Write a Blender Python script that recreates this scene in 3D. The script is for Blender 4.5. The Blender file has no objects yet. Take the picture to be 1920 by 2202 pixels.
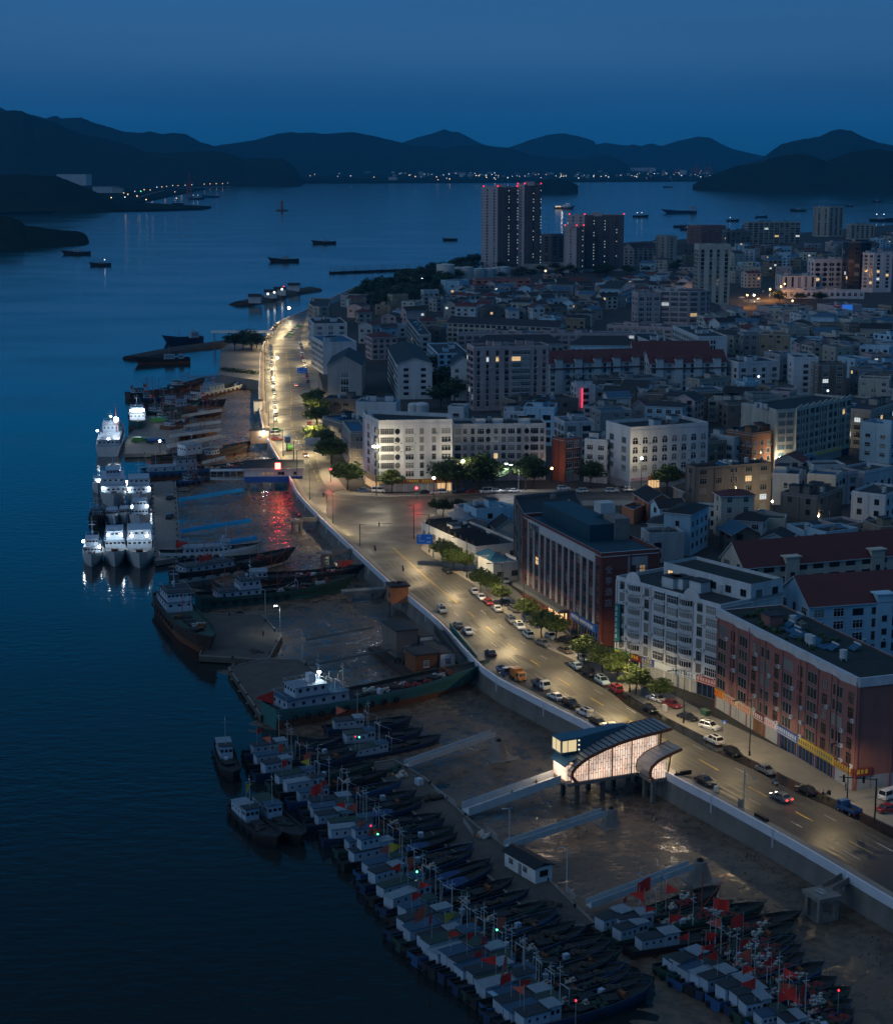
HAZE_D = 3.5e-5; POW = 9000.0
import bpy, math, random
from mathutils import Vector, noise
from mathutils.geometry import tessellate_polygon
rnd = random.Random(11)
sc = bpy.context.scene
COL = sc.collection
PI = math.pi
R = math.radians
# ---------------------------------------------------------------- camera
FPX, CX, CY, CAMH = 3857.0, 960.0, 1101.0, 115.0
PIT = math.atan((CY - 335.0) / FPX)
cam = bpy.data.cameras.new('camera'); cam.sensor_fit = 'HORIZONTAL'; cam.sensor_width = 36
cam.lens = 36 * FPX / 1920; cam.clip_start = 1; cam.clip_end = 80000
camo = bpy.data.objects.new('camera', cam); COL.objects.link(camo)
camo.location = (0, 0, CAMH); camo.rotation_euler = (PI / 2 - PIT, 0, 0); sc.camera = camo
# surveying: a reading in the photograph -> a place on a level plane of the world (height z above the road)
WIN = dict(A=(0,200,.35714),B=(640,200,.35714),C=(1280,200,.35714),D=(100,600,.33482),E=(640,600,.35714),F=(1280,600,.35714),
  G=(150,1000,.30692),H=(640,1000,.30134),I=(1000,1000,.27902),J=(1420,1000,.27902),K=(450,1350,.30692),L=(900,1350,.33482),
  M=(1400,1350,.29018),N=(450,1550,.30692),O=(700,1700,.33482),Q=(1250,1700,.37388),R=(150,800,.21902),S=(550,650,.1703),
  T=(1180,1520,.16741),U=(1560,1450,.16741),V=(1320,1300,.16741),P=(0,0,1.07143))
def at(w, x, y, z=0.0):
    a, b, s = WIN[w]
    u = (a + x * s - CX) / FPX; v = (CY - (b + y * s)) / FPX
    t = (z - CAMH) / (-math.sin(PIT) + v * math.cos(PIT))
    return Vector((u * t, (math.cos(PIT) + v * math.sin(PIT)) * t, z))
def atd(w, x, y, dist):
    a, b, s = WIN[w]
    u = (a + x * s - CX) / FPX; v = (CY - (b + y * s)) / FPX
    t = dist / (math.cos(PIT) + v * math.sin(PIT))
    return Vector((u * t, dist, CAMH + (-math.sin(PIT) + v * math.cos(PIT)) * t))
# ---------------------------------------------------------------- materials
MATS = {}
def mat(name, col, rough=.7, metal=0, spec=.4, nz=None, streak=0, emit=None, es=0, alpha_island=0, bump=0, coat=0, objvar=0):
    """nz=(scale, amount, second colour)"""
    if name in MATS: return MATS[name]
    m = bpy.data.materials.new(name); m.use_nodes = True; MATS[name] = m
    nt = m.node_tree; N = nt.nodes; L = nt.links; b = N['Principled BSDF']
    b.inputs['Base Color'].default_value = (*col, 1); b.inputs['Roughness'].default_value = rough
    b.inputs['Metallic'].default_value = metal; b.inputs['Specular IOR Level'].default_value = spec
    if coat: b.inputs['Coat Weight'].default_value = coat
    src = None
    if nz or streak:
        tc = N.new('ShaderNodeTexCoord')
        n = N.new('ShaderNodeTexNoise'); n.inputs['Scale'].default_value = nz[0] if nz else .4
        n.inputs['Detail'].default_value = 6; n.inputs['Roughness'].default_value = .65
        mp = N.new('ShaderNodeMapping')
        if streak: mp.inputs['Scale'].default_value = (1, 1, .18)
        L.new(tc.outputs['Object'], mp.inputs['Vector']); L.new(mp.outputs[0], n.inputs['Vector'])
        rp = N.new('ShaderNodeMapRange'); rp.inputs[1].default_value = .35; rp.inputs[2].default_value = .68
        L.new(n.outputs['Fac'], rp.inputs[0])
        mx = N.new('ShaderNodeMixRGB'); mx.inputs[1].default_value = (*col, 1)
        c2 = nz[2] if nz and len(nz) > 2 else tuple(c * .45 for c in col)
        mx.inputs[2].default_value = (*c2, 1)
        ml = N.new('ShaderNodeMath'); ml.operation = 'MULTIPLY'; ml.inputs[1].default_value = nz[1] if nz else streak
        L.new(rp.outputs[0], ml.inputs[0]); L.new(ml.outputs[0], mx.inputs[0])
        src = mx.outputs[0]
        if bump:
            bp = N.new('ShaderNodeBump'); bp.inputs['Strength'].default_value = bump; bp.inputs['Distance'].default_value = .3
            L.new(n.outputs['Fac'], bp.inputs['Height']); L.new(bp.outputs[0], b.inputs['Normal'])
    if alpha_island or objvar:
        if alpha_island:
            g = N.new('ShaderNodeNewGeometry'); o = g.outputs['Random Per Island']
        else:
            g = N.new('ShaderNodeObjectInfo'); o = g.outputs['Random']
        hs = N.new('ShaderNodeHueSaturation'); v = alpha_island or objvar
        mr = N.new('ShaderNodeMapRange'); mr.inputs[3].default_value = 1 - v; mr.inputs[4].default_value = 1 + v
        L.new(o, mr.inputs[0]); L.new(mr.outputs[0], hs.inputs['Value'])
        if src: L.new(src, hs.inputs['Color'])
        else: hs.inputs['Color'].default_value = (*col, 1)
        src = hs.outputs[0]
    if src: L.new(src, b.inputs['Base Color'])
    if emit:
        b.inputs['Emission Color'].default_value = (*emit, 1); b.inputs['Emission Strength'].default_value = es
    return m
def wallm(name, c, s=.55): return mat(name, c, .85, nz=(.35, s, tuple(x * .5 for x in c)), streak=1, objvar=.08)
WHITE = wallm('white_render', (.60,.61,.62)); CREAM = wallm('cream_render', (.55,.50,.42)); GREYW = wallm('grey_render', (.34,.34,.34))
BEIGE = wallm('beige_render', (.42,.37,.31)); PINKW = wallm('pink_render', (.54,.40,.385)); BROWNW = wallm('brown_render', (.20,.165,.14))
ORANGEW = wallm('orange_brick', (.42,.17,.085)); REDB = wallm('red_brick_tile', (.30,.125,.108), .4); DKRED = wallm('dark_red_brick', (.16,.05,.042), .3)
BLUEW = wallm('pale_blue_render', (.42,.62,.74)); DGREY = wallm('dark_grey_render', (.15,.155,.16)); OCHRE = wallm('ochre_render', (.30,.235,.16))
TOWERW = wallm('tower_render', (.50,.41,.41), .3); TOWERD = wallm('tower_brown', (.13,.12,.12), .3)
RIM = mat('parapet_paint', (.55,.57,.60), .7, nz=(.5,.4))
ROOFF = mat('felt_roof', (.036,.042,.048), .8, nz=(.25,.8,(.014,.017,.02)))
ROOFB = mat('blue_sheet_roof', (.022,.10,.18), .55, nz=(.3,.6,(.02,.05,.08)))
ROOFG = mat('grey_tile_roof', (.024,.028,.033), .7, nz=(.5,.6,(.012,.014,.017)))
ROOFK = mat('black_tile_roof', (.012,.013,.015), .7, nz=(.5,.6,(.006,.006,.007)))
ROOFR = mat('red_tile_roof', (.105,.022,.021), .7, nz=(.4,.6,(.05,.013,.013)))
ROOFM = mat('moss_roof', (.016,.026,.02), .9, nz=(.5,.8,(.035,.042,.045)))
CONC = mat('concrete', (.22,.20,.18), .85, nz=(.5,.7,(.11,.10,.09)))
CONCD = mat('dark_concrete', (.095,.085,.072), .9, nz=(.3,.7,(.045,.04,.034)))
CONCL = mat('pale_concrete', (.50,.50,.50), .8, nz=(.6,.4,(.34,.34,.34)))
STEELD = mat('black_steel', (.018,.018,.02), .5, .3)
STEELG = mat('galvanised_steel', (.38,.39,.40), .5, .5)
RUST = mat('rusty_steel', (.20,.075,.035), .8, nz=(1.2,.7,(.08,.035,.02)))
WPAINT = mat('white_paint', (.66,.67,.68), .45, nz=(.9,.35,(.42,.40,.37)))
GLASSD = mat('dark_glass', (.016,.02,.024), .12, spec=.6, objvar=.5)
GLASSB = mat('blue_glass', (.02,.09,.17), .15, spec=.6)
CURT = mat('curtained_glass', (.16,.16,.15), .35, spec=.5, objvar=.4)
FRAMEW = mat('white_frame', (.55,.56,.57), .5); FRAMEG = mat('grey_frame', (.20,.21,.21), .5); FRAMEK = mat('dark_frame', (.05,.05,.05), .5)
FRAMEB = mat('brown_frame', (.13,.07,.04), .5)
def lit(name, c, s): return mat(name, (.05,.05,.05), .5, emit=c, es=s)
LITW = lit('lit_room_warm', (1,.66,.30), .9); LITC = lit('lit_room_white', (.85,.95,1), .75); LITD = lit('lit_room_dim', (1,.62,.33), .22)
FLW = lit('far_lamp_white',(.8,.92,1),2.2); FLO = lit('far_lamp_warm',(1,.75,.42),2.4)
LAMPW = lit('lamp_warm', (1,.80,.48), 45); LAMPC = lit('lamp_white', (.9,.97,1), 40); LAMPO = lit('lamp_amber', (1,.50,.12), 18)
NEONR = lit('red_signal', (1,.03,.04), 12); DOTR = lit('red_beacon', (1,.03,.06), 2.5); DOTG = lit('green_beacon', (.1,1,.35), 6); DOTW = lit('stair_light', (.85,.97,1), .55)
# ---------------------------------------------------------------- mesh builder
class MB:
    def __init__(s): s.v = []; s.f = []; s.m = []
    def face(s, pts, m=0):
        n = len(s.v); s.v += [tuple(p) for p in pts]; s.f.append(tuple(range(n, n + len(pts)))); s.m.append(m)
    def box(s, x0, y0, z0, x1, y1, z1, m=0):
        n = len(s.v)
        s.v += [(x0,y0,z0),(x1,y0,z0),(x1,y1,z0),(x0,y1,z0),(x0,y0,z1),(x1,y0,z1),(x1,y1,z1),(x0,y1,z1)]
        for q in ((0,3,2,1),(4,5,6,7),(0,1,5,4),(1,2,6,5),(2,3,7,6),(3,0,4,7)):
            s.f.append(tuple(n + i for i in q)); s.m.append(m)
    def bar(s, p, q, w, h=None, m=0):
        """square bar between two points"""
        p = Vector(p); q = Vector(q); h = h or w; d = (q - p)
        if d.length < 1e-6: return
        d.normalize(); up = Vector((0,0,1)) if abs(d.z) < .95 else Vector((1,0,0))
        a = d.cross(up).normalized() * w / 2; b = a.cross(d).normalized() * h / 2
        n = len(s.v)
        for c in (p, q): s.v += [tuple(c - a - b), tuple(c + a - b), tuple(c + a + b), tuple(c - a + b)]
        for f in ((0,1,2,3),(7,6,5,4),(0,4,5,1),(1,5,6,2),(2,6,7,3),(3,7,4,0)):
            s.f.append(tuple(n + i for i in f)); s.m.append(m)
    def tube(s, pts, r, k=6, m=0, r1=None, cap=True):
        pts = [Vector(p) for p in pts]; n0 = len(s.v); L = len(pts)
        for i, p in enumerate(pts):
            d = (pts[min(i+1, L-1)] - pts[max(i-1, 0)]).normalized()
            up = Vector((0,0,1)) if abs(d.z) < .9 else Vector((1,0,0))
            a = d.cross(up).normalized(); b = d.cross(a).normalized()
            rr = r if r1 is None else r + (r1 - r) * i / max(1, L - 1)
            for j in range(k):
                t = 2 * PI * j / k
                s.v.append(tuple(p + (a * math.cos(t) + b * math.sin(t)) * rr))
        for i in range(L - 1):
            for j in range(k):
                s.f.append((n0+i*k+j, n0+i*k+(j+1)%k, n0+(i+1)*k+(j+1)%k, n0+(i+1)*k+j)); s.m.append(m)
        if cap:
            s.f.append(tuple(n0 + j for j in range(k))); s.m.append(m)
            s.f.append(tuple(n0 + (L-1)*k + j for j in reversed(range(k)))); s.m.append(m)
    def prism(s, poly, z0, z1, m=0, mt=None, bottom=False):
        n = len(poly); k = len(s.v)
        s.v += [(p[0], p[1], z0) for p in poly] + [(p[0], p[1], z1) for p in poly]
        for i in range(n):
            j = (i + 1) % n; s.f.append((k+i, k+j, k+n+j, k+n+i)); s.m.append(m)
        for t in tessellate_polygon([[Vector((p[0], p[1], 0)) for p in poly]]):
            s.f.append(tuple(k + n + i for i in t)); s.m.append(m if mt is None else mt)
            if bottom: s.f.append(tuple(k + i for i in reversed(t))); s.m.append(m)
    def loft(s, secs, m=0, close=False, caps=True):
        k = len(secs[0]); n0 = len(s.v)
        for q in secs: s.v += [tuple(p) for p in q]
        for i in range(len(secs) - 1):
            for j in range(k if close else k - 1):
                s.f.append((n0+i*k+j, n0+i*k+(j+1)%k, n0+(i+1)*k+(j+1)%k, n0+(i+1)*k+j)); s.m.append(m)
        if caps:
            s.f.append(tuple(n0 + j for j in range(k))); s.m.append(m)
            s.f.append(tuple(n0 + (len(secs)-1)*k + j for j in reversed(range(k)))); s.m.append(m)
    def ball(s, c, r, m=0, k=8, h=5, sz=1):
        n0 = len(s.v)
        for i in range(h + 1):
            ph = PI * i / h
            for j in range(k):
                t = 2 * PI * j / k
                s.v.append((c[0]+r*math.sin(ph)*math.cos(t), c[1]+r*math.sin(ph)*math.sin(t), c[2]+r*sz*math.cos(ph)))
        for i in range(h):
            for j in range(k):
                s.f.append((n0+i*k+j, n0+(i+1)*k+j, n0+(i+1)*k+(j+1)%k, n0+i*k+(j+1)%k)); s.m.append(m)
    def torus(s, c, R_, r, axis='x', m=0, k=10, h=5):
        n0 = len(s.v)
        for i in range(k):
            t = 2*PI*i/k
            for j in range(h):
                u = 2*PI*j/h; rr = R_ + r*math.cos(u)
                p = (rr*math.cos(t), r*math.sin(u), rr*math.sin(t))
                if axis == 'x': p = (p[1], p[0], p[2])
                if axis == 'z': p = (p[0], p[2], p[1])
                s.v.append((c[0]+p[0], c[1]+p[1], c[2]+p[2]))
        for i in range(k):
            for j in range(h):
                s.f.append((n0+i*h+j, n0+((i+1)%k)*h+j, n0+((i+1)%k)*h+(j+1)%h, n0+i*h+(j+1)%h)); s.m.append(m)
    def mesh(s, name, mats, smooth=False, flip=True):
        me = bpy.data.meshes.new(name); me.from_pydata(s.v, [], s.f)
        for mm in (mats if isinstance(mats, (list, tuple)) else [mats]): me.materials.append(mm)
        me.polygons.foreach_set('material_index', s.m)
        if flip:
            import bmesh
            b = bmesh.new(); b.from_mesh(me); bmesh.ops.recalc_face_normals(b, faces=b.faces); b.to_mesh(me); b.free()
        if smooth: me.polygons.foreach_set('use_smooth', [True] * len(me.polygons))
        me.update(); return me
    def obj(s, name, mats, parent=None, smooth=False, loc=None, rot=None, flip=True):
        return link(name, s.mesh(name, mats, smooth, flip), parent, loc, rot)
def link(name, data, parent=None, loc=None, rot=None, scale=None):
    o = bpy.data.objects.new(name, data); COL.objects.link(o)
    if parent: o.parent = parent
    if loc is not None: o.location = loc
    if rot is not None: o.rotation_euler = (0, 0, rot) if isinstance(rot, (int, float)) else rot
    if scale: o.scale = scale
    return o
USED = {}
def tag(o, label, cat, group=None, kind=None):
    if kind: o['kind'] = kind; return o
    USED.setdefault(label, []).append(o)
    o['label'] = label; o['category'] = cat
    if group: o['group'] = group
    return o
def thing(name, label, cat, loc=(0,0,0), rot=0, group=None):
    return tag(link(name, None, None, loc, rot), label, cat, group)
def kidsof(o):
    return KIDS.get(o.name, [])
def copytree(o, loc, rot, label, scale=None):
    """a copy of a thing with copies of its parts and sub-parts"""
    c = o.copy(); COL.objects.link(c); c.location = loc; c.rotation_euler = (0, 0, rot)
    if scale: c.scale = scale
    c['label'] = label; USED.setdefault(label, []).append(c)
    for ch in o.children:
        k = ch.copy(); COL.objects.link(k); k.parent = c
        for g in ch.children:
            q = g.copy(); COL.objects.link(q); q.parent = k
    return c
ORD = ('first second third fourth fifth sixth seventh eighth ninth tenth eleventh twelfth thirteenth fourteenth fifteenth sixteenth seventeenth '
       'eighteenth nineteenth twentieth twenty-first twenty-second twenty-third twenty-fourth twenty-fifth twenty-sixth twenty-seventh twenty-eighth twenty-ninth thirtieth '
       'thirty-first thirty-second thirty-third thirty-fourth thirty-fifth thirty-sixth thirty-seventh thirty-eighth thirty-ninth fortieth forty-first forty-second forty-third').split()
def lamp(kind, loc, power, col, parent=None, rad=.15, angle=150, blend=.6, rot=None):
    l = bpy.data.lights.new('lamp_light', kind); l.energy = power; l.color = col
    l.shadow_soft_size = rad
    if kind == 'SPOT': l.spot_size = R(angle); l.spot_blend = blend
    o = bpy.data.objects.new('lamp_light', l); COL.objects.link(o); o.location = loc
    if parent: o.parent = parent
    if rot: o.rotation_euler = rot
    return o
# ================================================================ SETTING
w = bpy.data.worlds.new('World'); sc.world = w; w.use_nodes = True
N = w.node_tree.nodes; L = w.node_tree.links; bg = N['Background']
sky = N.new('ShaderNodeTexSky'); sky.sky_type = 'NISHITA'; sky.sun_disc = False
sky.sun_elevation = R(1.5); sky.sun_rotation = R(-110); sky.altitude = 100
tc = N.new('ShaderNodeTexCoord'); sp = N.new('ShaderNodeSeparateXYZ'); L.new(tc.outputs['Generated'], sp.inputs[0])
rp = N.new('ShaderNodeValToRGB'); L.new(sp.outputs['Z'], rp.inputs[0])
SKYR = [(0.0,(.006,.085,.225)),(.018,(.010,.106,.275)),(.03,(.020,.114,.290)),(.055,(.037,.134,.305)),(.088,(.032,.138,.330)),(.12,(.004,.178,.46)),(.17,(.001,.175,.46)),(.28,(.001,.092,.235)),(.46,(.003,.024,.056)),(.75,(.10,.185,.32)),(1.0,(.18,.285,.46))]
el = rp.color_ramp.elements
el[0].position, el[0].color = SKYR[0][0], (*SKYR[0][1], 1); el[1].position, el[1].color = SKYR[-1][0], (*SKYR[-1][1], 1)
for p_, c_ in SKYR[1:-1]:
    e = el.new(p_); e.color = (*c_, 1)
mx = N.new('ShaderNodeMixRGB'); mx.blend_type = 'ADD'; mx.inputs[0].default_value = .0004
cn = N.new('ShaderNodeTexNoise'); cn.inputs['Scale'].default_value = 3.0; cn.inputs['Detail'].default_value = 4; cmp_ = N.new('ShaderNodeMapping'); cmp_.inputs['Scale'].default_value = (1,1,9)
L.new(tc.outputs['Generated'], cmp_.inputs[0]); L.new(cmp_.outputs[0], cn.inputs['Vector']); cr_ = N.new('ShaderNodeMapRange'); cr_.inputs[1].default_value = .3; cr_.inputs[2].default_value = .7; cr_.inputs[3].default_value = .92; cr_.inputs[4].default_value = 1.08
L.new(cn.outputs['Fac'], cr_.inputs[0]); cm_ = N.new('ShaderNodeMixRGB'); cm_.blend_type = 'MULTIPLY'; cm_.inputs[0].default_value = 1; L.new(rp.outputs[0], cm_.inputs[1]); L.new(cr_.outputs[0], cm_.inputs[2]); L.new(cm_.outputs[0], mx.inputs[1]); L.new(sky.outputs[0], mx.inputs[2]); L.new(mx.outputs[0], bg.inputs[0]); bg.inputs[1].default_value = 1.0
sun = bpy.data.lights.new('afterglow', 'SUN'); sun.energy = .55; sun.angle = R(50); sun.color = (.66,.82,1)
so = bpy.data.objects.new('afterglow', sun); COL.objects.link(so); so.rotation_euler = (R(76), 0, R(-62))
sc.view_settings.view_transform = 'Standard'; sc.view_settings.look = 'None'; sc.view_settings.exposure = 0; sc.view_settings.gamma = 1
sc.cycles.max_bounces = 5; sc.cycles.diffuse_bounces = 2; sc.cycles.glossy_bounces = 3; sc.cycles.transmission_bounces = 2; sc.cycles.volume_bounces = 0
sc.cycles.caustics_reflective = False; sc.cycles.caustics_refractive = False; sc.cycles.sample_clamp_indirect = 3
# haze
hz = bpy.data.materials.new('haze_air'); hz.use_nodes = True; hz.node_tree.nodes.remove(hz.node_tree.nodes['Principled BSDF'])
pv = hz.node_tree.nodes.new('ShaderNodeVolumePrincipled'); pv.inputs['Density'].default_value = HAZE_D
pv.inputs['Color'].default_value = (.05,.55,1,1); pv.inputs['Anisotropy'].default_value = .0
hz.node_tree.links.new(pv.outputs[0], hz.node_tree.nodes['Material Output'].inputs['Volume'])
b = MB(); b.box(-19000, -2500, -12, 19000, 24000, 900); o = b.obj('haze', hz); tag(o, '', '', kind='stuff')
# sea
ZW = -5.5
m = bpy.data.materials.new('sea_water'); m.use_nodes = True; nt = m.node_tree; N = nt.nodes; L = nt.links; bs = N['Principled BSDF']
bs.inputs['Base Color'].default_value = (.016,.019,.018,1); bs.inputs['Roughness'].default_value = .09; bs.inputs['IOR'].default_value = 1.33
tc = N.new('ShaderNodeTexCoord')
def nzn(scale, sx, det):
    mp = N.new('ShaderNodeMapping'); mp.inputs['Scale'].default_value = (scale * sx, scale, scale); mp.inputs['Rotation'].default_value = (0,0,R(14))
    n = N.new('ShaderNodeTexNoise'); n.inputs['Scale'].default_value = 1; n.inputs['Detail'].default_value = det
    L.new(tc.outputs['Object'], mp.inputs[0]); L.new(mp.outputs[0], n.inputs['Vector']); return n
n1 = nzn(.42, .55, 3); n2 = nzn(.012, .5, 3); n3 = nzn(1.3, .7, 2)
ad = N.new('ShaderNodeMath'); ad.operation = 'MULTIPLY_ADD'; ad.inputs[1].default_value = .22
L.new(n3.outputs['Fac'], ad.inputs[0]); L.new(n1.outputs['Fac'], ad.inputs[2])
bp = N.new('ShaderNodeBump'); bp.inputs['Strength'].default_value = .35; bp.inputs['Distance'].default_value = .5
st = N.new('ShaderNodeMapRange'); st.inputs[1].default_value = .38; st.inputs[2].default_value = .62; st.inputs[3].default_value = .08; st.inputs[4].default_value = .30
L.new(n2.outputs['Fac'], st.inputs[0]); L.new(st.outputs[0], bp.inputs['Strength'])
L.new(ad.outputs[0], bp.inputs['Height']); L.new(bp.outputs[0], bs.inputs['Normal'])
b = MB(); b.face([(-18500,-2000,ZW),(18500,-2000,ZW),(18500,23500,ZW),(-18500,23500,ZW)]); o = b.obj('sea', m); tag(o,'','',kind='structure')
# ---- lines read from the photograph
WALLP = [(1900,1863),(1792,1805),(1600,1692),(1430,1598),(1335,1548),(1209,1468),(1060,1392),(971,1340),(887,1252),(817,1193),(783,1168),(708,1099),(642,1036),(597,987),(581,955),(537,879),(523,829),(521,763),(527,690),(535,655)]
WALL = [at('P', x, y, 1.0) for x, y in WALLP]
WALL[-2:] = [Vector((-112, 1090, 1)), Vector((-118, 1250, 1))]
WALL += [Vector((-108, 1345, 1)), Vector((-82, 1600, 1))]
def resample(pts, step):
    # smooth Catmull-Rom resample
    out = []
    for i in range(len(pts) - 1):
        p0 = pts[max(i-1,0)]; p1 = pts[i]; p2 = pts[i+1]; p3 = pts[min(i+2, len(pts)-1)]
        n = max(1, int((p2 - p1).length / step))
        for k in range(n):
            t = k / n
            out.append(.5*((2*p1)+(-p0+p2)*t+(2*p0-5*p1+4*p2-p3)*t*t+(-p0+3*p1-3*p2+p3)*t**3))
    out.append(pts[-1]); return out
def offset(pts, d):
    """to the seaward (left of travel near->far) side by d"""
    out = []
    for i, p in enumerate(pts):
        t = (pts[min(i+1,len(pts)-1)] - pts[max(i-1,0)]); t.z = 0; t.normalize()
        out.append(p + Vector((-t.y, t.x, 0)) * d)
    return out
WALL.insert(0, WALL[0] + (WALL[0]-WALL[1]).normalized()*70)
WS = resample(WALL, 6)
def wall_dist(x, y):
    best = 1e9; sgn = 1
    for i in range(0, len(WSC) - 1):
        ax, ay = WSC[i]; bx, by = WSC[i+1]; dx = bx-ax; dy = by-ay
        t = max(0, min(1, ((x-ax)*dx + (y-ay)*dy) / (dx*dx+dy*dy)))
        qx = ax+dx*t-x; qy = ay+dy*t-y; d = qx*qx+qy*qy
        if d < best: best = d; sgn = 1 if (dx*(y-ay)-dy*(x-ax)) > 0 else -1
    return math.sqrt(best) * sgn
WSC = [(p.x, p.y) for p in WS[::3]]
KERBP = [(1900,1712),(1792,1661),(1591,1566),(1453,1498),(1327,1435),(1256,1391),(1153,1327),(1071,1285),(963,1184),(890,1136),(845,1102)]
KERB = [at('P', x, y) for x, y in KERBP]; KERB.insert(0, KERB[0] + (KERB[0]-KERB[1]).normalized()*70); KERB = resample(KERB, 6)
CORN = resample([at('P', x, y) for x, y in ((845,1102),(852,1075),(862,1045),(880,1022),(905,1012),(1000,1008),(1120,1006),(1320,1004))], 4)
NORTH = resample([at('P', x, y) for x, y in ((1320,986),(1019,990),(836,996),(755,997),(690,993),(662,984),(639,944),(625,861))], 4)
FARK = resample([at('P', x, y) for x, y in ((625,861),(624,781))] + [Vector((-91, 1120, 0)), Vector((-101, 1290, 0)), Vector((-106,1352,0))], 10)
# land (one sheet to the far coast)
LAND = mat('city_ground', (.04,.04,.038), .9, nz=(.02,.7,(.02,.021,.021)))
coast = [Vector(q) for q in ((-82,1600,0),(-70,1700,0),(20,1780,0),(60,2050,0),(250,2470,0),(560,2800,0),(900,3300,0),(1300,3300,0),(1300,100,0),(170,100,0))]
poly = [p for p in offset(WS, -.3)] + coast
b = MB(); b.prism([(p.x, p.y) for p in poly], -7, -.03, 0); o = b.obj('city_ground', LAND); tag(o,'','',kind='structure')
# road
m = mat('asphalt', (.058,.056,.052), .5, spec=.5, nz=(.12,.55,(.036,.035,.033)), bump=.0)
nt = m.node_tree; N = nt.nodes; L = nt.links; bs = N['Principled BSDF']
tc = N.new('ShaderNodeTexCoord'); n = N.new('ShaderNodeTexNoise'); n.inputs['Scale'].default_value = .09; n.inputs['Detail'].default_value = 5
L.new(tc.outputs['Object'], n.inputs['Vector']); mr = N.new('ShaderNodeMapRange'); mr.inputs[1].default_value = .42; mr.inputs[2].default_value = .62
mr.inputs[3].default_value = .40; mr.inputs[4].default_value = .68; L.new(n.outputs['Fac'], mr.inputs[0]); L.new(mr.outputs[0], bs.inputs['Roughness'])
PROM = 2.6
inner = offset(WS, -(PROM + .3))
road = inner + [Vector((-60,1600,0)), ] + list(reversed(FARK)) + list(reversed(NORTH)) + list(reversed(CORN)) + list(reversed(KERB))
b = MB(); b.prism([(p.x, p.y) for p in road], -.02, .0, 0)
o = b.obj('road', m); tag(o,'','',kind='structure')
# wet dark strip along the near kerb
wet = mat('wet_asphalt', (.008,.008,.008), .16, spec=.6, nz=(.4,.8,(.035,.034,.032)))
b = MB(); kk = [p for p in KERB if 255 < p.y < 405]; k2 = offset(kk, 3.4)
b.prism([(p.x+math.sin(i*1.7)*.5, p.y) for i, p in enumerate(k2)] + [(p.x-.02, p.y) for p in reversed(kk)], -.005, .006, 0); o = b.obj('wet_road_strip', wet); tag(o,'','',kind='structure')
# promenade + pavements (0.15 m kerbs)
PAVE = mat('paving', (.23,.215,.19), .75, nz=(.3,.5,(.14,.13,.115)))
REDP = mat('red_cycle_path', (.17,.085,.06), .8, nz=(.4,.4))
def strip(name, a, c, z0, z1, mt):
    b = MB(); b.prism([(p.x,p.y) for p in a] + [(p.x,p.y) for p in reversed(c)], z0, z1, 0); o = b.obj(name, mt); tag(o,'','',kind='structure'); return o
strip('promenade_pavement', offset(WS,-.4), inner, -.05, .15, PAVE)
strip('promenade_path', offset(WS,-.9), offset(WS,-1.5), .15, .156, REDP)
strip('pavement', KERB + CORN, offset(KERB + CORN, -9), -.05, .15, PAVE)
strip('pavement', NORTH + FARK, offset(NORTH + FARK, -6), -.05, .15, PAVE)
kk = [p for p in KERB if p.y < 318]; strip('plaza_pavement', offset(kk,-9.01), offset(kk,-30), -.05, .15, PAVE)
# seawall
t = thing('seawall', 'long curving concrete seawall between the road and the mud', 'seawall', (0,0,0))
SWC = mat('seawall_concrete', (.17,.16,.145), .85, nz=(.25,.8,(.09,.085,.075)), streak=1)
SWP = mat('seawall_paint', (.56,.59,.65), .7, nz=(.3,.45,(.40,.42,.46)))
def sweep(name, prof, mt, par):
    b = MB(); b.loft([[(p.x, p.y, z) for p, (d, z) in ((offset(WS, dd)[i], (dd, z)) for dd, z in prof)] for i in range(0)] or
      list(map(list, zip(*[[(p.x, p.y, z) for p in offset(WS, d)] for d, z in prof]))), 0, True, True)
    return b.obj(name, mt, par)
sweep('parapet', [(.05,-.5),(.25,-.5),(.3,1.1),(-.15,1.1),(-.15,.0),(.05,0)], SWP, t)
sweep('wall_face', [(0,-.45),(.18,-.5),(.3,-2.4),(1.5,-7.5),(-.2,-7.5),(-.2,-.5)], SWC, t)
b = MB(); ww = offset(WS, .32)
for i in range(0, len(ww)-1, 3):
    p = ww[i]; b = MB(); b.box(p.x-.12, p.y-.12, -2.2, p.x+.12, p.y+.12, 1.25); b.obj('pilaster', SWP, t)
# mud flat
MUD = bpy.data.materials.new('wet_mud'); MUD.use_nodes = True; nt = MUD.node_tree; N = nt.nodes; L = nt.links; bs = N['Principled BSDF']
tc = N.new('ShaderNodeTexCoord')
def mn(scale, det=6):
    n = N.new('ShaderNodeTexNoise'); n.inputs['Scale'].default_value = scale; n.inputs['Detail'].default_value = det; L.new(tc.outputs['Object'], n.inputs['Vector']); return n
a = mn(.07); c = mn(.5, 8)
cr = N.new('ShaderNodeValToRGB'); cr.color_ramp.elements[0].color = (.066,.046,.031,1); cr.color_ramp.elements[1].color = (.17,.118,.080,1)
cr.color_ramp.elements[0].position = .38; cr.color_ramp.elements[1].position = .66
mm = N.new('ShaderNodeMath'); mm.operation = 'MULTIPLY_ADD'; mm.inputs[1].default_value = .5; mm.inputs[2].default_value = .22
L.new(c.outputs['Fac'], mm.inputs[0]); m3 = N.new('ShaderNodeMath'); m3.operation = 'MULTIPLY_ADD'; m3.inputs[1].default_value = .55
L.new(a.outputs['Fac'], m3.inputs[0]); L.new(mm.outputs[0], m3.inputs[2]); mm.inputs[2].default_value = .0
L.new(m3.outputs[0], cr.inputs[0]); L.new(cr.outputs[0], bs.inputs['Base Color'])
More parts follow.
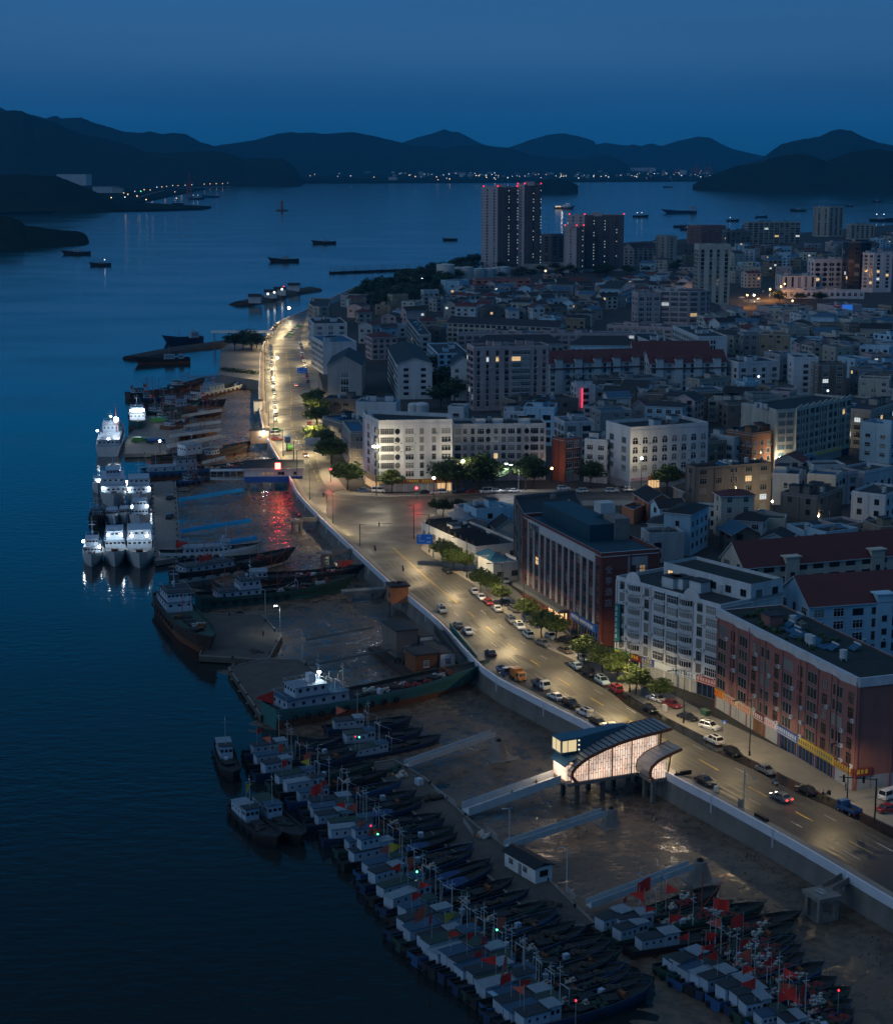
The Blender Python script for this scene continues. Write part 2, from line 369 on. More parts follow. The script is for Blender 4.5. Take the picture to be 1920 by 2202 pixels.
rr = N.new('ShaderNodeMapRange'); rr.inputs[1].default_value = .40; rr.inputs[2].default_value = .60; rr.inputs[3].default_value = .16; rr.inputs[4].default_value = .6
L.new(c.outputs['Fac'], rr.inputs[0]); L.new(rr.outputs[0], bs.inputs['Roughness']); bs.inputs['Specular IOR Level'].default_value = .35
bp = N.new('ShaderNodeBump'); bp.inputs['Strength'].default_value = .7; bp.inputs['Distance'].default_value = .5; L.new(c.outputs['Fac'], bp.inputs['Height']); L.new(bp.outputs[0], bs.inputs['Normal'])
def mudz(x, y, d):
    n = noise.noise((x*.05, y*.05, 0)) * .35 + noise.noise((x*.2, y*.2, 3)) * .22 + noise.noise((x*.7, y*.7, 9)) * .10
    ext = 58 if y < 700 else 58 - (y-700)*.06
    ch = noise.noise((x*.045+2, y*.03, 21)); n -= .5*max(0, .10-abs(ch))*8*min(1,max(0,d-6)/6)
    return -4.35 - max(0, d) / max(ext, 18) * 1.35 + n * .8
b = MB(); st = 1.5; idx = {}
x0, x1, y0, y1 = -190, 100, 200, 1000
for j in range(int((y1-y0)/st)):
    for i in range(int((x1-x0)/st)):
        x = x0+i*st; y = y0+j*st
        # quick reject by the wall's x at that y
        pass
import bisect
wy = sorted((p.y, p.x) for p in WS); wys = [q[0] for q in wy]
def wallx(y):
    k = min(len(wy)-1, max(1, bisect.bisect(wys, y))); (ya, xa), (yb, xb) = wy[k-1], wy[k]
    return xa + (xb-xa) * ((y-ya)/(yb-ya) if yb != ya else 0)
rows = []
ny = int((y1-y0)/st); DS = [-1.2] + [i*1.5 for i in range(60)] 
secs = []
for j in range(ny):
    y = y0 + j*st; xw = wallx(y); xw2 = wallx(y+3); sl = math.sqrt(1+((xw2-xw)/3)**2)
    row = []
    for d in DS:
        x = xw - d*sl - .0; z = mudz(x, y, d) if d > 1.2 else -4.0
        row.append((x, y, z))
    secs.append(row)
b.loft(secs, 0, False, False); o = b.obj('mud_flat', MUD, smooth=True, flip=False); tag(o,'','',kind='structure')
# loose stones and debris lying on the mud below the wall
b = MB(); r2 = random.Random(5)
for i in range(2600):
    y = r2.uniform(235, 700); d = 1.5+abs(r2.gauss(0,9)); xw = wallx(y); x = xw-d*1.08
    if noise.noise((x*.06,y*.06,4)) < -.05 and d > 4: continue
    z = mudz(x,y,d); s_ = r2.uniform(.1,.42); n0 = len(b.v)
    b.v += [(x-s_,y+r2.uniform(-.1,.1),z-.1),(x,y-s_*.8,z-.1),(x+s_,y,z-.1),(x,y+s_*.8,z-.1),(x+r2.uniform(-.1,.1),y,z+s_*.8)]
    for f in ((0,1,4),(1,2,4),(2,3,4),(3,0,4)): b.f.append(tuple(n0+k for k in f)); b.m.append(0)
o = b.obj('rubble', mat('wet_stone',(.035,.03,.026),.35,spec=.5,alpha_island=.5), flip=False); tag(o,'','',kind='stuff')
# road markings
YEL = mat('yellow_line_paint', (.62,.42,.05), .6); WHT = mat('white_line_paint', (.6,.6,.58), .6)
def dash(name, a, c, wd, mt):
    d = (c - a).normalized(); s_ = Vector((-d.y, d.x, 0)) * wd/2
    b = MB(); b.prism([tuple((a+s_).xy), tuple((a-s_).xy), tuple((c-s_).xy), tuple((c+s_).xy)], .002, .010); o = b.obj(name, mt); tag(o,'','',kind='structure')
CEN = resample([at('P', x, y) for x, y in ((1850,1768),(1660,1664),(1382,1513),(1084,1338),(884,1183),(812,1120),(785,1096))], 1.0)
def dashes(name, line, on, off, mt, wd=.18, s0=0):
    acc = 0; i = 0; n = len(line)
    while i < n - on - 1:
        dash(name, line[i], line[i+on], wd, mt); i += on + off
    return
dashes('road_marking_line', CEN[:-60], 6, 9, YEL, .2)
WEAR = mat('tyre_worn_asphalt', (.046,.044,.042), .42, nz=(.35,.6,(.062,.060,.056)))
for dd in (1.3, 2.7, 4.6, 5.9, -1.3, -2.7, -4.5, -5.8):
    a_, c_ = offset(CEN[10:-20:4], dd-.22), offset(CEN[10:-20:4], dd+.22); b = MB(); b.prism([(p.x+.08*math.sin(i*.9),p.y) for i, p in enumerate(a_)]+[(p.x,p.y) for p in reversed(c_)], .0, .0012); o = b.obj('tyre_wear', WEAR); tag(o,'','',kind='structure')
tail = CEN[-75:]
for sgn in (.18, -.18):
    oo = offset(tail, sgn); dashes('road_marking_line', oo, 10, 0, YEL, .12)
CEN2 = resample([at('P', x, y) for x, y in ((640,966),(622,930),(588,861),(583,826),(585,797),(580,750),(572,692))], 1.0)
dashes('road_marking_line', CEN2, 5, 6, YEL, .22)
for dd in (3.6, -3.7):
    dashes('road_marking_line', offset(CEN[:-70], dd), 4, 10, WHT, .12)
sideln = resample([Vector((5,601,0)), Vector((60,607.5,0))], 1.0); dashes('road_marking_line', sideln, 4, 6, WHT, .15)
# repairs in the asphalt and manhole covers
PATCH = mat('asphalt_patch', (.032,.031,.030), .6, nz=(.5,.4)); PATCHL = mat('asphalt_worn', (.085,.082,.076), .55, nz=(.5,.4))
for i in range(26):
    q = KERB[rnd.randrange(len(KERB))]; j_ = KERB.index(q); t_ = (KERB[min(j_+1,len(KERB)-1)]-KERB[max(j_-1,0)]).normalized(); n_ = Vector((-t_.y,t_.x,0))
    c = q + n_*rnd.uniform(4,13); a_, w_ = rnd.uniform(1.2,6), rnd.uniform(.5,1.6)
    b = MB(); b.prism([tuple((c+t_*sx*a_+n_*(sy*w_+rnd.uniform(-.1,.1))).xy) for sx,sy in ((-1,-1),(1,-1),(1,1),(-1,1))], .001, .0025+.0002*i); o = b.obj('asphalt_patch', PATCH if i%3 else PATCHL); tag(o,'','',kind='structure')
# ---- hills
HM = mat('wooded_hill', (.020,.030,.020), 1, spec=0, nz=(.012,.7,(.011,.017,.012)))
def hill(sky, D, foot, depth, steps=170, wig=.05, seed=0):
    pts = [atd(w_, x, y, D) for w_, x, y in sky]
    n = steps; xs0 = pts[0].x; xs1 = pts[-1].x; secs = []
    def top(x):
        for a, c in zip(pts, pts[1:]):
            if a.x <= x <= c.x: return a.z + (c.z - a.z) * (x - a.x) / max(1e-6, c.x - a.x)
        return pts[-1].z
    for i in range(n + 1):
        x = xs0 + (xs1 - xs0) * i / n; h = max(top(x), ZW)
        sec = []
        for k in range(-5, 10):
            t = k / 9 if k > 0 else k / 5
            yy = D - t * foot if k > 0 else D - t * depth
            pr = 1 - (abs(t) ** 1.25); z = (ZW - 2) + (h - ZW + 2) * pr
            if k != 0: z += (h - ZW) * wig * noise.noise((x * 6 / max(foot,1) + seed, yy * 5 / max(foot,1), seed)) * min(1, 4 * (1 - abs(t)))
            else: z += (h - ZW) * (.014 * noise.noise((x * 30 / foot, seed, 1)) + .016 * noise.noise((x * 95 / foot, seed, 7)))
            xx = x * (yy / D) if True else x
            sec.append((xx, yy, z))
        secs.append(sec)
    b = MB(); b.loft(secs, 0, False, False); o = b.obj('hill', HM, smooth=True); tag(o,'','',kind='structure'); return o
def A(*q): return [('A', x, y) for x, y in q]
def B(*q): return [('B', x, y) for x, y in q]
def C(*q): return [('C', x, y) for x, y in q]
hill(A((-700,640),(-300,690),(0,738),(60,745),(120,765),(150,795),(260,812),(340,832),(400,855),(466,872),(510,890),(560,912)), 2560, 120, 500, wig=.1, seed=1)
hill(A((-400,470),(0,490),(150,488),(350,500),(450,540),(540,575),(640,625),(690,665),(720,690)), 4300, 380, 500, wig=.08, seed=2)
hill(A((-500,60),(-60,85),(0,112),(60,102),(130,105),(200,140),(330,175),(470,235),(640,275),(800,315),(880,355),(1000,358),(1280,345),(1400,365),(1480,400),(1520,388),(1700,392),(1760,430),(1800,480),(1830,560)), 8800, 1500, 1500, wig=.06, seed=3)
hill(A((-500,-60),(0,80),(40,105),(200,130),(270,150),(330,135),(380,150),(490,145),(560,175),(650,200),(740,230),(850,238),(910,228),(970,245),(1050,238),(1120,245),(1200,290),(1290,318),(1500,380),(1700,420)), 12500, 1500, 1500, wig=.05, seed=4)
hill(A((1000,420),(1290,316),(1440,295),(1540,280),(1660,245),(1760,232)) + B((0,238),(100,235),(150,245),(330,232),(450,255),(620,295),(700,320),(780,315),(870,330),(980,310),(1090,305),(1200,322),(1290,330),(1400,370),(1480,378),(1600,392),(1700,402)) + C((0,372),(70,370),(140,395),(210,440)), 13500, 1300, 1500, wig=.05, seed=5)
hill(B((300,380),(500,330),(630,297),(720,265),(800,245),(885,215),(930,232),(970,232),(1050,275),(1100,300),(1300,380)), 17000, 1200, 1500, wig=.04, seed=6)
hill(B((1000,400),(1290,320),(1400,280),(1500,250),(1600,240),(1700,260),(1792,290)) + C((0,310),(50,297),(200,315),(225,305),(270,318),(340,300),(400,318),(500,285),(600,265),(620,258),(640,262),(690,265),(750,300),(800,325),(870,345),(1000,375),(1200,395)), 18000, 1500, 1500, steps=140, wig=.04, seed=7)
hill(C((820,440),(1000,395),(1050,355),(1120,305),(1250,275),(1350,260),(1420,225),(1470,215),(1540,225),(1620,265),(1700,295),(1792,312),(2100,350),(2500,420)), 12500, 1500, 1500, wig=.05, seed=8)
hill(C((585,555),(640,515),(700,500),(760,470),(850,440),(1000,415),(1050,390),(1150,372),(1240,360),(1330,385),(1390,410),(1450,385),(1520,358),(1620,340),(1700,336),(1792,350),(2100,370),(2400,480)), 6900, 420, 900, wig=.07, seed=9)
hill(B((1390,545),(1440,522),(1560,520),(1640,530),(1690,556)), 6200, 120, 200, steps=30, wig=.07, seed=10)
b = MB()
fs = [atd('A',690,560,8200), atd('B',900,530,8600), atd('C',60,512,9000), atd('C',900,500,9200)]
b.prism([(-5000,8050),(-1500,8000),(-600,8150),(0,8300),(700,8600),(1500,8900),(2600,9000),(2600,16000),(-5000,16000)], -7, -3); o = b.obj('far_shore', HM); tag(o,'','',kind='structure')
b = MB(); b.prism([(-1500,3880),(-1130,3720),(-980,3760),(-900,3900),(-640,4080),(-560,4170),(-560,4330),(-800,4700),(-900,6800),(-2600,6800)], -7, -2); o = b.obj('headland_shore', HM); tag(o,'','',kind='structure')
# ================================================================ BUILDINGS
WM = {}
def window_mesh(kind, glass):
    """unit window: x -.5...5, z 0..1, facing -y"""
    key = (kind, glass.name)
    if key in WM: return WM[key]
    b = MB(); fr = {'white': FRAMEW, 'arch': FRAMEW, 'grey': FRAMEG, 'bay': FRAMEW, 'dark': FRAMEK, 'strip': FRAMEG, 'brown': FRAMEB, 'tall': FRAMEK, 'round': FRAMEK}.get(kind, FRAMEG)
    if kind == 'bay':
        b.box(-.5,-.5,.0,.5,.02,.12,2); b.box(-.5,-.5,.95,.5,.02,1.0,2)
        b.box(-.48,-.46,.12,.48,.0,.95,1)
        for i in range(7):
            x = -.48 + .96*i/6; b.box(x-.012,-.49,.12,x+.012,-.46,.95,0)
        b.box(-.48,-.49,.62,.48,-.46,.66,0)
        mats = [fr, glass, WPAINT]
    elif kind == 'small':
        b.box(-.5,-.03,0,.5,.02,1,1); mats = [fr, glass]
    elif kind == 'curve':
        arc = [(-.5+i/8, -.75*math.sin(PI*(.08+.84*i/8))) for i in range(9)]
        b.loft([[(x,y,z) for x,y in arc] for z in (0,.36)], 2, False, False); b.loft([[(x,y,z) for x,y in arc] for z in (.92,1.0)], 2, False, False)
        b.loft([[(x*.98,y*.95+.01,z) for x,y in arc] for z in (.36,.92)], 1, False, False)
        for z in (0,.36,1.0): b.face([(x,y,z) for x,y in arc], 2)
        for i in range(9):
            x, y = arc[i]; b.box(x-.01,y-.02,.36,x+.01,y+.02,.92,0)
        mats = [FRAMEW, glass, WHITE]
    elif kind == 'arch':
        pts = [(-.5,0),(.5,0),(.5,.6)] + [(.5*math.cos(t), .6+.4*math.sin(t)) for t in (R(30),R(60),R(90),R(120),R(150))] + [(-.5,.6)]
        b.face([(x*.9,-.02,z*.95+.02) for x,z in pts], 1)
        ring = [(x,-.05,z) for x,z in pts]; n = len(ring)
        for i in range(n):
            p, q = ring[i], ring[(i+1)%n]; b.face([p,q,(q[0]*.82,q[1],q[2]*.88+.05),(p[0]*.82,p[1],p[2]*.88+.05)], 0)
        b.box(-.03,-.05,.05,.03,-.02,.95,0); b.box(-.45,-.05,.55,.45,-.02,.6,0); mats = [fr, glass]
    elif kind == 'round':
        pts = [(.5*math.cos(R(a)), .5+.5*math.sin(R(a))) for a in range(22, 382, 45)]
        b.face([(x,-.06,z) for x,z in pts], 1)
        for i in range(8):
            p, q = pts[i], pts[(i+1)%8]; b.bar((p[0],-.06,p[1]),(q[0],-.06,q[1]),.06)
        b.box(-.02,-.1,0,.02,-.05,1,0); mats = [fr, glass]
    else:
        t = .05
        b.box(-.5,-.06,0,-.5+t,.02,1,0); b.box(.5-t,-.06,0,.5,.02,1,0); b.box(-.5+t,-.06,1-t,.5-t,.02,1,0); b.box(-.5+t,-.06,0,.5-t,.02,t,0)
        b.box(-.5+t,-.025,t,.5-t,.015,1-t,1)
        nm = {'strip': 9, 'tall': 1, 'white': 2, 'grey': 2, 'dark': 1, 'brown': 2}.get(kind, 2)
        for i in range(1, nm + 1):
            x = -.5 + i/(nm+1); b.box(x-.018,-.05,t,x+.018,-.026,1-t,0)
        if kind in ('white','grey','strip','brown'): b.box(-.5+t,-.052,.66,.5-t,-.027,.70,0)
        if kind == 'white': b.box(-.56,-.14,-.06,.56,.0,-.001,0)
        mats = [fr, glass]
    me = b.mesh('window', mats); WM[key] = me; return me
def ac_mesh():
    if 'ac' not in WM:
        b = MB(); b.box(-.45,-.55,0,.45,-.12,.65,0); b.tube([(-.1,-.56,.32),(-.1,-.57,.32)],.24,10,1); b.box(-.35,-.12,.05,-.3,0,.1,1); b.box(.3,-.12,.05,.35,0,.1,1)
        WM['ac'] = b.mesh('air_conditioner', [WPAINT, FRAMEK])
    return WM['ac']
BLD = []   # (centre, height, short name) of named buildings, used for wording labels
def sarea(p): return .5*sum(p[i][0]*p[(i+1)%len(p)][1]-p[(i+1)%len(p)][0]*p[i][1] for i in range(len(p)))
def foot(chain, depth=None, square=True):
    c = [Vector((p.x, p.y)) for p in chain]
    if len(c) == 3 and depth is None:
        l, m, r = c
        if square:
            e1, e2 = l - m, r - m
            if e1.length > e2.length: n = Vector((-e1.y, e1.x)).normalized(); n = n if n.dot(e2) > 0 else -n; r = m + n * e2.length
            else: n = Vector((-e2.y, e2.x)).normalized(); n = n if n.dot(e1) > 0 else -n; l = m + n * e1.length
        return [l, m, r, l + r - m]
    a, z = c[0], c[-1]; d = z - a; n = Vector((-d.y, d.x)).normalized()
    if n.dot(((a + z) / 2)) < 0: n = -n
    return c + [z + n * depth, a + n * depth]
def W(kind='grey', sp=3.4, w=1.7, h=1.5, fh=3.0, z0=1.0, ac=.0, lit=.007, curt=.3, skip=0, cols=None, glass=None, top=.6): 
    return dict(kind=kind, sp=sp, w=w, h=h, fh=fh, z0=z0, ac=ac, lit=lit, curt=curt, skip=skip, cols=cols, glass=glass, top=top)
def building(label, short, fp, h, wall=WHITE, roof='flat', roofm=ROOFF, win=None, wins=None, rim=RIM, par=.8, shops=None, clutter=2, ridge=3.0, axis=None, cat='building', name='building', group=None, over=.5, base=0.0, tiers=None, named=True):
    if sarea(fp) < 0: fp = fp[::-1]; rev = True
    else: rev = False
    n = len(fp); O = fp[0]
    P_ = [p - O for p in fp]
    root = thing(name, label, cat, (O.x, O.y, base), 0, group)
    cen = sum(P_, Vector((0,0))) / n
    if named: BLD.append((O + cen, h, short))
    b = MB(); top = h + (par if roof == 'flat' else 0)
    for i in range(n):
        p, q = P_[i], P_[(i+1)%n]; b.face([(p.x,p.y,-.2),(q.x,q.y,-.2),(q.x,q.y,top),(p.x,p.y,top)], 0)
    if roof == 'flat':
        ins = [p + (cen - p).normalized() * .38 for p in P_]
        for i in range(n):
            p, q, pi, qi = P_[i], P_[(i+1)%n], ins[i], ins[(i+1)%n]
            b.face([(p.x,p.y,top),(q.x,q.y,top),(qi.x,qi.y,top),(pi.x,pi.y,top)], 1)
            b.face([(pi.x,pi.y,top),(qi.x,qi.y,top),(qi.x,qi.y,h),(pi.x,pi.y,h)], 0)
        r = MB(); r.prism([(p.x,p.y) for p in ins], h - .2, h)
        if h >= 9:
            sty = rnd.random()
            for i in range(n):
                p, q = P_[i], P_[(i+1)%n]; ln = (q-p).length; dd = (q-p)/max(ln,.1); nn = Vector((dd.y,-dd.x))
                if nn.dot(-(O+(p+q)/2)) <= 0 or ln < 4: continue
                for z in ([h-.15] + ([3.4+3*k for k in range(int((h-4)/3))] if sty < .6 else [])):
                    a_, b_ = p+nn*.005, q+nn*.005; b.prism([tuple(a_),tuple(b_),tuple(b_+nn*.14),tuple(a_+nn*.14)], z, z+.16, 1 if z > h-1 else 0)
                if sty > .35:
                    m_ = max(2, int(ln/6.8))
                    for k in range(m_+1):
                        c = p+dd*(.25+(ln-.5)*k/m_)+nn*.01; b.prism([tuple(c-dd*.2),tuple(c+dd*.2),tuple(c+dd*.2+nn*.2),tuple(c-dd*.2+nn*.2)], .0, h, 0)
        b.obj('wall', [wall, rim], root, flip=False); ro = r.obj('roof', roofm, root)
    else:
        q = P_[:4]; e01 = (q[1]-q[0]).length; e12 = (q[2]-q[1]).length
        ax = axis if axis is not None else (0 if e01 >= e12 else 1)
        if rev and axis is not None: pass
        if ax == 1: q = [q[1], q[2], q[3], q[0]]
        # ridge runs parallel to q0->q1
        m0 = (q[0]+q[3])/2; m1 = (q[1]+q[2])/2
        if roof == 'hip':
            dv = (m1-m0).normalized()*min((q[0]-q[3]).length/2,(m1-m0).length*.45); r0, r1 = m0+dv, m1-dv
        else:
            r0, r1 = m0, m1
            b.face([(q[0].x,q[0].y,h),(q[3].x,q[3].y,h),(m0.x,m0.y,h+ridge)],0); b.face([(q[1].x,q[1].y,h),(q[2].x,q[2].y,h),(m1.x,m1.y,h+ridge)],0)
        b.obj('wall', [wall, rim], root, flip=False)
        r = MB(); dl = (q[1]-q[0]).normalized(); dn = (q[3]-q[0]).normalized(); W2 = (q[3]-q[0]).length/2; dz = ridge*over/W2
        o_ = over
        if roof == 'hip':
            c4 = [q[0]-dl*o_-dn*o_, q[1]+dl*o_-dn*o_, q[2]+dl*o_+dn*o_, q[3]-dl*o_+dn*o_]
            v = lambda p, z: (p.x, p.y, z)
            for f in ((c4[0],c4[1],r1,r0),(c4[2],c4[3],r0,r1)): r.face([v(f[0],h),v(f[1],h),v(f[2],h+ridge),v(f[3],h+ridge)],0)
            r.face([v(c4[1],h),v(c4[2],h),v(r1,h+ridge)],0); r.face([v(c4[3],h),v(c4[0],h),v(r0,h+ridge)],0); r.prism([(p.x,p.y) for p in c4], h-.25, h-.004, 1)
        else:
            for s_, (ea, eb) in ((1,(q[0],q[1])),(-1,(q[3],q[2]))):
                a0 = ea - dl*o_ - dn*o_*s_; a1 = eb + dl*o_ - dn*o_*s_; b1 = r1 + dl*o_; b0 = r0 - dl*o_
                z0, z1 = h - dz + .02, h + ridge + .02
                lo = [(a0.x,a0.y,z0),(a1.x,a1.y,z0),(b1.x,b1.y,z1),(b0.x,b0.y,z1)]; hi = [(x,y,z+.22) for x,y,z in lo]
                r.face(hi,0); r.face(lo,1)
                for k in range(4): r.face([lo[k],lo[(k+1)%4],hi[(k+1)%4],hi[k]],1)
        ro = r.obj('roof', [roofm, rim], root, flip=False)
    # openings on the sides that can be seen
    cand = []
    for i in range(n):
        p, q = P_[i], P_[(i+1)%n]; ln = (q-p).length
        if ln < 1.5: continue
        d = (q-p)/ln; nrm = Vector((d.y, -d.x)); mid = O + (p+q)/2
        if nrm.dot(-mid) <= 0: continue
        key = i if not rev else (n-2-i) % n
        s_ = wins.get(key, win) if wins else win
        rot = math.atan2(d.y, d.x); E = (root, p, d, nrm, ln, rot, key)
        if shops is not None and key in shops: shopfront(E, shops[key], h, mid)
        if not s_: continue
        nb = s_['cols'] or max(1, int((ln - .6) / s_['sp']))
        z = s_['z0']; fl = 0
        while z + s_['h'] < h - s_['top'] + .5:
            for k in range(nb):
                if s_['skip'] and rnd.random() < s_['skip']: continue
                t = (k + .5) / nb * ln
                cand.append((t, z, E, s_))
            z += s_['fh']; fl += 1
    seen = 0; rest = MB(); restm = None
    for t, z, E, s_ in cand:
        _, p, d, nrm, ln, rot, key = E; x = rnd.random()
        g = s_['glass'] or (LITW if x < s_['lit']*.6 else LITC if x < s_['lit'] else CURT if x < s_['lit']+s_['curt'] else GLASSD)
        pos = p + d*t + nrm*.01; hs_ = s_['h']*(1.0 if s_['h'] > 2.4 else 1.22)
        kd = s_['kind'] if not isinstance(s_['kind'], (list, tuple)) else s_['kind'][int((t/ln)*len(s_['kind'])*.999)]
        ww = s_['w'] if not isinstance(s_['w'], (list, tuple)) else s_['w'][int((t/ln)*len(s_['w'])*.999)]
        if kd not in ('curve','strip'): ww = min(ww*1.34, max(ww, ln/max(1,s_['cols'] or int((ln-.6)/s_['sp']) or 1)*.8)) if isinstance(s_['w'],(int,float)) else ww*1.2
        seen += 1
        if seen <= 100:
            link('window', window_mesh(kd, g), root, (pos.x,pos.y,z), rot, (ww, 1 if kd not in ('curve',) else ww*.33, hs_))
            if s_['ac'] and rnd.random() < s_['ac']:
                pa = p + d*min(ln-.6, t + ww*.5 + .5) + nrm*.01
                link('air_conditioner', ac_mesh(), root, (pa.x,pa.y,z-.3), rot)
        else:
            c0 = p + d*(t-ww/2) + nrm*.03; c1 = p + d*(t+ww/2) + nrm*.03
            rest.face([(c0.x,c0.y,z),(c1.x,c1.y,z),(c1.x,c1.y,z+s_['h']),(c0.x,c0.y,z+s_['h'])], 1 if g in (LITW, LITC) else 0)
    if rest.f:
        o = rest.obj('window', [GLASSD, LITC], root, flip=False); o['kind'] = 'stuff'
    if roof == 'flat' and clutter:
        ex = max(p.x for p in P_)-min(p.x for p in P_); 
        for k in range(int(clutter*2.3+.5)):
            u, v = rnd.uniform(.2,.8), rnd.uniform(.25,.8)
            c = P_[0]+(P_[1]-P_[0])*u + (P_[-1]-P_[0])*v
            d = (P_[1]-P_[0]).normalized(); e = Vector((-d.y, d.x)); rot = math.atan2(d.y, d.x); kind = rnd.choice(('stair','tank','box','solar','stair')) if n == 4 else 'tank'
            bb = MB(); md = min((P_[1]-P_[0]).length, (P_[-1]-P_[0]).length)
            if kind == 'stair' and md > 8:
                bb.box(-1.8,-1.5,h,1.8,1.5,h+2.5,0); bb.box(-2.1,-1.8,h+2.5,2.1,1.8,h+2.65,1); bb.obj('stair_tower', [wall, ROOFF], root, loc=(c.x,c.y,0), rot=rot)
            elif kind == 'tank':
                bb.tube([(0,0,h+.5),(0,0,h+2.1)],.75,10); [bb.box(x-.06,y-.06,h,x+.06,y+.06,h+.5) for x in(-.5,.5) for y in (-.5,.5)]; bb.obj('water_tank', CONCL, root, loc=(c.x,c.y,0))
            elif kind == 'box': bb.box(-1,-.7,h,1,.7,h+1.1); bb.box(-.3,-.3,h+1.1,.3,.3,h+1.5); bb.obj('roof_vent', CONC, root, loc=(c.x,c.y,0), rot=rot)
            else:
                bb.face([(-1.2,-.8,h+.35),(1.2,-.8,h+.35),(1.2,.7,h+1.3),(-1.2,.7,h+1.3)]); bb.tube([(-1.2,.75,h+1.4),(1.2,.75,h+1.4)],.2,6,1); bb.obj('solar_heater', [GLASSB, CONCL], root, loc=(c.x,c.y,0), rot=rot)
    return root
SIGNM = [mat('sign_red', (.34,.03,.03), .5), mat('sign_blue', (.02,.10,.36), .5), mat('sign_green', (.02,.20,.12), .5), mat('sign_white', (.55,.62,.68), .5), mat('sign_yellow', (.60,.42,.03), .5), mat('sign_orange', (.62,.26,.02), .5), mat('sign_maroon', (.17,.03,.03), .5), mat('sign_cream', (.5,.44,.30), .6)]
SH_G = mat('shutter_grey', (.36,.38,.40), .6, nz=(.8,.4)); SH_B = mat('shutter_brown', (.18,.09,.04), .6); SHLIT = lit('lit_shop', (1,.62,.30), .8)
INKS = [mat('ink_white', (.7,.7,.7), .5), mat('ink_yellow', (.75,.55,.05), .5), mat('ink_navy', (.02,.04,.14), .5), mat('ink_red', (.5,.02,.02), .5)]
def fakewords(b, x0, x1, z0, z1, y, m):
    """tiny shop lettering: rows of stroked characters too small to read in the photograph"""
    s = (z1 - z0); x = x0
    while x + s*.8 < x1:
        for k in range(3):
            zz = z0 + s*(.05+.36*k); b.box(x, y-.03, zz, x+s*.72, y, zz+s*.14, m)
        xx = x + rnd.uniform(.1,.5)*s; b.box(xx, y-.034, z0, xx+s*.14, y-.002, z1, m)
        if rnd.random() < .6: b.box(x, y-.036, z0, x+s*.12, y-.004, z0+s*.6, m)
        x += s*1.05
def shopfront(E, spec, h, mid):
    """spec: list of (share of the frontage, sign material no, ink no, front kind)"""
    root, p, d, nrm, ln, rot, key = E
    tot = sum(q[0] for q in spec); t = 0
    for sh, sg, ink, fk in spec:
        L_ = ln*sh/tot; a = p + d*t + nrm*.02; t += L_
        b = MB(); b.box(.12,-.06,.05,L_-.12,0,2.75,0)
        if fk == 'shutter':
            for i in range(9): b.box(.12,-.085,.1+i*.3,L_-.12,-.062,.13+i*.3,1)
            mats = [SH_G, FRAMEG]
        elif fk == 'brown': mats = [SH_B, FRAMEK]; [b.box(.12,-.085,.1+i*.3,L_-.12,-.062,.13+i*.3,1) for i in range(9)]
        elif fk == 'glass':
            mats = [GLASSD, SIGNM[1]]; k = max(2, int(L_/1.3))
            for i in range(k+1): x = .12+(L_-.24)*i/k; b.box(x-.1,-.12,.05,x+.1,-.062,2.75,1)
        elif fk == 'door': mats = [FRAMEB, FRAMEK]; b.box(L_*.3,-.09,.05,L_*.7,-.062,2.5,1)
        else:
            mats = [SHLIT, FRAMEB]; k = max(2, int(L_/1.2))
            for i in range(k+1): x = .12+(L_-.24)*i/k; b.box(x-.07,-.12,.05,x+.07,-.062,2.75,1)
        b.obj('shop_front', mats, root, loc=(a.x,a.y,0), rot=rot)
        if sg is not None:
            b = MB(); b.box(.05,-.35,2.85,L_-.05,-.0,4.4,0); fakewords(b, .3, L_-.3, 3.4, 4.2, -.352, 1)
            if L_ > 4: fakewords(b, .3, L_-.3, 2.98, 3.2, -.352, 1)
            b.obj('sign_board', [SIGNM[sg], INKS[ink]], root, loc=(a.x,a.y,0), rot=rot)
def pz(w_, z, *pts): return [at(w_, x, y, z) for x, y in pts]
# ---- named buildings, near to far
apart = lambda **k: W('white', 3.6, 1.8, 1.5, 3.0, 1.1, **k)
def sgn_text(body, size, mt, parent, loc, rot, ext=.05):
    c = bpy.data.curves.new('lettering', 'FONT'); c.body = body; c.size = size; c.extrude = ext; c.align_x = 'CENTER'; c.materials.append(mt)
    o = bpy.data.objects.new('lettering', c); COL.objects.link(o); dg = bpy.context.evaluated_depsgraph_get(); me = bpy.data.meshes.new_from_object(o.evaluated_get(dg)); bpy.data.objects.remove(o); o = link('lettering', me); o.parent = parent; o.location = loc; o.rotation_euler = rot; return o
# red brick apartment block
h = 21.0
a, c = at('M',475,590,0), at('M',1500,1215,0)
fa = foot([a, c, at('M',1745,1172,0)])
e = (fa[1]-fa[0]).normalized(); fa = [fa[0], fa[1], fa[1]+Vector((-e.y,e.x))*15, fa[0]+Vector((-e.y,e.x))*15] if Vector((-e.y,e.x)).dot(Vector((1,.3)))>0 else [fa[0], fa[1], fa[1]-Vector((-e.y,e.x))*15, fa[0]-Vector((-e.y,e.x))*15]
SH = [(2,5,3,'shutter'),(3,7,3,'shutter'),(3,7,3,'shutter'),(2.4,6,0,'brown'),(2.4,3,3,'shutter'),(4,1,0,'glass'),(6.4,4,2,'glass'),(3.2,6,1,'shutter')]
red = building('red brick apartment block with wavy pale cornice over lit shop signs', 'the red brick block', fa, h, REDB, roofm=ROOFM, win=None,
   wins={0: W(['bay2','brown']*6, 4.0, [3.1,1.5]*6, 1.85, 2.9, 4.6, ac=.45, lit=.015, cols=12), 1: None}, shops={0: SH, 1:[(3,6,1,'shutter'),(10,None,0,'shutter')]}, clutter=5, par=.3)
d = fa[1]-fa[0]; ln = d.length; d = d/ln; nr = Vector((d.y,-d.x)); nr = nr if nr.dot(-fa[0])>0 else -nr
b = MB(); rows = []
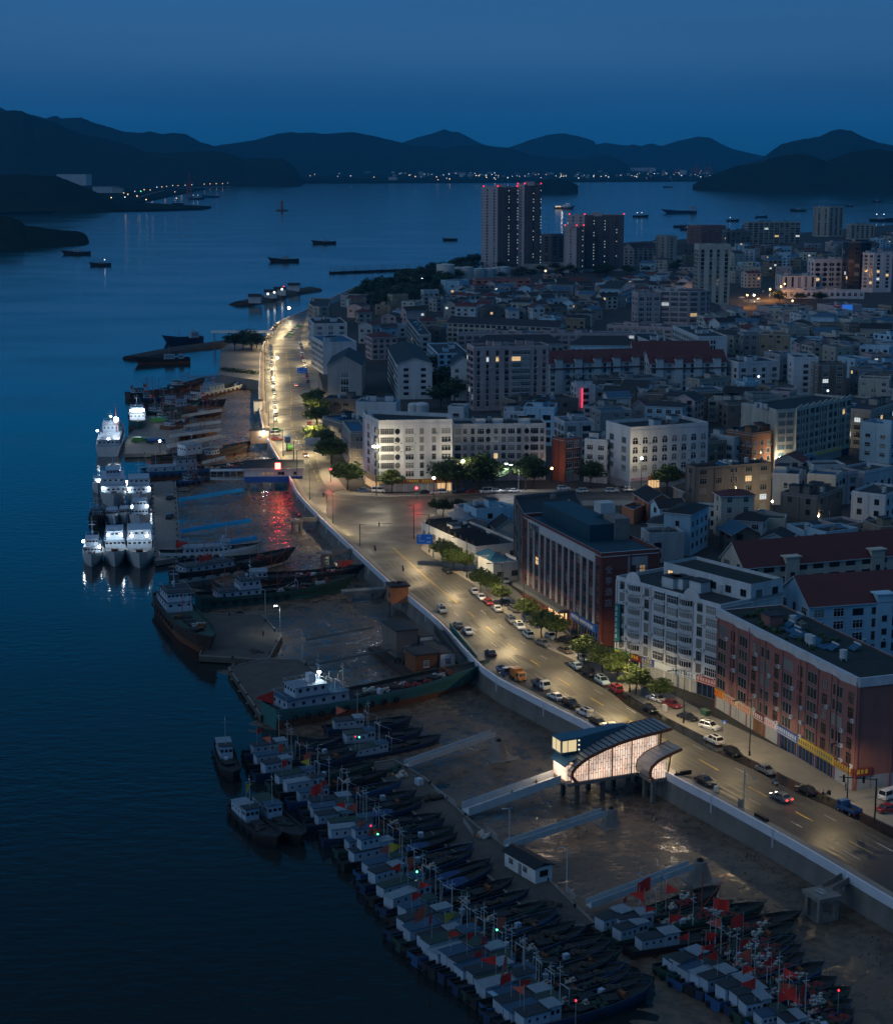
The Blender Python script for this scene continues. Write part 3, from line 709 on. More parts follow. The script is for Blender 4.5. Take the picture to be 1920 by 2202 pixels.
for i in range(97):
    t = ln*i/96; o_ = .35+.28*math.sin(t*2*PI/8.0); 
    q = d*t
    rows.append([(q.x,q.y,h-1.1),(q.x+nr.x*o_,q.y+nr.y*o_,h-1.0),(q.x+nr.x*(o_+.25),q.y+nr.y*(o_+.25),h+.75),(q.x-nr.x*.3,q.y-nr.y*.3,h+.75)])
b.loft(rows, 0, True, True); q0 = d*ln; q1 = q0 - nr*15
b.prism([tuple(q0+d*.3),tuple(q0-d*.1),tuple(q1-d*.1),tuple(q1+d*.3)], h-1.0, h+.75)
RED0 = fa[0]; b.obj('cornice', RIM, red)
b = MB(); q = d*(ln*.30)-nr*5; q2 = d*(ln*.62)-nr*9.5
b.prism([tuple(q),tuple(q+d*ln*.32),tuple(q+d*ln*.32-nr*3.5),tuple(q-nr*3.5)], h+.1, h+.3); b.obj('roof_sheet', ROOFB, red)
b = MB()
for i in range(60):
    t = rnd.uniform(.05,.6); c_ = d*(ln*t)-nr*rnd.uniform(2,11); r_ = rnd.uniform(.3,.8); b.ball((c_.x,c_.y,h+.3),r_,0,5,3)
b.obj('roof_garden', mat('roof_plants',(.03,.055,.025),.9,alpha_island=.5), red)
# drain pipes
b = MB()
for k in range(1,6): q = d*(ln*k/6+.15)+nr*.08; b.tube([(q.x,q.y,.2),(q.x,q.y,h-1)],.07,5)
b.obj('drain_pipe', FRAMEB, red)
# white apartment block with rounded balconies
h = 20.5
l, m_ = at('I',1152,1420,0), fa[0]
l = at('I',1165,880,h); c = at('J',465,1105,h)
dd = (fa[1]-fa[0]).normalized()
dw = Vector((c.x-l.x, c.y-l.y)); lw = dw.length; dw.normalize(); nw = Vector((dw.y,-dw.x)); nw = nw if nw.dot(-Vector((l.x,l.y)))>0 else -nw
l2 = Vector((l.x,l.y)); fw = [l2, l2+dw*lw, l2+dw*lw-nw*19, l2-nw*19]
SH = [(4,2,1,'lit'),(2.6,6,1,'glass'),(3,1,1,'shutter'),(4,3,0,'shutter'),(5.5,3,2,'shutter'),(4.6,0,0,'glass')]
wb = building('white apartment block with rounded balconies and little curved gables', 'the white balcony block', fw, h, WHITE, win=W('grey',5,2.4,1.5,2.9,4.9,ac=.3,cols=2),
   wins={0: W(['grey','curve','grey','bay','bay','curve','grey','bay'], 4, [1.3,4.2,1.5,2.6,2.6,4.4,1.4,3.2], 1.75, 2.75, 4.7, ac=.6, curt=.45, cols=8)}, shops={0: SH}, clutter=3)
for t0, wd in ((.1,4.6),(.66,4.8)):
    b = MB()
    pts = []
    for i in range(13):
        u = i/12; z = h+.8+1.9*math.sin(PI*u)**.6*(1 if .0<u<1 else 0); q = dw*(lw*t0+wd*u)+nw*.12; pts.append((q.x,q.y,z))
    base = [(p[0],p[1],h-.2) for p in pts]; back = [(p[0]-nw.x*.35,p[1]-nw.y*.35,p[2]) for p in pts]
    b.loft([base,pts,back], 0, False, False); b.obj('curved_gable', WHITE, wb, flip=False)
for t in (.345,.625): b = MB(); q = dw*(lw*t)+nw*.16; b.bar((q.x,q.y,4.5),(q.x,q.y,h+.6),.45); b.obj('pilaster', WHITE, wb)
q = dw*1.2+nw*.4; b = MB(); b.box(-.9,-.2,6.2,.9,0,15,0)
for i in range(6): fakewords(b,-.6,.7,7+i*1.3,7.9+i*1.3,-.202,1)
b.obj('sign_board',[mat('sign_teal',(.02,.17,.17),.5),INKS[0]],wb,loc=(q.x,q.y,0),rot=math.atan2(dw.y,dw.x))
# dark roofed penthouse behind
q0 = l2 - nw*9 + dw*6
building('white rooftop storey with dark moss roof on the balcony block', 'the dark rooftop storey', [q0, q0+dw*(lw-6), q0+dw*(lw-6)-nw*9.9, q0-nw*9.9], 3.2, WHITE, roofm=ROOFM, win=W('dark',4,1.3,1.3,3,.8), base=h+.01, clutter=0, rim=ROOFM, named=False)
# hotel
h = 22.0
hc = [at('I',*q,h) for q in ((450,400),(1050,708),(1530,690))]
fh_ = foot(hc); d1 = (fh_[1]-fh_[0]); lh = d1.length; d1.normalize()
ht = building('dark red brick hotel with tall white vertical piers and a glass lobby', 'the brick hotel', fh_, h, DKRED, roofm=mat('hotel_roof',(.014,.058,.085),.6,nz=(.2,.5)), win=None,
   wins={0: None, 1: None}, clutter=0, par=.9)
nh = Vector((d1.y,-d1.x)); nh = nh if nh.dot(-fh_[0])>0 else -nh; roth = math.atan2(d1.y,d1.x)
b = MB(); b2 = MB()
t0, t1 = 4.2, lh-3.6; nb = 11
for k in range(nb+1):
    t = t0+(t1-t0)*k/nb; q = d1*t+nh*.25; b.bar((q.x,q.y,4.6),(q.x,q.y,h-2.0),.8,.5)
pa, pb = d1*(t0-.4)+nh*.32, d1*(t1+.4)+nh*.32
b.prism([tuple(pa),tuple(pb),tuple(pb-nh*.3),tuple(pa-nh*.3)], h-2.0, h+.2)
b.obj('white_pier', mat('hotel_pier',(.50,.49,.49),.7,nz=(.5,.3)), ht)
for k in range(nb):
    t = t0+(t1-t0)*(k+.5)/nb; q = d1*t+nh*.03
    for f in range(5):
        g = LITW if (k,f)==(1,2) else (GLASSD if (k+f)%4 else CURT)
        link('window', window_mesh('tall', g), ht, (q.x,q.y,5.0+f*3.15), roth, (2.3,1.5,2.1))
for t in (2.1, lh-1.8):
    for f in range(5): q = d1*t+nh*.03; link('window', window_mesh('tall', GLASSD), ht, (q.x,q.y,5.0+f*3.15), roth, (1.6,1,2.0))
b = MB(); pa, pb = d1*(-1)+nh*2.6, d1*(lh*.62)+nh*2.6
b.prism([tuple(pa),tuple(pb),tuple(pb-nh*2.5),tuple(pa-nh*2.5)], 3.6, 4.5); b.obj('canopy', mat('canopy_grey',(.10,.11,.12),.6), ht)
b = MB(); L_ = lh*.24; b.box(0,-.06,.1,L_,0,3.4,0)
for i in range(13): b.box(L_*i/12-.1,-.14,.1,L_*i/12+.1,-.062,3.4,1)
q = d1*(lh*.36)+nh*.02; b.obj('lobby_glazing', [lit('lobby_glow',(1,.58,.26),2.0), FRAMEB], ht, loc=(q.x,q.y,0), rot=roth)
lo = lamp('POINT', (0,0,0), 350, (1,.62,.3), ht, .4); q = d1*(lh*.48)+nh*2.0; lo.location = (q.x,q.y,2.6)
b = MB(); L_ = lh*.30; b.box(0,-.9,3.2,L_,0,4.9,0); fakewords(b,.8,L_-.8,3.8,4.6,-.902,1); q = d1*(lh*.68)+nh*.02
b.obj('sign_board',[SIGNM[1],INKS[0]],ht,loc=(q.x,q.y,0),rot=roth)
b = MB(); b.box(0,-.06,.1,L_,0,3.1,0); [b.box(L_*i/9-.12,-.12,.1,L_*i/9+.12,-.062,3.1,1) for i in range(10)]; b.obj('shop_front',[GLASSD,SIGNM[1]],ht,loc=(q.x,q.y,0),rot=roth)
b = MB(); pa = d1*3-nh*4; b.prism([tuple(pa),tuple(pa+d1*lh*.62),tuple(pa+d1*lh*.62-nh*8),tuple(pa-nh*8)], h, h+4.2); b.obj('roof_house', MATS['hotel_roof'], ht)
b = MB(); pa = d1*(lh*.55)-nh*10.5; b.prism([tuple(pa),tuple(pa+d1*7),tuple(pa+d1*7-nh*4),tuple(pa-nh*4)], h, h+5.4); b.obj('stair_tower', CONC, ht)
b = MB(); pa = d1*(lh*.5)-nh*10.8; b.box(-2,-2,h+5.4,2,2,h+8,0); b.obj('water_tank', CONCL, ht, loc=(pa.x+1,pa.y,0), rot=roth)
INKP = mat('hotel_lettering', (.27,.28,.30), .5)
q = d1*(t0+4.2)+nh*.5; sgn_text('全季酒店', 1.9, FRAMEK, ht, (q.x,q.y,h-1.75), (R(90),0,roth))
s1 = (fh_[2]-fh_[1]); ls = s1.length; s1.normalize(); ns = Vector((s1.y,-s1.x)); ns = ns if ns.dot(-fh_[1])>0 else -ns; rots = math.atan2(s1.y,s1.x)
for i, ch in enumerate('全季酒店'):
    q = d1*lh + s1*2.0 + ns*.12; sgn_text(ch, 2.0, INKP, ht, (q.x,q.y,h-4.0-i*2.7), (R(90),0,rots), .08)
q = d1*lh + s1*(ls*.62) + ns*.03; b = MB(); b.box(-2.6,-.06,h-5.6,2.6,0,h-.6,0); b.obj('grey_panel', GREYW, ht, loc=(q.x,q.y,0), rot=rots)
for k, g in ((-1.3,GLASSD),(1.2,LITD)): q2 = q + s1*k + ns*.07; link('window', window_mesh('dark', g), ht, (q2.x,q2.y,h-5), rots, (1.5,1,2.4))
# back wing of the hotel
building('dark flat roofed wing behind the brick hotel', 'the hotel back wing', [Vector((p.x,p.y)) for p in pz('I',20.9,(380,262),(450,390),(922,376),(850,215))], 21, DGREY, roofm=ROOFK, win=W('tall',3,1.6,2,3.2,5), clutter=1, rim=ROOFK)
# residential rows with red roofs
bl = {}
def B_(key, label, short, fp, *a, **k): bl[key] = building(label, short, fp, *a, **k)
h = 18.5
f1 = foot(pz('J',h,(1010,965),(1150,1090),(1792,1045)))
e = (f1[2]-f1[1]).normalized(); f1 = [f1[0],f1[1],f1[1]+e*75,f1[0]+e*75]
B_('r1','pale blue apartment row with long dark red roof behind the red brick block','the nearer red roofed row',f1,h,BLUEW,'gable',ROOFR,W(['white','grey','small','grey','white'],4.6,[2.2,2.2,1.0,2.2,2.2],1.6,2.9,1.2,ac=.35,lit=.0),axis=1,ridge=5.0)
h = 17.5
f2 = foot(pz('J',h,(415,720),(645,790),(1792,690)))
e = (f2[2]-f2[1]).normalized(); f2 = [f2[0],f2[1],f2[1]+e*110,f2[0]+e*110]
B_('r2','cream apartment row with very long red roof and one lit window','the farther red roofed row',f2,h,CREAM,'gable',ROOFR,W(['grey','grey','small','grey'],4.4,[2.4,2.2,1.1,2.2],1.6,2.9,1.2,ac=.35,lit=.008),axis=1,ridge=5.0)
B_('b54','narrow pale blue tower house with dark roof','the pale blue tower house',foot(pz('J',12.5,(60,350),(235,380),(370,312))),12.5,BLUEW,'hip',ROOFK,W('dark',6,.9,1.3,3.2,2.2,cols=1),wins={1:W('dark',3.4,1.0,1.3,3.2,2)},ridge=1.4)
B_('b55','cream house with dark red tiled parapet roof beside the blue tower house','the cream red-rimmed house',foot(pz('J',13,(305,222),(470,240),(725,232))),13,CREAM,'hip',ROOFR,W('white',4.6,1.2,1.6,3.2,1.2),ridge=1.5)
B_('b56','large dark brown workshop block with stained walls','the dark brown block',foot(pz('F',16,(495,1135),(605,1148),(1060,1118))),16,BROWNW,'flat',ROOFK,W('grey',5,2,1.6,3.2,1.4,lit=.03,skip=.3),clutter=4,rim=BROWNW)
B_('b57','low dark brown building lit by a lane lamp on one corner','the lamp-lit low block',foot(pz('J',11,(905,235),(1210,258),(1400,190))),11,BROWNW,'flat',ROOFF,W('dark',5,1.1,1.4,3.4,2),clutter=3,rim=GREYW)
B_('b58','broad white hall with flat grey roof at the picture edge','the broad white hall',foot(pz('J',9,(1365,35),(1575,65),(1792,20))),9,WHITE,'flat',ROOFF,W('dark',3.5,1,1.7,4,3.5),wins={0:None},clutter=1)
B_('b58b','white two storey school block with flat roof and paired windows','the white school block',foot(pz('J',11.5,(1465,222),(1735,248),(1900,180))),11.5,WHITE,'flat',ROOFF,W('dark',4,1.2,1.5,3.6,1.5),clutter=1)
B_('b59','small white flat house behind the lane lamp','the small white lane house',foot(pz('J',10,(865,78),(1068,88)),11),10,WHITE,'flat',ROOFF,W('dark',6,.9,1.4,3.4,2.5),clutter=1)
B_('b60','orange gabled cottage with dark roof','the orange cottage',foot(pz('I',6.5,(1300,215),(1412,285),(1590,268))),6.5,ORANGEW,'gable',ROOFK,W('dark',4,1,1.2,3,1.6),axis=0,ridge=2.4)
B_('b60b','low orange shed beside the orange cottage','the orange shed',foot(pz('I',4,(1210,330),(1300,365),(1330,345)),8),4,ORANGEW,'flat',ROOFF,None,clutter=0)
B_('b61','pale blue two storey house above the market sheds','the market house',foot(pz('H',8,(1185,290),(1275,330),(1460,310))),8,BLUEW,'flat',ROOFF,W('dark',5,1.2,1.3,3.4,2),clutter=1)
B_('b61b','pale blue annex next to the market house','the market annex',foot(pz('H',7,(1462,320),(1560,310)),9),7,BLUEW,'flat',ROOFB,W('dark',5,1.1,1.3,3.4,2.4),clutter=0)
B_('b62','long low market shed with black tiled roof along the pavement','the black roofed market',foot(pz('H',4.6,(885,425),(1270,600),(1600,575))),4.6,WHITE,'flat',ROOFK,W('grey',3.5,1.4,1.3,3,1.6,ac=.3),clutter=2,rim=DGREY)
b = MB()
q = at('H',900,395,6); mk = bl['b62']; f0 = foot(pz('H',4.6,(885,425),(1270,600),(1600,575)))
dm = (f0[1]-f0[0]); lm = dm.length; dm.normalize(); em = (f0[2]-f0[1]).normalized(); base_ = Vector(mk.location[:2])
for i in range(9):
    q = f0[0]+dm*(lm*(i+.1)/9.5)-base_; wd = lm/9.5*.9; D_ = 9
    A0, A1, A2 = q, q+dm*wd/2, q+dm*wd
    for (u,z),(v,z2) in (((A0,4.7),(A1,6.6)),((A1,6.6),(A2,4.7))):
        b.face([(u.x+em.x*.8,u.y+em.y*.8,z),(v.x+em.x*.8,v.y+em.y*.8,z2),(v.x+em.x*D_,v.y+em.y*D_,z2),(u.x+em.x*D_,u.y+em.y*D_,z)])
    b.face([(A0.x+em.x*.8,A0.y+em.y*.8,4.7),(A1.x+em.x*.8,A1.y+em.y*.8,6.6),(A2.x+em.x*.8,A2.y+em.y*.8,4.7)])
b.obj('pitched_roof', ROOFK, mk, flip=False)
B_('b63','low shed with bright blue sheet roof behind the market','the blue roofed market shed',foot(pz('H',5,(1160,410),(1340,400)),14),5,GREYW,'gable',ROOFB,None,ridge=1.2)
B_('b64','single storey white shop with green-blue hipped roof','the hip roofed shop',foot(pz('H',4.5,(1370,690),(1500,680)),11),4.5,WHITE,'hip',ROOFB,None,ridge=2)
B_('b65','white garage shed with sheet roof beside the hotel','the white garage',foot(pz('H',4.8,(1395,720),(1600,700)),10),4.8,WHITE,'flat',ROOFB,W('grey',4,1.5,1.3,3,1.4),clutter=0)
# intersection front
h = 24
fc = [at('E',405,832,h), at('E',490,872,h), at('E',930,865,h)]; fc = [Vector((p.x,p.y)) for p in fc]
dn_ = (fc[2]-fc[1]).normalized(); nn_ = Vector((-dn_.y,dn_.x)); fc = fc+[fc[2]+nn_*14, fc[0]+nn_*10]
SH = [(4,4,0,'shutter'),(3,6,1,'shutter'),(4,6,1,'shutter'),(4,6,1,'shutter'),(4,6,1,'lit')]
B_('c1','white corner apartment block at the junction under the tall lamp','the white corner block',fc,h,WHITE,'flat',ROOFK,None,
   wins={0:W('grey',3,2,1.7,3.0,5.2,cols=2),1:W(['strip','round','white','grey','grey','white'],4,[6.4,1.5,2.6,1.2,1.2,2.8],1.7,3.0,5.2,ac=.3,cols=6,lit=.04,curt=.45)},shops={0:[(3,4,0,'lit')],1:SH},clutter=1,par=1.3)
b = MB(); q = (fc[1]+fc[2])/2+nn_*6 - fc[0] if False else None
h = 20
fc2 = [Vector((p.x,p.y)) for p in pz('E',h,(938,885),(1495,880))]
B_('c2','long white apartment range behind the street trees at the junction','the long white range',foot([fc2[0].to_3d(),fc2[1].to_3d()],13),h,WHITE,'flat',ROOFK,None,
   wins={0:W(['grey','white','grey','white','round','white','grey','white','grey','round','grey','white'],2.6,[2.2,1.3,1.1,2.2,1.4,1.3,1.3,2.2,1.3,1.4,2.4,1.2],1.7,3.0,5.0,ac=.25,cols=12,lit=.03,curt=.4),1:W()},shops={0:[(4,6,1,'shutter')]*2+[(4,None,1,'shutter')]*8},clutter=5)
B_('c3','beige house with blue roof on the corner lane','the beige corner house',foot(pz('E',13.5,(270,862),(318,930),(425,930))),13.5,BEIGE,'flat',ROOFB,W('white',3.4,1.9,1.5,3,1.4,curt=.5),clutter=0)
B_('c4','low dark house under blue tarpaulins by the corner lane','the tarpaulin house',foot(pz('E',11,(150,835),(265,870)),13),11,DGREY,'flat',ROOFB,W(),clutter=3)
B_('c5','red brick narrow building with white windows on the side road','the narrow brick shop',foot(pz('E',15,(1532,958),(1612,975),(1725,970))),15,mat('bright_brick',(.22,.068,.048),.8,nz=(.4,.4)),'flat',ROOFF,W('white',3.6,2.0,2,3.6,5,cols=2,ac=.3),wins={0:None},shops={1:[(5,2,0,'shutter'),(3,0,0,'shutter')]},clutter=2)
fq = foot([at('E',1727,972,15),at('F',68,982,15)],13)
B_('c6','white building beside the narrow red brick shop','the white shop house',fq,15,WHITE,'flat',ROOFF,W('white',3.4,1.8,1.5,3.4,5,ac=.2),shops={0:[(4,2,0,'shutter'),(4,None,0,'shutter')]},clutter=3)
B_('f20','white block with rows of arched windows at the side road bend','the arched window block',foot(pz('F',21,(115,868),(212,912),(680,880))),21,WHITE,'flat',ROOFK,W('arch',3.6,1.8,2.2,3.3,6.0,ac=.2,curt=.4),wins={0:W('strip',4,3,1.8,3.3,6,cols=2)},shops={0:[(4,None,0,'shutter')],1:[(3,3,3,'shutter'),(2,0,1,'lit'),(4,6,1,'shutter'),(4,6,1,'shutter')]},clutter=2,par=1.2)
B_('f21','ochre three storey house on the lamp-lit lane','the ochre house',foot(pz('F',11,(675,992),(835,972)),13),11,OCHRE,'flat',ROOFB,W('grey',3.6,1.9,1.6,3.2,1.4,ac=.2),clutter=2)
B_('f22','white three storey house between ochre and orange fronts','the white middle house',foot(pz('F',12.5,(837,960),(940,942)),13),12.5,WHITE,'flat',ROOFF,W('white',3.4,1.9,1.6,3.2,1.4,ac=.2),clutter=2)
B_('f23','orange brick block glowing over the lit lane','the orange brick block',foot(pz('F',14,(945,942),(1142,912)),14),14,ORANGEW,'flat',ROOFF,W('white',3.2,1.3,1.6,3.1,3.6,ac=.6),clutter=3)
h = 22
ff = [Vector((p.x,p.y)) for p in pz('F',h,(990,768),(1090,800),(1208,792),(1540,722))]
dn_ = (ff[3]-ff[2]).normalized(); nn_ = Vector((-dn_.y,dn_.x)); nn_ = nn_ if nn_.y>0 else -nn_
ff = ff+[ff[3]+nn_*16, ff[0]+nn_*8]
B_('f24','cream eight storey block with scalloped parapet and gold shop sign','the scalloped cream block',ff,h,CREAM,'flat',ROOFK,None,
   wins={0:None,1:W('strip',8,7,1.6,3,4.6,cols=1,glass=GLASSB),2:W('grey',3.3,1.9,1.8,3.0,4.6,ac=.15,lit=.02)},shops={2:[(2,2,0,'shutter'),(3,3,2,'glass'),(7,7,1,'shutter'),(2,2,0,'glass')]},clutter=3)
b = MB(); O_ = Vector(bl['f24'].location[:2]); L_ = (ff[3]-ff[2]).length
nf_ = -nn_
for i in range(9):
    pts = []
    for k in range(9):
        u = k/8; q = ff[2]+dn_*(L_*(i+u)/9)-O_+nf_*.1; pts.append((q.x,q.y,h+.8+1.3*(u if u<.85 else .85)**1.2))
    b.loft([[(x,y,h-.3) for x,y,z in pts],pts,[(x-nf_.x*.3,y-nf_.y*.3,z) for x,y,z in pts]],0,False,False)
    q = ff[2]+dn_*(L_*i/9)-O_+nf_*.2; b.bar((q.x,q.y,4),(q.x,q.y,h+.8),.4)
b.obj('scalloped_parapet', CREAM, bl['f24'], flip=False)
B_('f25','grey apartment block with lit windows beyond the scalloped block','the grey lit block',foot(pz('F',15,(1548,755),(1660,800),(1860,735))),15,BEIGE,'flat',ROOFF,W('grey',3.4,2,1.6,3,1.4,lit=.05),clutter=3)
B_('f26','small pale blue building with vertical lettering beside the lane end','the lettered blue building',foot(pz('F',14,(1598,875),(1780,895)),11),14,BLUEW,'flat',ROOFB,W('dark',7,1.6,1.2,3.4,2.5,cols=2),clutter=1,par=1.2)
B_('f27','tall plain white block with one bright window','the plain white block',foot(pz('F',18,(1195,478),(1345,478)),16),18,WHITE,'flat',ROOFK,W('grey',9,1.8,1.4,3,1.5,cols=1),clutter=1)
B_('f27b','brown block joined behind the plain white block','the brown annex block',foot(pz('F',16,(1347,520),(1515,518)),14),16,BROWNW,'flat',ROOFF,W('white',7,2.2,1.6,3,1.5,cols=2,lit=.12),clutter=1)
B_('f28','white six storey block with widely spaced square windows','the square windowed block',foot(pz('F',15,(748,545),(862,508),(1110,498)),15) if False else foot(pz('F',15,(862,508),(1110,498)),18),15,WHITE,'flat',ROOFK,W('grey',5,1.8,1.6,3.0,1.6,lit=.04),clutter=3)
B_('f28b','grey stair block right beside the square windowed block','the grey stair block',foot(pz('F',17,(1112,460),(1198,456)),15),17,GREYW,'flat',ROOFF,W('dark',5,3,1.8,3,1.5,cols=1),clutter=1)
B_('f29','small beige building with a dark roof and arched top windows','the arched loft building',foot(pz('F',12,(570,600),(628,612),(808,592))),12,BEIGE,'flat',ROOFG,W('arch',2.6,1.2,1.8,3.6,1.5),clutter=1,rim=BROWNW)
B_('f30','brown flat block below the red roofed terrace','the brown flat block',foot(pz('F',11,(10,605),(170,602)),12),11,BROWNW,'flat',ROOFF,W('grey',3.6,1.8,1.5,3,1.3,ac=.3),clutter=2)
B_('f30b','grey flat block below the red roofed terrace','the grey flat block',foot(pz('F',11,(180,608),(408,598)),12),11,GREYW,'flat',ROOFF,W('strip',4.5,3,1.6,3,1.3),clutter=2)
B_('f31','pale blue balconied villa with a small red roof','the balconied villa',foot(pz('F',10.5,(300,762),(525,772)),11),10.5,BLUEW,'hip',ROOFG,W('white',3.6,1.8,1.6,3.1,1.2),ridge=1.8)
B_('f31b','cottage with bright red roof beside the balconied villa','the red cottage',foot(pz('F',8,(222,760),(300,762)),10),8,GREYW,'gable',ROOFR,W(),ridge=2)
B_('f32','low cream shophouse row with cluttered roofs','the cluttered shophouse',foot(pz('F',9,(680,735),(890,745)),13),9,CREAM,'flat',ROOFF,W('grey',3.6,2,1.5,3,1.3),clutter=5)
# ---- middle distance
B_('e5','grey gabled apartment row beside the waterfront road','the grey gabled row',foot(pz('E',15,(180,522),(385,522)),42),15,GREYW,'gable',ROOFG,W('grey',3.6,2,1.6,3,1.3,cols=None),wins={0:W('white',20,3.0,2.4,3.6,2,cols=1),1:None},axis=1,ridge=4.5)
B_('e5b','white walled apartment row with flat blue roof on the waterfront','the blue flat row',foot(pz('E',16.5,(152,388),(355,383)),40),16.5,WHITE,'flat',ROOFB,W('grey',3.6,2,1.5,3,1.3),wins={0:None},clutter=3)
B_('e5c','white walled waterfront block with a dark stepped roof','the dark stepped block',foot(pz('E',17,(100,275),(298,272)),40),17,WHITE,'flat',ROOFK,W('grey',6,2,1.6,3.2,1.3,lit=.05),clutter=3)
B_('e5d','rounded corner house at the far end of the waterfront road','the rounded corner house',[Vector((p.x,p.y)) for p in pz('E',16,(66,150),(90,168),(130,172),(188,168))]+[Vector((p.x,p.y)) for p in pz('E',16,(200,120),(80,118))],16,BEIGE,'flat',ROOFF,W('strip',4,3,1.5,3,2),clutter=1)
B_('e6','white gable ended apartment block between dark yards','the white gable block',foot(pz('E',17,(542,408),(600,512),(790,522))),17,WHITE,'gable',ROOFG,W('grey',3.6,2,1.5,2.9,1.3),wins={1:W('grey',9,1.8,1.4,2.9,2,cols=2,ac=.5)},axis=0,ridge=2.8)
B_('e7','pink walled house with small red roof','the pink house',foot(pz('E',13,(448,352),(600,348)),18),13,PINKW,'hip',ROOFR,W(),ridge=2.5)
B_('e8','thin dark apartment row running back from the amber lamp','the amber lamp row',foot(pz('E',16,(655,240),(735,340),(782,335))),16,GREYW,'flat',ROOFG,W('grey',3.6,2,1.5,3,1.3),clutter=3)
B_('e9','low pale house with dark roof behind the gable block','the low pale house',foot(pz('E',12,(780,392),(845,455),(985,442))),12,BLUEW,'flat',ROOFG,W(),clutter=2)
B_('e10','white dormered apartment block with dark pitched roof','the dormer block',foot(pz('E',17,(925,518),(1060,518)),28),17,WHITE,'gable',ROOFG,W('white',3.4,1.5,1.5,3,1.4),axis=1,ridge=4)
h = 29
ft = foot(pz('E',h,(1060,415),(1512,405)),14)
B_('e11','ten storey brownish pink slab block with dark balcony bays','the pink slab block',ft,h,PINKW,'flat',ROOFG,W(['dark','dark','grey','dark','bay','bay','dark','grey'],3.2,[1.1,1.3,1.2,1.4,3.4,3.4,1.4,1.2],1.9,2.9,2.2,cols=8,lit=.02,ac=.15),clutter=4)
B_('e12','white terrace with bright red roofs and dormers','the nearer red terrace',foot([at('E',1515,510,15),at('F',300,492,15)],15),15,WHITE,'gable',ROOFR,W(['white','small','white'],3.6,[1.9,1.0,1.9],1.6,2.9,1.3,ac=.2),ridge=5.5)
B_('e12b','second white terrace with a red roof stepping down to trees','the second red terrace',foot(pz('F',15,(330,508),(790,500)),15),15,WHITE,'gable',ROOFR,W(['white','small','white'],3.6,[1.9,1.0,1.9],1.6,2.9,1.3,ac=.2),ridge=5.5)
B_('e12c','third red roofed terrace showing only behind the other two','the rear red terrace',foot([at('F',230,440,15),at('F',690,438,15)],13),15,WHITE,'gable',ROOFR,None,ridge=5)
B_('e13a','long cream row with dark pitched roof below the old quarter','the uppermost long row',foot(pz('E',12.5,(900,262),(1570,292)),13),12.5,CREAM,'gable',ROOFG,W('grey',3.6,2,1.5,3,1.3,lit=.01),ridge=3.5)
B_('e13b','long pinkish row with a continuous strip of top floor windows','the strip windowed row',foot([at('E',965,335,13),at('F',240,330,13)],12),13,PINKW,'flat',ROOFB,W('strip',4.2,3.2,1.5,3,1.3,lit=.02),clutter=8)
B_('e13c','grey apartment row with broad dark hipped roof','the dark hipped row',foot(pz('E',14,(1065,392),(1600,388)),14),14,GREYW,'hip',ROOFG,W(),ridge=4.5)
B_('e13d','pale apartment row with dark hipped roof right of the slab block','the pale hipped row',foot([at('E',1640,396,14),at('F',255,400,14)],14),14,BLUEW,'hip',ROOFG,W(),ridge=4.5)
B_('e13e','white block end-on with a dark flat roof and side balconies','the end-on white block',foot(pz('F',14,(465,285),(622,352),(795,350))),14,WHITE,'flat',ROOFG,W('strip',6,4.5,1.6,3,1.4),wins={1:W('dark',8,2,1.6,3,1.4,cols=1)},clutter=3)
B_('e13f','pale end-on block with dark roof beyond the red terrace','the pale end-on block',foot(pz('F',11,(205,330),(350,388),(515,388))),11,WHITE,'flat',ROOFK,W('strip',6,4.5,1.6,3,1.4),wins={1:None},clutter=3)
B_('e14','low brown commercial shed with flat roof by the waterfront trees','the low brown shed',foot(pz('E',7,(150,728),(430,735)),13),7,BROWNW,'flat',ROOFK,W('grey',4,2,1.4,3,1.5),clutter=2)
B_('e14b','low white annex with blue roof beside the brown shed','the low white annex',foot(pz('E',8,(350,748),(592,752)),14),8,WHITE,'flat',ROOFB,None,clutter=2)
B_('e15','small white stair house in the dark yard','the yard stair house',foot(pz('E',10,(905,775),(1000,778)),9),10,WHITE,'flat',ROOFF,W('dark',5,2,1.4,3,6),clutter=0)
B_('e16a','flat grey house behind the long white range','the rear grey house',foot(pz('E',13,(1240,805),(1360,806)),12),13,WHITE,'flat',ROOFF,W('dark',4,2,1.5,3,1.4),clutter=2)
B_('e16b','teal walled house with roof terrace behind the long range','the teal house',foot(pz('E',15,(1360,778),(1545,782)),13),15,BLUEW,'flat',ROOFF,W('dark',4,2.4,1.7,3,1.4),clutter=3)
B_('e16c','white terrace house with balconies behind the brick shop','the terrace house',foot(pz('E',14,(1605,868),(1785,862)),14),14,WHITE,'flat',ROOFF,W('dark',4,2.4,1.7,3.1,1.4),clutter=3)
B_('e17','long low brown hall with flat dark roof','the long brown hall',foot(pz('E',8,(1310,745),(1690,725)),16),8,BROWNW,'flat',ROOFK,W('dark',4,1.6,1.4,3,2),clutter=2)
B_('e17b','white corner house carrying a red vertical light sign','the neon sign house',foot(pz('E',13,(1680,648),(1792,646)),12),13,WHITE,'flat',ROOFF,W('dark',4,2,1.5,3,1.4),clutter=1)
ns_ = bl['e17b']; b = MB(); b.box(-.32,-.9,3.5,.32,-.1,12.2); f_ = foot(pz('E',13,(1680,648),(1792,646)),12); p = f_[0].lerp(f_[1],.3)-f_[0]; b.obj('light_sign', lit('neon_sign',(1,.06,.14),1.2), ns_, loc=(p.x,p.y,0))
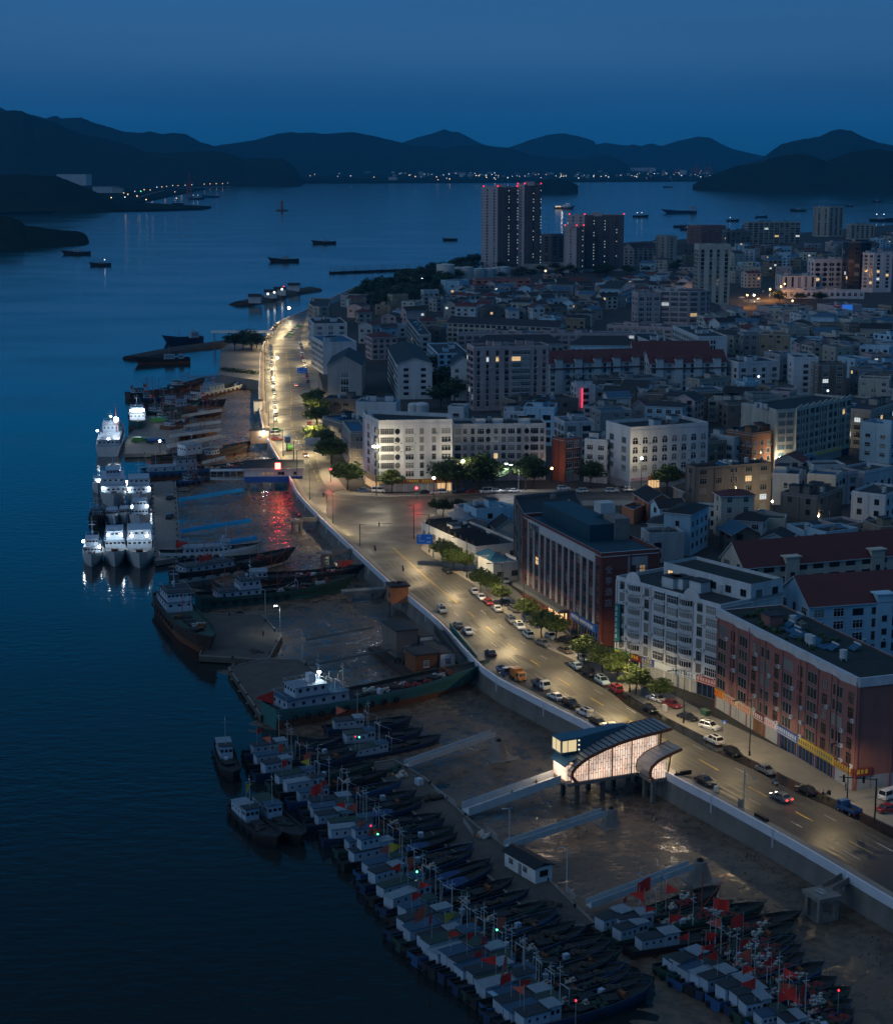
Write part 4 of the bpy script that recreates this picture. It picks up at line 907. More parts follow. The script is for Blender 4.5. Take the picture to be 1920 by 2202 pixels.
# far buildings: set out by the distance of their foot
def fd(w_, yb, yt, xs, ds, depth):
    D = at(w_, sum(xs)/len(xs), yb, 0).y; f = []
    for x, d in zip(xs, ds): q = atd(w_, x, yt, D+d); f.append(Vector((q.x, q.y)))
    return foot([q.to_3d() for q in f], depth), atd(w_, xs[0], yt, D).z
# towers
TW = dict(lit=.02, curt=.1)
B_('t33b','pink five-window-wide wing joined to the rounded office block','the pink office wing',*fd('F',275,88,(256,393),(2,5),14),PINKW,'flat',ROOFF,W('white',5,2.8,2.2,3.6,2,lit=.08),clutter=2)
B_('t33','pinkish office block with rounded corner and ribbon windows','the rounded office block',*fd('F',275,78,(395,560,630,668,690),(6,0,2,6,11),16),PINKW,'flat',ROOFF,None,wins={0:W('strip',6,5.6,2,3.6,2,lit=.08),1:W('strip',6,5.4,2,3.6,2,lit=.08),2:W('strip',6,4,2,3.6,2),3:W('strip',5,3,2,3.6,2)},clutter=3)
B_('t34','tall cream hotel tower with vertical window strips','the tall cream tower',*fd('C',1285,922,(624,815),(0,2),16),CREAM,'flat',ROOFG,W('dark',5.5,1.9,2.2,3.2,3,lit=.01,cols=4),clutter=3,par=1.5)
B_('t35','brown striped apartment tower with curved roofs near the sea','the curved roof tower',*fd('C',930,800,(568,640,786),(5,0,8),16),REDB,'flat',ROOFG,W('strip',7,5,1.5,3,2),clutter=4)
B_('t36','dark apartment slab beside the curved roof tower','the dark sea slab',*fd('C',965,830,(788,936),(0,4),18),DGREY,'flat',ROOFG,W('dark',5,2,1.6,3,2),clutter=3)
B_('t37','wide balconied apartment slab near the anchorage','the wide balcony slab',*fd('C',950,782,(920,1236),(0,6),20),BEIGE,'flat',ROOFG,W('grey',6.5,3.8,1.9,3.0,2,lit=.02),clutter=6)
B_('t38','square beige tower standing against the sea','the square beige tower',*fd('C',865,688,(1330,1410,1496),(8,0,8),20),BEIGE,'flat',ROOFG,W('dark',7,2.2,1.8,3,3),clutter=4)
B_('t39','stepped beige block at the shore below the anchored ships','the stepped shore block',*fd('C',880,792,(1538,1682),(0,3),20),BEIGE,'flat',ROOFG,W('dark',6,2.4,1.8,3,2),clutter=4)
B_('t40','long low white civic building with slotted end wall','the slotted civic hall',*fd('C',1190,1105,(1128,1330),(0,2),24),WHITE,'flat',ROOFF,W('tall',5,1.4,9,12,3),clutter=2)
B_('t41','white wing with rows of dark round windows','the round window wing',*fd('C',1185,1005,(1320,1530),(4,8),18),WHITE,'flat',ROOFG,W('round',6,3.4,3.2,4.3,3,lit=.03),clutter=4)
B_('t42','dark glass office tower with a few blue lit panes','the dark glass tower',*fd('C',1195,896,(1528,1600,1662),(4,0,5),18),GLASSB if False else mat('curtain_wall',(.03,.05,.07),.2,nz=(.3,.5)),'flat',ROOFG,W('small',4.4,3.2,2.2,3.6,3,lit=.06,curt=.1),clutter=2,rim=WHITE)
B_('t43','white hotel slab with a round emblem on its end wall','the white emblem hotel',*fd('C',1200,966,(1615,1680,1790),(5,0,3),16),WHITE,'flat',ROOFG,W('dark',9,2,1.8,3.2,4,lit=.1,cols=2),clutter=2)
p = atd('C',1735,985,bl['t43'].location.y+.0)-bl['t43'].location; b = MB(); b.torus((0,-.6,0),2.0,.25,'y',0,14,4); b.tube([(0,-.6,-2),(0,-.6,-3.2)],.5,6); b.obj('emblem', FRAMEK, bl['t43'], loc=p)
B_('t44','long curved white arcade below the civic hall','the arcade',*fd('C',1235,1190,(1128,1620),(0,-6),12),WHITE,'flat',ROOFF,W('arch',4.6,2.2,3.4,9,2),clutter=2)
def tower(key, label, short, w_, yb, yt, xs, ds, d, stair, seed):
    fp, h = fd(w_, yb, yt, xs, ds, d)
    r = building(label, short, fp, h, TOWERW, 'flat', ROOFG, W('dark',5.5,2.6,1.6,2.95,3,lit=.01,curt=.05), clutter=2, par=1.5, wins={0:W('small',6.5,1.3,1.5,2.95,3,lit=.004)})
    bl[key] = r
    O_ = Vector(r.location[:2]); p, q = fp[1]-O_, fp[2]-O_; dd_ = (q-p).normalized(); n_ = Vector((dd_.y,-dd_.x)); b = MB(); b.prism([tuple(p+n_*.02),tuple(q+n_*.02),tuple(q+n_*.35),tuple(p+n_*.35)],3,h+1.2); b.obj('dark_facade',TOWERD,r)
    for i, (t, e_) in enumerate(stair):
        # dark recessed balcony stack and stair light column on edge e_
        p, q = fp[e_]-O_, fp[e_+1]-O_; dd_ = (q-p).normalized(); n_ = Vector((dd_.y,-dd_.x)); n_ = n_ if n_.dot(-fp[e_])>0 else -n_
        ln_ = (q-p).length
        b = MB(); c = p+dd_*(ln_*t)+n_*.36; 
        w2 = min(3.2, ln_*.16)
        a_, b_ = c-dd_*w2, c+dd_*w2; b.prism([tuple(a_),tuple(b_),tuple(b_+n_*1.2),tuple(a_+n_*1.2)],4,h-2,0)
        for f in range(int(h/2.95)-2):
            z = 5+f*2.95; b.prism([tuple(a_+n_*1.21),tuple(b_+n_*1.21),tuple(b_+n_*1.5),tuple(a_+n_*1.5)],z,z+1.1,1)
        b.obj('balcony_stack',[TOWERD,TOWERD],r)
        b = MB(); s_ = c+dd_*(w2+1.2)
        for f in range(int(h/2.95)-2):
            if rnd.random() < .6: z = 6+f*2.95; b.prism([tuple(s_),tuple(s_+dd_*.6),tuple(s_+dd_*.6+n_*.15),tuple(s_+n_*.15)],z,z+1.0)
        if b.f: b.obj('stair_light', DOTW, r)
    for c in fp[:3]:
        bb = MB(); q = c-O_; bb.ball((q.x,q.y,h+2.2),.7,0,6,4); bb.obj('red_beacon', DOTR, r)
    # rooftop frames
    b = MB(); c = (fp[0]+fp[2])/2-O_; b.box(c.x-5,c.y-3,h,c.x+5,c.y+3,h+4); b.obj('roof_house', TOWERW, r)
    return r
tower('w1','tallest apartment tower with a dark balcony side and red beacons','the tallest tower','B',1062,572,(1120,1205,1322),(3,0,7),16,((.35,1),(.8,1)),1)
tower('w2','tall apartment tower joined to the tallest one by its side','the twin tower','B',1062,557,(1326,1366,1465),(9,7,12),16,((.3,1),(.75,1)),2)
tower('w3','second pale tower with stepped top right of the twin towers','the stepped pale tower','B',1082,808,(1610,1680,1722),(3,0,3),16,((.5,1),),3)
fp_ = None
tower('w4','dark wide tower with three columns of stair lights','the wide dark tower','B',1075,742,(1636,1728,1965),(8,6,12),16,((.12,1),(.4,1),(.7,1)),4)
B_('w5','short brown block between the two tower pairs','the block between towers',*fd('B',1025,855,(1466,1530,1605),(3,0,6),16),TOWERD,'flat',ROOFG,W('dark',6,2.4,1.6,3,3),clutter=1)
b = MB(); b.tube([(0,0,40),(0,0,62)],.4,5); b.obj('mast', STEELG, bl['w5'], loc=(8,6,-9))
B_('w6','slim beige tower near the shore behind the rounded office','the slim beige tower',*fd('C',1057,864,(380,432,492),(4,0,5),16),BEIGE,'flat',ROOFG,W('dark',6,1.8,1.6,3,3),clutter=2)
B_('w7','grey gable block at the foot of the slim beige tower','the shore gable block',*fd('C',1042,935,(172,230,376),(6,0,6),16),GREYW,'gable',ROOFG,W('dark',5,2,1.5,3,2),ridge=5)
B_('w8','long dark block between slim tower and curved roof tower','the dark shore row',*fd('C',1010,933,(494,600),(0,3),18),DGREY,'gable',ROOFG,W(),ridge=4)
B_('w9','low podium building at the foot of the twin towers','the tower podium',*fd('B',1065,1032,(1355,1605),(0,3),24),BEIGE,'flat',ROOFF,W('tall',6,4,5,9,2,lit=.2),clutter=1)
B_('p45','white cubic house near the fuel tanks','the white cubic house',*fd('B',1222,1135,(888,975,1032),(2,0,8),12),BLUEW,'flat',ROOFK,W('dark',6,1.6,1.6,4,3),clutter=0)
B_('p46','long pinkish warehouse near the fuel tanks','the pink warehouse',*fd('B',1180,1128,(1070,1405),(0,5),20),mat('salmon_wall',(.52,.17,.13),.8,nz=(.2,.4)),'flat',ROOFF,W('small',6,2.6,1.2,3.4,2),clutter=1)
B_('p47','salmon four storey block near the towers','the salmon block',*fd('B',1182,1100,(1500,1592),(0,2),16),mat('salmon_pale',(.42,.22,.17),.8,nz=(.2,.4)),'flat',ROOFF,W(),clutter=1)
B_('p48','white house with a red roof near the towers','the white red-roofed house',*fd('B',1192,1140,(1594,1740),(0,2),14),WHITE,'gable',ROOFR,W(),ridge=4)
B_('p49','white villa with gable and three windows in the old quarter','the gabled villa',foot(pz('C',13,(40,1175),(148,1180),(240,1150))),13,BLUEW,'gable',ROOFG,W('dark',5,2,1.6,3.4,2),axis=0,ridge=4)
B_('p50','long pale range with the rounded office behind it','the long pale range',foot(pz('F',11,(70,280),(460,295)),13),11,PINKW,'flat',ROOFG,W('strip',5,3.6,1.5,3.2,1.4),clutter=5)
B_('p51','pinkish hall with a blue glazed front in the far town','the blue glazed hall',foot(pz('F',12,(1090,178),(1300,168)),22),12,PINKW,'flat',ROOFF,W('strip',12,10,3,9,1.5,cols=1,glass=GLASSB),clutter=2)
B_('p52','building wearing a big blue lit screen in the far town','the blue screen building',foot(pz('F',15,(1430,165),(1606,158)),18),15,PINKW,'flat',ROOFF,None,clutter=2)
f_ = foot(pz('F',15,(1430,165),(1606,158)),18); p = f_[0].lerp(f_[1],.48)-f_[0]; b = MB(); b.box(-3.5,-1.6,6,3.5,-.4,16); b.obj('video_screen', lit('blue_screen',(.03,.22,.95),.55), bl['p52'], loc=(p.x,p.y,0))
p = f_[0].lerp(f_[1],.16)-f_[0]; b = MB(); b.box(-1,-2,8,1,-1.2,15); b.obj('light_sign', lit('red_sign',(1,.04,.08),1.6), bl['p52'], loc=(p.x,p.y,0))
B_('p53','white curved front house with red trim by the amber street','the red trimmed house',foot(pz('F',11,(925,300),(1115,315)),14),11,WHITE,'flat',ROOFF,W(),rim=mat('red_trim',(.4,.07,.05),.6),clutter=3)
B_('p54','grey warehouse with a pale flat roof right of the plain white block','the pale roofed warehouse',foot(pz('F',10,(1550,550),(1792,560)),30),10,DGREY,'flat',ROOFB,None,clutter=1)
# stair gables breaking the eaves of the red terraces
for k_, pp_, n_, hh_ in (('e12',[at('E',1515,510,15),at('F',300,492,15)],5,15),('e12b',pz('F',15,(330,508),(790,500)),4,15)):
    f_ = foot(pp_,15); d_ = (f_[1]-f_[0]).normalized(); e_ = Vector((-d_.y,d_.x)); L_ = (f_[1]-f_[0]).length
    for i in range(n_):
        q = d_*(L_*(i+.5)/n_); b = MB(); b.box(-1.9,-.7,0,1.9,4,hh_+2.2,0); b.obj('stair_gable',WHITE,bl[k_],loc=(q.x,q.y,0),rot=math.atan2(d_.y,d_.x)); 
        b = MB(); b.loft([[(x,-1.2,hh_+2.2),(x,1.6,hh_+3.6),(x,4.6,hh_+2.2)] for x in (-2.3,2.3)],0,True,True); b.obj('gable_roof',ROOFR,bl[k_],loc=(q.x,q.y,0),rot=math.atan2(d_.y,d_.x))
    b = MB()
    for z in (12.2,): a_ = d_*.2-e_*.02; c_ = d_*(L_-.2)-e_*.02; b.prism([tuple(a_),tuple(c_),tuple(c_-e_*1.1),tuple(a_-e_*1.1)],z,z+.5)
    b.obj('tile_skirt',ROOFR,bl[k_])
for k_, f_, ts, hh_ in (('r1',f1,(.24,.62),18.5),('r2',f2,(.12,.34,.56,.78),17.5)):
    d_ = (f_[2]-f_[1]).normalized(); L_ = (f_[2]-f_[1]).length
    for t_ in ts:
        q = f_[1]-f_[0]+d_*(L_*t_); b = MB(); b.box(-1.9,-.5,2,1.9,3.5,hh_+1.6,0); b.box(-2.3,-.9,hh_+1.6,2.3,4,hh_+1.85,0); c = b.obj('stair_gable',BLUEW if k_=='r1' else CREAM,bl[k_],loc=(q.x,q.y,0),rot=math.atan2(d_.y,d_.x))
        for z in (5,8,11,14): link('window',window_mesh('dark',GLASSD),c,(0,-.51,z),0,(1.2,1,1.4))
# fuel tanks
def tank(p, r, h, label):
    t = thing('storage_tank', label, 'tank', (p.x,p.y,0), 0, 'round fuel storage tanks'); b = MB(); b.tube([(0,0,0),(0,0,h)], r, 24); b.obj('shell', CONCL, t, smooth=False)
    b = MB(); b.tube([(0,0,h),(0,0,h+.06*r+.2)], r+.15, 24, r1=r*.3); b.obj('roof', CONCL, t); BLD.append((Vector((p.x,p.y)), h, 'the big fuel tank')) if r > 7 else None
    b = MB(); [b.torus((0,0,h*k),r+.05,.12,'z',0,20,4) for k in (.33,.66)]; b.obj('hoop', STEELG, t)
tank(at('B',890,1142,0), 8.4, 17, 'largest white cylindrical fuel tank near the headland')
for i, (x, y, r, hh) in enumerate(((968,1118,5,11),(1020,1120,6,11.5),(1095,1112,5.5,9),(1150,1110,5.5,8.5),(1200,1108,5.5,9.5),(1243,1108,6,10))):
    tank(at('B',x,y,0), r, hh, 'smaller white fuel tank, %s along the row from the largest tank' % ORD[i])
for i, x in enumerate((700,745)):
    p = at('E',x,800,7); t = thing('water_tank', 'white round water tank on the low shed roof, %s one' % ('smaller' if i == 0 else 'bigger'), 'water tank', (p.x,p.y,7.2)); b = MB(); b.tube([(0,0,0),(0,0,3)],2.6+.6*i,16); b.obj('shell',CONCL,t); b = MB(); b.ball((0,0,3),2.6+.6*i,0,14,6,.35); b.obj('lid',CONCL,t)
# ---- filling houses of the old town
PLACED = []
for o in bl.values(): pass
def inpoly(x, y, pl):
    c = False
    for i in range(len(pl)):
        x1, y1 = pl[i]; x2, y2 = pl[i-1]
        if (y1 > y) != (y2 > y) and x < (x2-x1)*(y-y1)/(y2-y1)+x1: c = not c
    return c
FOOT = []   # occupied discs
for o in [red, wb, ht] + list(bl.values()):
    w_ = [c for c in o.children if c.name.startswith('wall')]
    for c in w_:
        xs = [v.co for v in c.data.vertices][:]; 
        mn = Vector((min(v.x for v in xs), min(v.y for v in xs))); mx_ = Vector((max(v.x for v in xs), max(v.y for v in xs)))
        poly_ = []
        for v in xs:
            if v.z < 0:
                q = (round(v.x+o.location.x,2), round(v.y+o.location.y,2))
                if q not in poly_: poly_.append(q)
        FOOT.append(poly_)
def clear(x, y, r):
    for pl in FOOT:
        if inpoly(x, y, pl): return False
        for i in range(len(pl)):
            ax, ay = pl[i]; bx, by = pl[i-1]; dx, dy = bx-ax, by-ay; l2 = dx*dx+dy*dy
            if l2 < 1e-6: continue
            t = max(0,min(1,((x-ax)*dx+(y-ay)*dy)/l2))
            if (ax+dx*t-x)**2+(ay+dy*t-y)**2 < r*r: return False
    for px, py, pr in PLACED:
        if (px-x)**2+(py-y)**2 < (pr+r)**2*.62: return False
    return True
HW = [(WHITE,'white'),(CREAM,'cream'),(GREYW,'grey'),(BLUEW,'pale blue'),(PINKW,'pink'),(BEIGE,'beige'),(BROWNW,'brown'),(WHITE,'white'),(OCHRE,'ochre'),(GREYW,'grey')]
HR = [(ROOFK,'black'),(ROOFG,'dark grey'),(ROOFG,'dark grey'),(ROOFK,'black'),(ROOFR,'red'),(ROOFB,'blue')]
LABN = {}
def housefill(poly_px, n, hr, sr, gable, group, zz=4, tries=30, ang=None, lit=.02):
    pl = [tuple(at(w_, x, y, zz).xy) for w_, x, y in poly_px]
    xs = [p[0] for p in pl]; ys = [p[1] for p in pl]; made = 0
    for k in range(n*tries):
        if made >= n: break
        x = rnd.uniform(min(xs), max(xs)); y = rnd.uniform(min(ys), max(ys))
        if not inpoly(x, y, pl): continue
        a, c = rnd.uniform(*sr), rnd.uniform(*sr)*.8; r = math.hypot(a, c)/2
        if not clear(x, y, r*.92): continue
        PLACED.append((x, y, r)); made += 1
        th = (ang if ang is not None else rnd.choice((R(12),R(-20),R(25),R(102),R(70)))) + rnd.uniform(-.12,.12)
        d = Vector((math.cos(th), math.sin(th))); e = Vector((-d.y, d.x)); o = Vector((x, y))
        fp = [o-d*a/2-e*c/2, o+d*a/2-e*c/2, o+d*a/2+e*c/2, o-d*a/2+e*c/2]
        hh = rnd.uniform(*hr); st = max(1, int(hh/3)); wm, wn = rnd.choice(HW); rm, rn = rnd.choice(HR)
        g = rnd.random() < gable
        near = min(BLD, key=lambda q: (q[0]-o).length)[2]
        base_l = '%s %s house with %s %s roof' % (('one-storey','two-storey','three-storey','four-storey','five-storey','six-storey')[min(st,6)-1], wn, rn if g else ('blue' if rm is ROOFB else 'grey'), 'pitched' if g else 'flat')
        key = (base_l, near); LABN[key] = LABN.get(key, 0)+1
        lab = base_l + (', by ' if LABN[key] == 1 else ', %s by ' % ORD[LABN[key]-1]) + near
        building(lab, '', fp, hh, wm, rnd.choice(('gable','gable','hip')) if g else 'flat', rm if g else (ROOFB if rm is ROOFB else ROOFF), W(rnd.choice(('grey','dark','white')),3.8,1.6,1.4,3.0,1.2,lit=lit,skip=.15), clutter=1 if rnd.random()<.6 else 0, ridge=rnd.uniform(1.6,2.8), name='house', cat='house', group=group, named=False)
housefill([('B',1000,1190),('B',1792,1160),('C',560,1080),('C',600,1290),('C',240,1200),('C',0,1330),('B',1792,1400),('B',900,1330)], 150, (5.5,11), (9,15), .85, 'low houses of the old quarter')
housefill([('B',330,1200),('B',880,1220),('B',900,1330),('E',640,260),('E',200,200)], 16, (6,13), (9,16), .5, 'houses by the wooded headland')
housefill([('C',820,930),('C',1300,940),('C',1792,860),('C',1792,980),('C',1530,1000),('C',1130,1090),('C',830,1180)], 60, (7,16), (11,19), .75, 'houses of the far town centre')
housefill([('F',1090,250),('F',1792,230),('F',1792,520),('F',1520,560),('F',1150,450),('F',820,420),('F',840,330)], 70, (8,15), (10,19), .15, 'flat roofed houses of the eastern town')
housefill([('F',690,190),('F',860,240),('F',830,430),('F',640,330)], 14, (7,12), (10,16), .4, 'houses by the amber street')
housefill([('E',390,300),('E',900,290),('E',1050,520),('E',900,560),('E',780,470),('E',440,430)], 8, (8,13), (9,14), .5, 'houses in the middle town')
housefill([('F',0,700),('F',300,720),('F',560,680),('F',1000,690),('F',1200,720),('F',980,830),('F',650,830),('F',300,860),('F',0,880)], 26, (7,12), (9,15), .2, 'crowded houses behind the side road')
housefill([('F',1540,560),('F',1792,560),('F',1900,760),('F',1600,700)], 10, (8,13), (10,16), .2, 'houses at the edge of the town')
housefill([('I',1560,300),('J',300,160),('J',900,430),('J',1300,440),('J',1792,500),('J',1900,560),('J',500,600),('J',380,620),('J',60,640),('I',1480,640)], 24, (4,8), (8,13), .35, 'low yard houses behind the hotel', lit=.0)
housefill([('J',1000,60),('J',1360,90),('J',1460,230),('J',1210,240)], 6, (7,12), (9,13), .1, 'houses by the broad hall')
housefill([('C',170,940),('C',560,900),('C',600,1080),('C',180,1060)], 14, (8,15), (12,18), .7, 'houses near the shore')
housefill([('H',1500,330),('I',380,330),('I',0,330),('H',1420,560),('H',1560,690)], 5, (3.5,5.5), (7,11), .4, 'sheds behind the market')
# ================================================================ STREET
def paint(n, c): return mat('car_paint_' + n, c, .28, .15, .5, coat=.6)
PAINTS = {'white': paint('white',(.70,.71,.72)), 'black': paint('black',(.012,.012,.014)), 'grey': paint('grey',(.16,.17,.18)), 'silver': paint('silver',(.42,.43,.45)),
  'red': paint('red',(.26,.015,.018)), 'blue': paint('blue',(.03,.10,.26)), 'green': paint('green',(.08,.30,.05)), 'pale blue': paint('pale blue',(.35,.46,.56)), 'brown': paint('brown',(.10,.07,.05)), 'orange': paint('orange',(.5,.18,.03)), 'dark green': paint('dark_green',(.02,.10,.06))}
TYRE = mat('tyre_rubber', (.012,.012,.012), .85); RIMM = mat('wheel_rim', (.35,.36,.37), .4, .6)
HEADM = mat('headlight_glass', (.55,.56,.58), .15); TAILM = mat('taillight', (.28,.01,.01), .3)
HEADL = lit('headlight_lit', (1,.92,.75), 14); TAILL = lit('taillight_lit', (1,.03,.02), 7)
CM = {}
def car_proto(kind, colour, lights=False):
    key = (kind, colour, lights)
    if key in CM: return CM[key]
    Lh, Wd, H = {'sedan': (2.35,.90,1.43), 'suv': (2.35,.94,1.70), 'van': (2.45,.95,1.95), 'hatch': (2.05,.87,1.5)}[kind]
    belt = {'sedan': .90, 'suv': 1.02, 'van': 1.10, 'hatch': .93}[kind]
    side = {'sedan': [(-Lh,.32),(-Lh-.02,.62),(-Lh+.08,belt-.04),(-1.45,belt+.02),(.95,belt),(Lh-.25,.76),(Lh,.58),(Lh-.02,.30)],
            'suv': [(-Lh,.36),(-Lh-.02,.7),(-Lh+.05,belt),(-1.6,belt+.02),(1.0,belt),(Lh-.22,.90),(Lh,.66),(Lh-.02,.34)],
            'van': [(-Lh,.36),(-Lh-.02,.7),(-Lh+.03,belt),(-1.6,belt+.02),(1.6,belt),(Lh-.15,.98),(Lh,.66),(Lh-.02,.34)],
            'hatch': [(-Lh,.32),(-Lh-.02,.66),(-Lh+.05,belt),(-1.45,belt+.02),(.95,belt),(Lh-.2,.80),(Lh,.6),(Lh-.02,.30)]}[kind]
    cabin = {'sedan': (-1.75,-1.05,.30,1.05), 'suv': (-2.2,-1.85,.35,1.1), 'van': (-2.35,-2.2,1.2,1.85), 'hatch': (-1.95,-1.6,.25,1.1)}[kind]
    b = MB(); secs = []
    for y, k in ((-Wd,.90),(-Wd+.06,.985),(0,1.0),(Wd-.06,.985),(Wd,.90)):
        secs.append([(x*(1 if abs(y)<Wd-.01 else .985), y, .30+(z-.30)*(k if z > .6 else 1)) for x, z in side])
    b.loft(secs, 0, True, True)
    x0, x1, x2, x3 = cabin; wt = Wd-.20; wb_ = Wd-.07
    b.loft([[(x1-.06,-wt-.01,H-.05),(x2+.06,-wt-.01,H-.05),(x2+.06,wt+.01,H-.05),(x1-.06,wt+.01,H-.05)],[(x1,-wt+.06,H+.02),(x2,-wt+.06,H+.02),(x2,wt-.06,H+.02),(x1,wt-.06,H+.02)]],0,True,True)
    for xa, xb in ((x0+.02,x1),(x3-.02,x2)):
        for s_ in (-1,1): b.bar((xa,s_*wb_,belt-.02),(xb,s_*(wt+.015),H-.03),.09,.07)
    xm = (x1+x2)/2
    for s_ in (-1,1): b.bar((xm,s_*(wb_+.005),belt),(xm,s_*(wt+.018),H-.03),.08,.05); b.box(x3-.35,s_*(Wd+.09)-.08,belt,x3-.2,s_*(Wd+.09)+.08,belt+.16)
    body = b.mesh('body', PAINTS[colour])
    g = MB(); g.loft([[(x0,-wb_,belt-.03),(x3,-wb_,belt-.03),(x3,wb_,belt-.03),(x0,wb_,belt-.03)],[(x1,-wt,H-.045),(x2,-wt,H-.045),(x2,wt,H-.045),(x1,wt,H-.045)]],0,True,True)
    if kind == 'suv': g.box(x1+.5,-.4,H+.015,x2-.1,.4,H+.028)
    glass = g.mesh('window', GLASSD)
    wh = MB(); wh.tube([(0,-.11,0),(0,.11,0)],.33,12,0); wh.tube([(0,-.12,0),(0,.12,0)],.19,8,1); wheel = wh.mesh('wheel',[TYRE,RIMM])
    hl = MB(); hl.box(-.05,-.2,-.07,.05,.2,.07); hm = hl.mesh('headlight', HEADL if lights else HEADM); tm = hl.mesh('taillight', TAILL if lights else TAILM)
    pl_ = MB(); pl_.box(-.01,-.24,-.06,.01,.24,.06); pm = pl_.mesh('number_plate', SIGNM[1])
    CM[key] = (body, glass, wheel, hm, tm, pm, Lh, Wd, belt); return CM[key]
def car(kind, colour, pos, heading, label, lights=False, group=None):
    body, glass, wheel, hm, tm, pm, Lh, Wd, belt = car_proto(kind, colour, lights)
    t = thing({'sedan':'parked_car','suv':'parked_car','hatch':'parked_car','van':'parked_van'}[kind] if not lights else 'moving_car', label, 'van' if kind=='van' else 'car', pos, heading, group)
    link('body', body, t); link('window', glass, t)
    for x in (-Lh*.58, Lh*.62):
        for y in (-Wd+.10, Wd-.10): link('wheel', wheel, t, (x,y,.33))
    for y in (-.6,.6): link('headlight', hm, t, (Lh-.06,y,.66)); link('taillight', tm, t, (-Lh+.0,y,.74))
    link('number_plate', pm, t, (-Lh-.03,0,.56))
    return t
def truck(pos, heading, label, cabc, bedc, kind, L_=5.6, lights=False):
    t = thing('truck', label, 'truck', pos, heading); x1 = L_/2
    b = MB(); side = [(x1-1.7,.55),(x1-1.7,2.15),(x1-.45,2.15),(x1-.06,1.25),(x1,.9),(x1,.5)]
    b.loft([[(x,y,z) for x,z in side] for y in (-.95,-.9,.9,.95)],0,True,True); b.obj('cab', PAINTS[cabc], t)
    b = MB(); b.loft([[(x1-.42,-.8,2.03),(x1-.42,.8,2.03),(x1-.06,.84,1.3),(x1-.06,-.84,1.3)],[(x1-.38,-.8,2.05),(x1-.38,.8,2.05),(x1-.02,.84,1.32),(x1-.02,-.84,1.32)]],0,True,True); b.box(x1-1.4,-.97,1.3,x1-.5,.97,1.95); b.obj('window', GLASSD, t)
    b = MB(); b.box(-x1,-.4,.5,x1-1.5,.4,.7); b.obj('chassis', STEELD, t)
    b = MB()
    if kind == 'bed':
        b.box(-x1,-1,.75,x1-1.8,1,.85,1)
        for a in ((-x1,-1,.85,x1-1.8,-.93,1.45),(-x1,.93,.85,x1-1.8,1,1.45),(-x1,-.93,.85,-x1+.07,.93,1.45),(x1-1.87,-.93,.85,x1-1.8,.93,1.75)): b.box(*a)
    elif kind == 'box': b.box(-x1,-1.02,.8,x1-1.75,1.02,2.7)
    elif kind == 'tank':
        b.tube([(-x1,0,1.6),(-x1+.3,0,1.6),(x1-2.1,0,1.6),(x1-1.9,0,1.6)],.95,12)
    else:
        b.loft([[(x,y,z) for x,z in ((-x1,.8),(-x1-.2,1.6),(-x1+.5,2.7),(x1-1.8,2.5),(x1-1.8,.8))] for y in (-1,1)],0,True,True)
    b.obj('cargo_body', [PAINTS[bedc], STEELD], t)
    wh = car_proto('suv','white')[2]
    for x in (-x1*.55, x1-.8):
        for y in (-.86,.86): link('wheel', wh, t, (x,y,.42), None, (1.25,1.5,1.25))
    hm, tm = car_proto('suv','white',lights)[3:5]
    for y in (-.7,.7): link('headlight', hm, t, (x1+.0,y,.72)); link('taillight', tm, t, (-x1-.03,y,.68))
    return t
def along(a, c, n): return [a.lerp(c, i/max(1,n-1)) for i in range(n)]
def kdir(p):
    i = min(range(1,len(KERB)), key=lambda k: (KERB[k]-p).length); d = KERB[i]-KERB[i-1]; return math.atan2(d.y,d.x)
def wdir(p):
    i = min(range(1,len(WS)), key=lambda k: (WS[k].xy-p.xy).length); d = WS[i]-WS[i-1]; return math.atan2(d.y,d.x)
KC = [('M',435,735,'suv','white',.3),('M',465,835,'suv','white',0),('M',605,925,'hatch','black',0),('M',850,1055,'sedan','grey',0),('M',1150,1205,'sedan','black',0),
      ('M',270,665,'sedan','black',.25),('L',1480,520,'sedan','black',0),('L',1265,395,'suv','red',0),('L',1180,345,'suv','pale blue',0),('L',1095,290,'suv','black',0),('L',1010,245,'sedan','pale blue',0),
      ('L',940,148,'sedan','brown',0),('L',800,100,'sedan','grey',0),('L',703,45,'suv','pale blue',0),
      ('H',1585,1155,'suv','white',0),('H',1525,1110,'suv','grey',0),('H',1420,1025,'sedan','white',0),('H',1362,980,'sedan','red',0),('H',1310,945,'sedan','white',0),('H',1258,900,'sedan','white',0),('H',1068,755,'sedan','black',0)]
for i, (w_, x, y, k, c, dr) in enumerate(KC):
    p = at(w_, x, y, .5); p.z = 0
    car(k, c, p, kdir(p) + PI*(i%3 != 1) + dr, '%s %s in the tree-lined kerb row, %s from the picture corner' % (c, {'suv':'off-roader','sedan':'saloon','hatch':'hatchback'}[k], ORD[i]), group='cars along the tree-lined kerb')
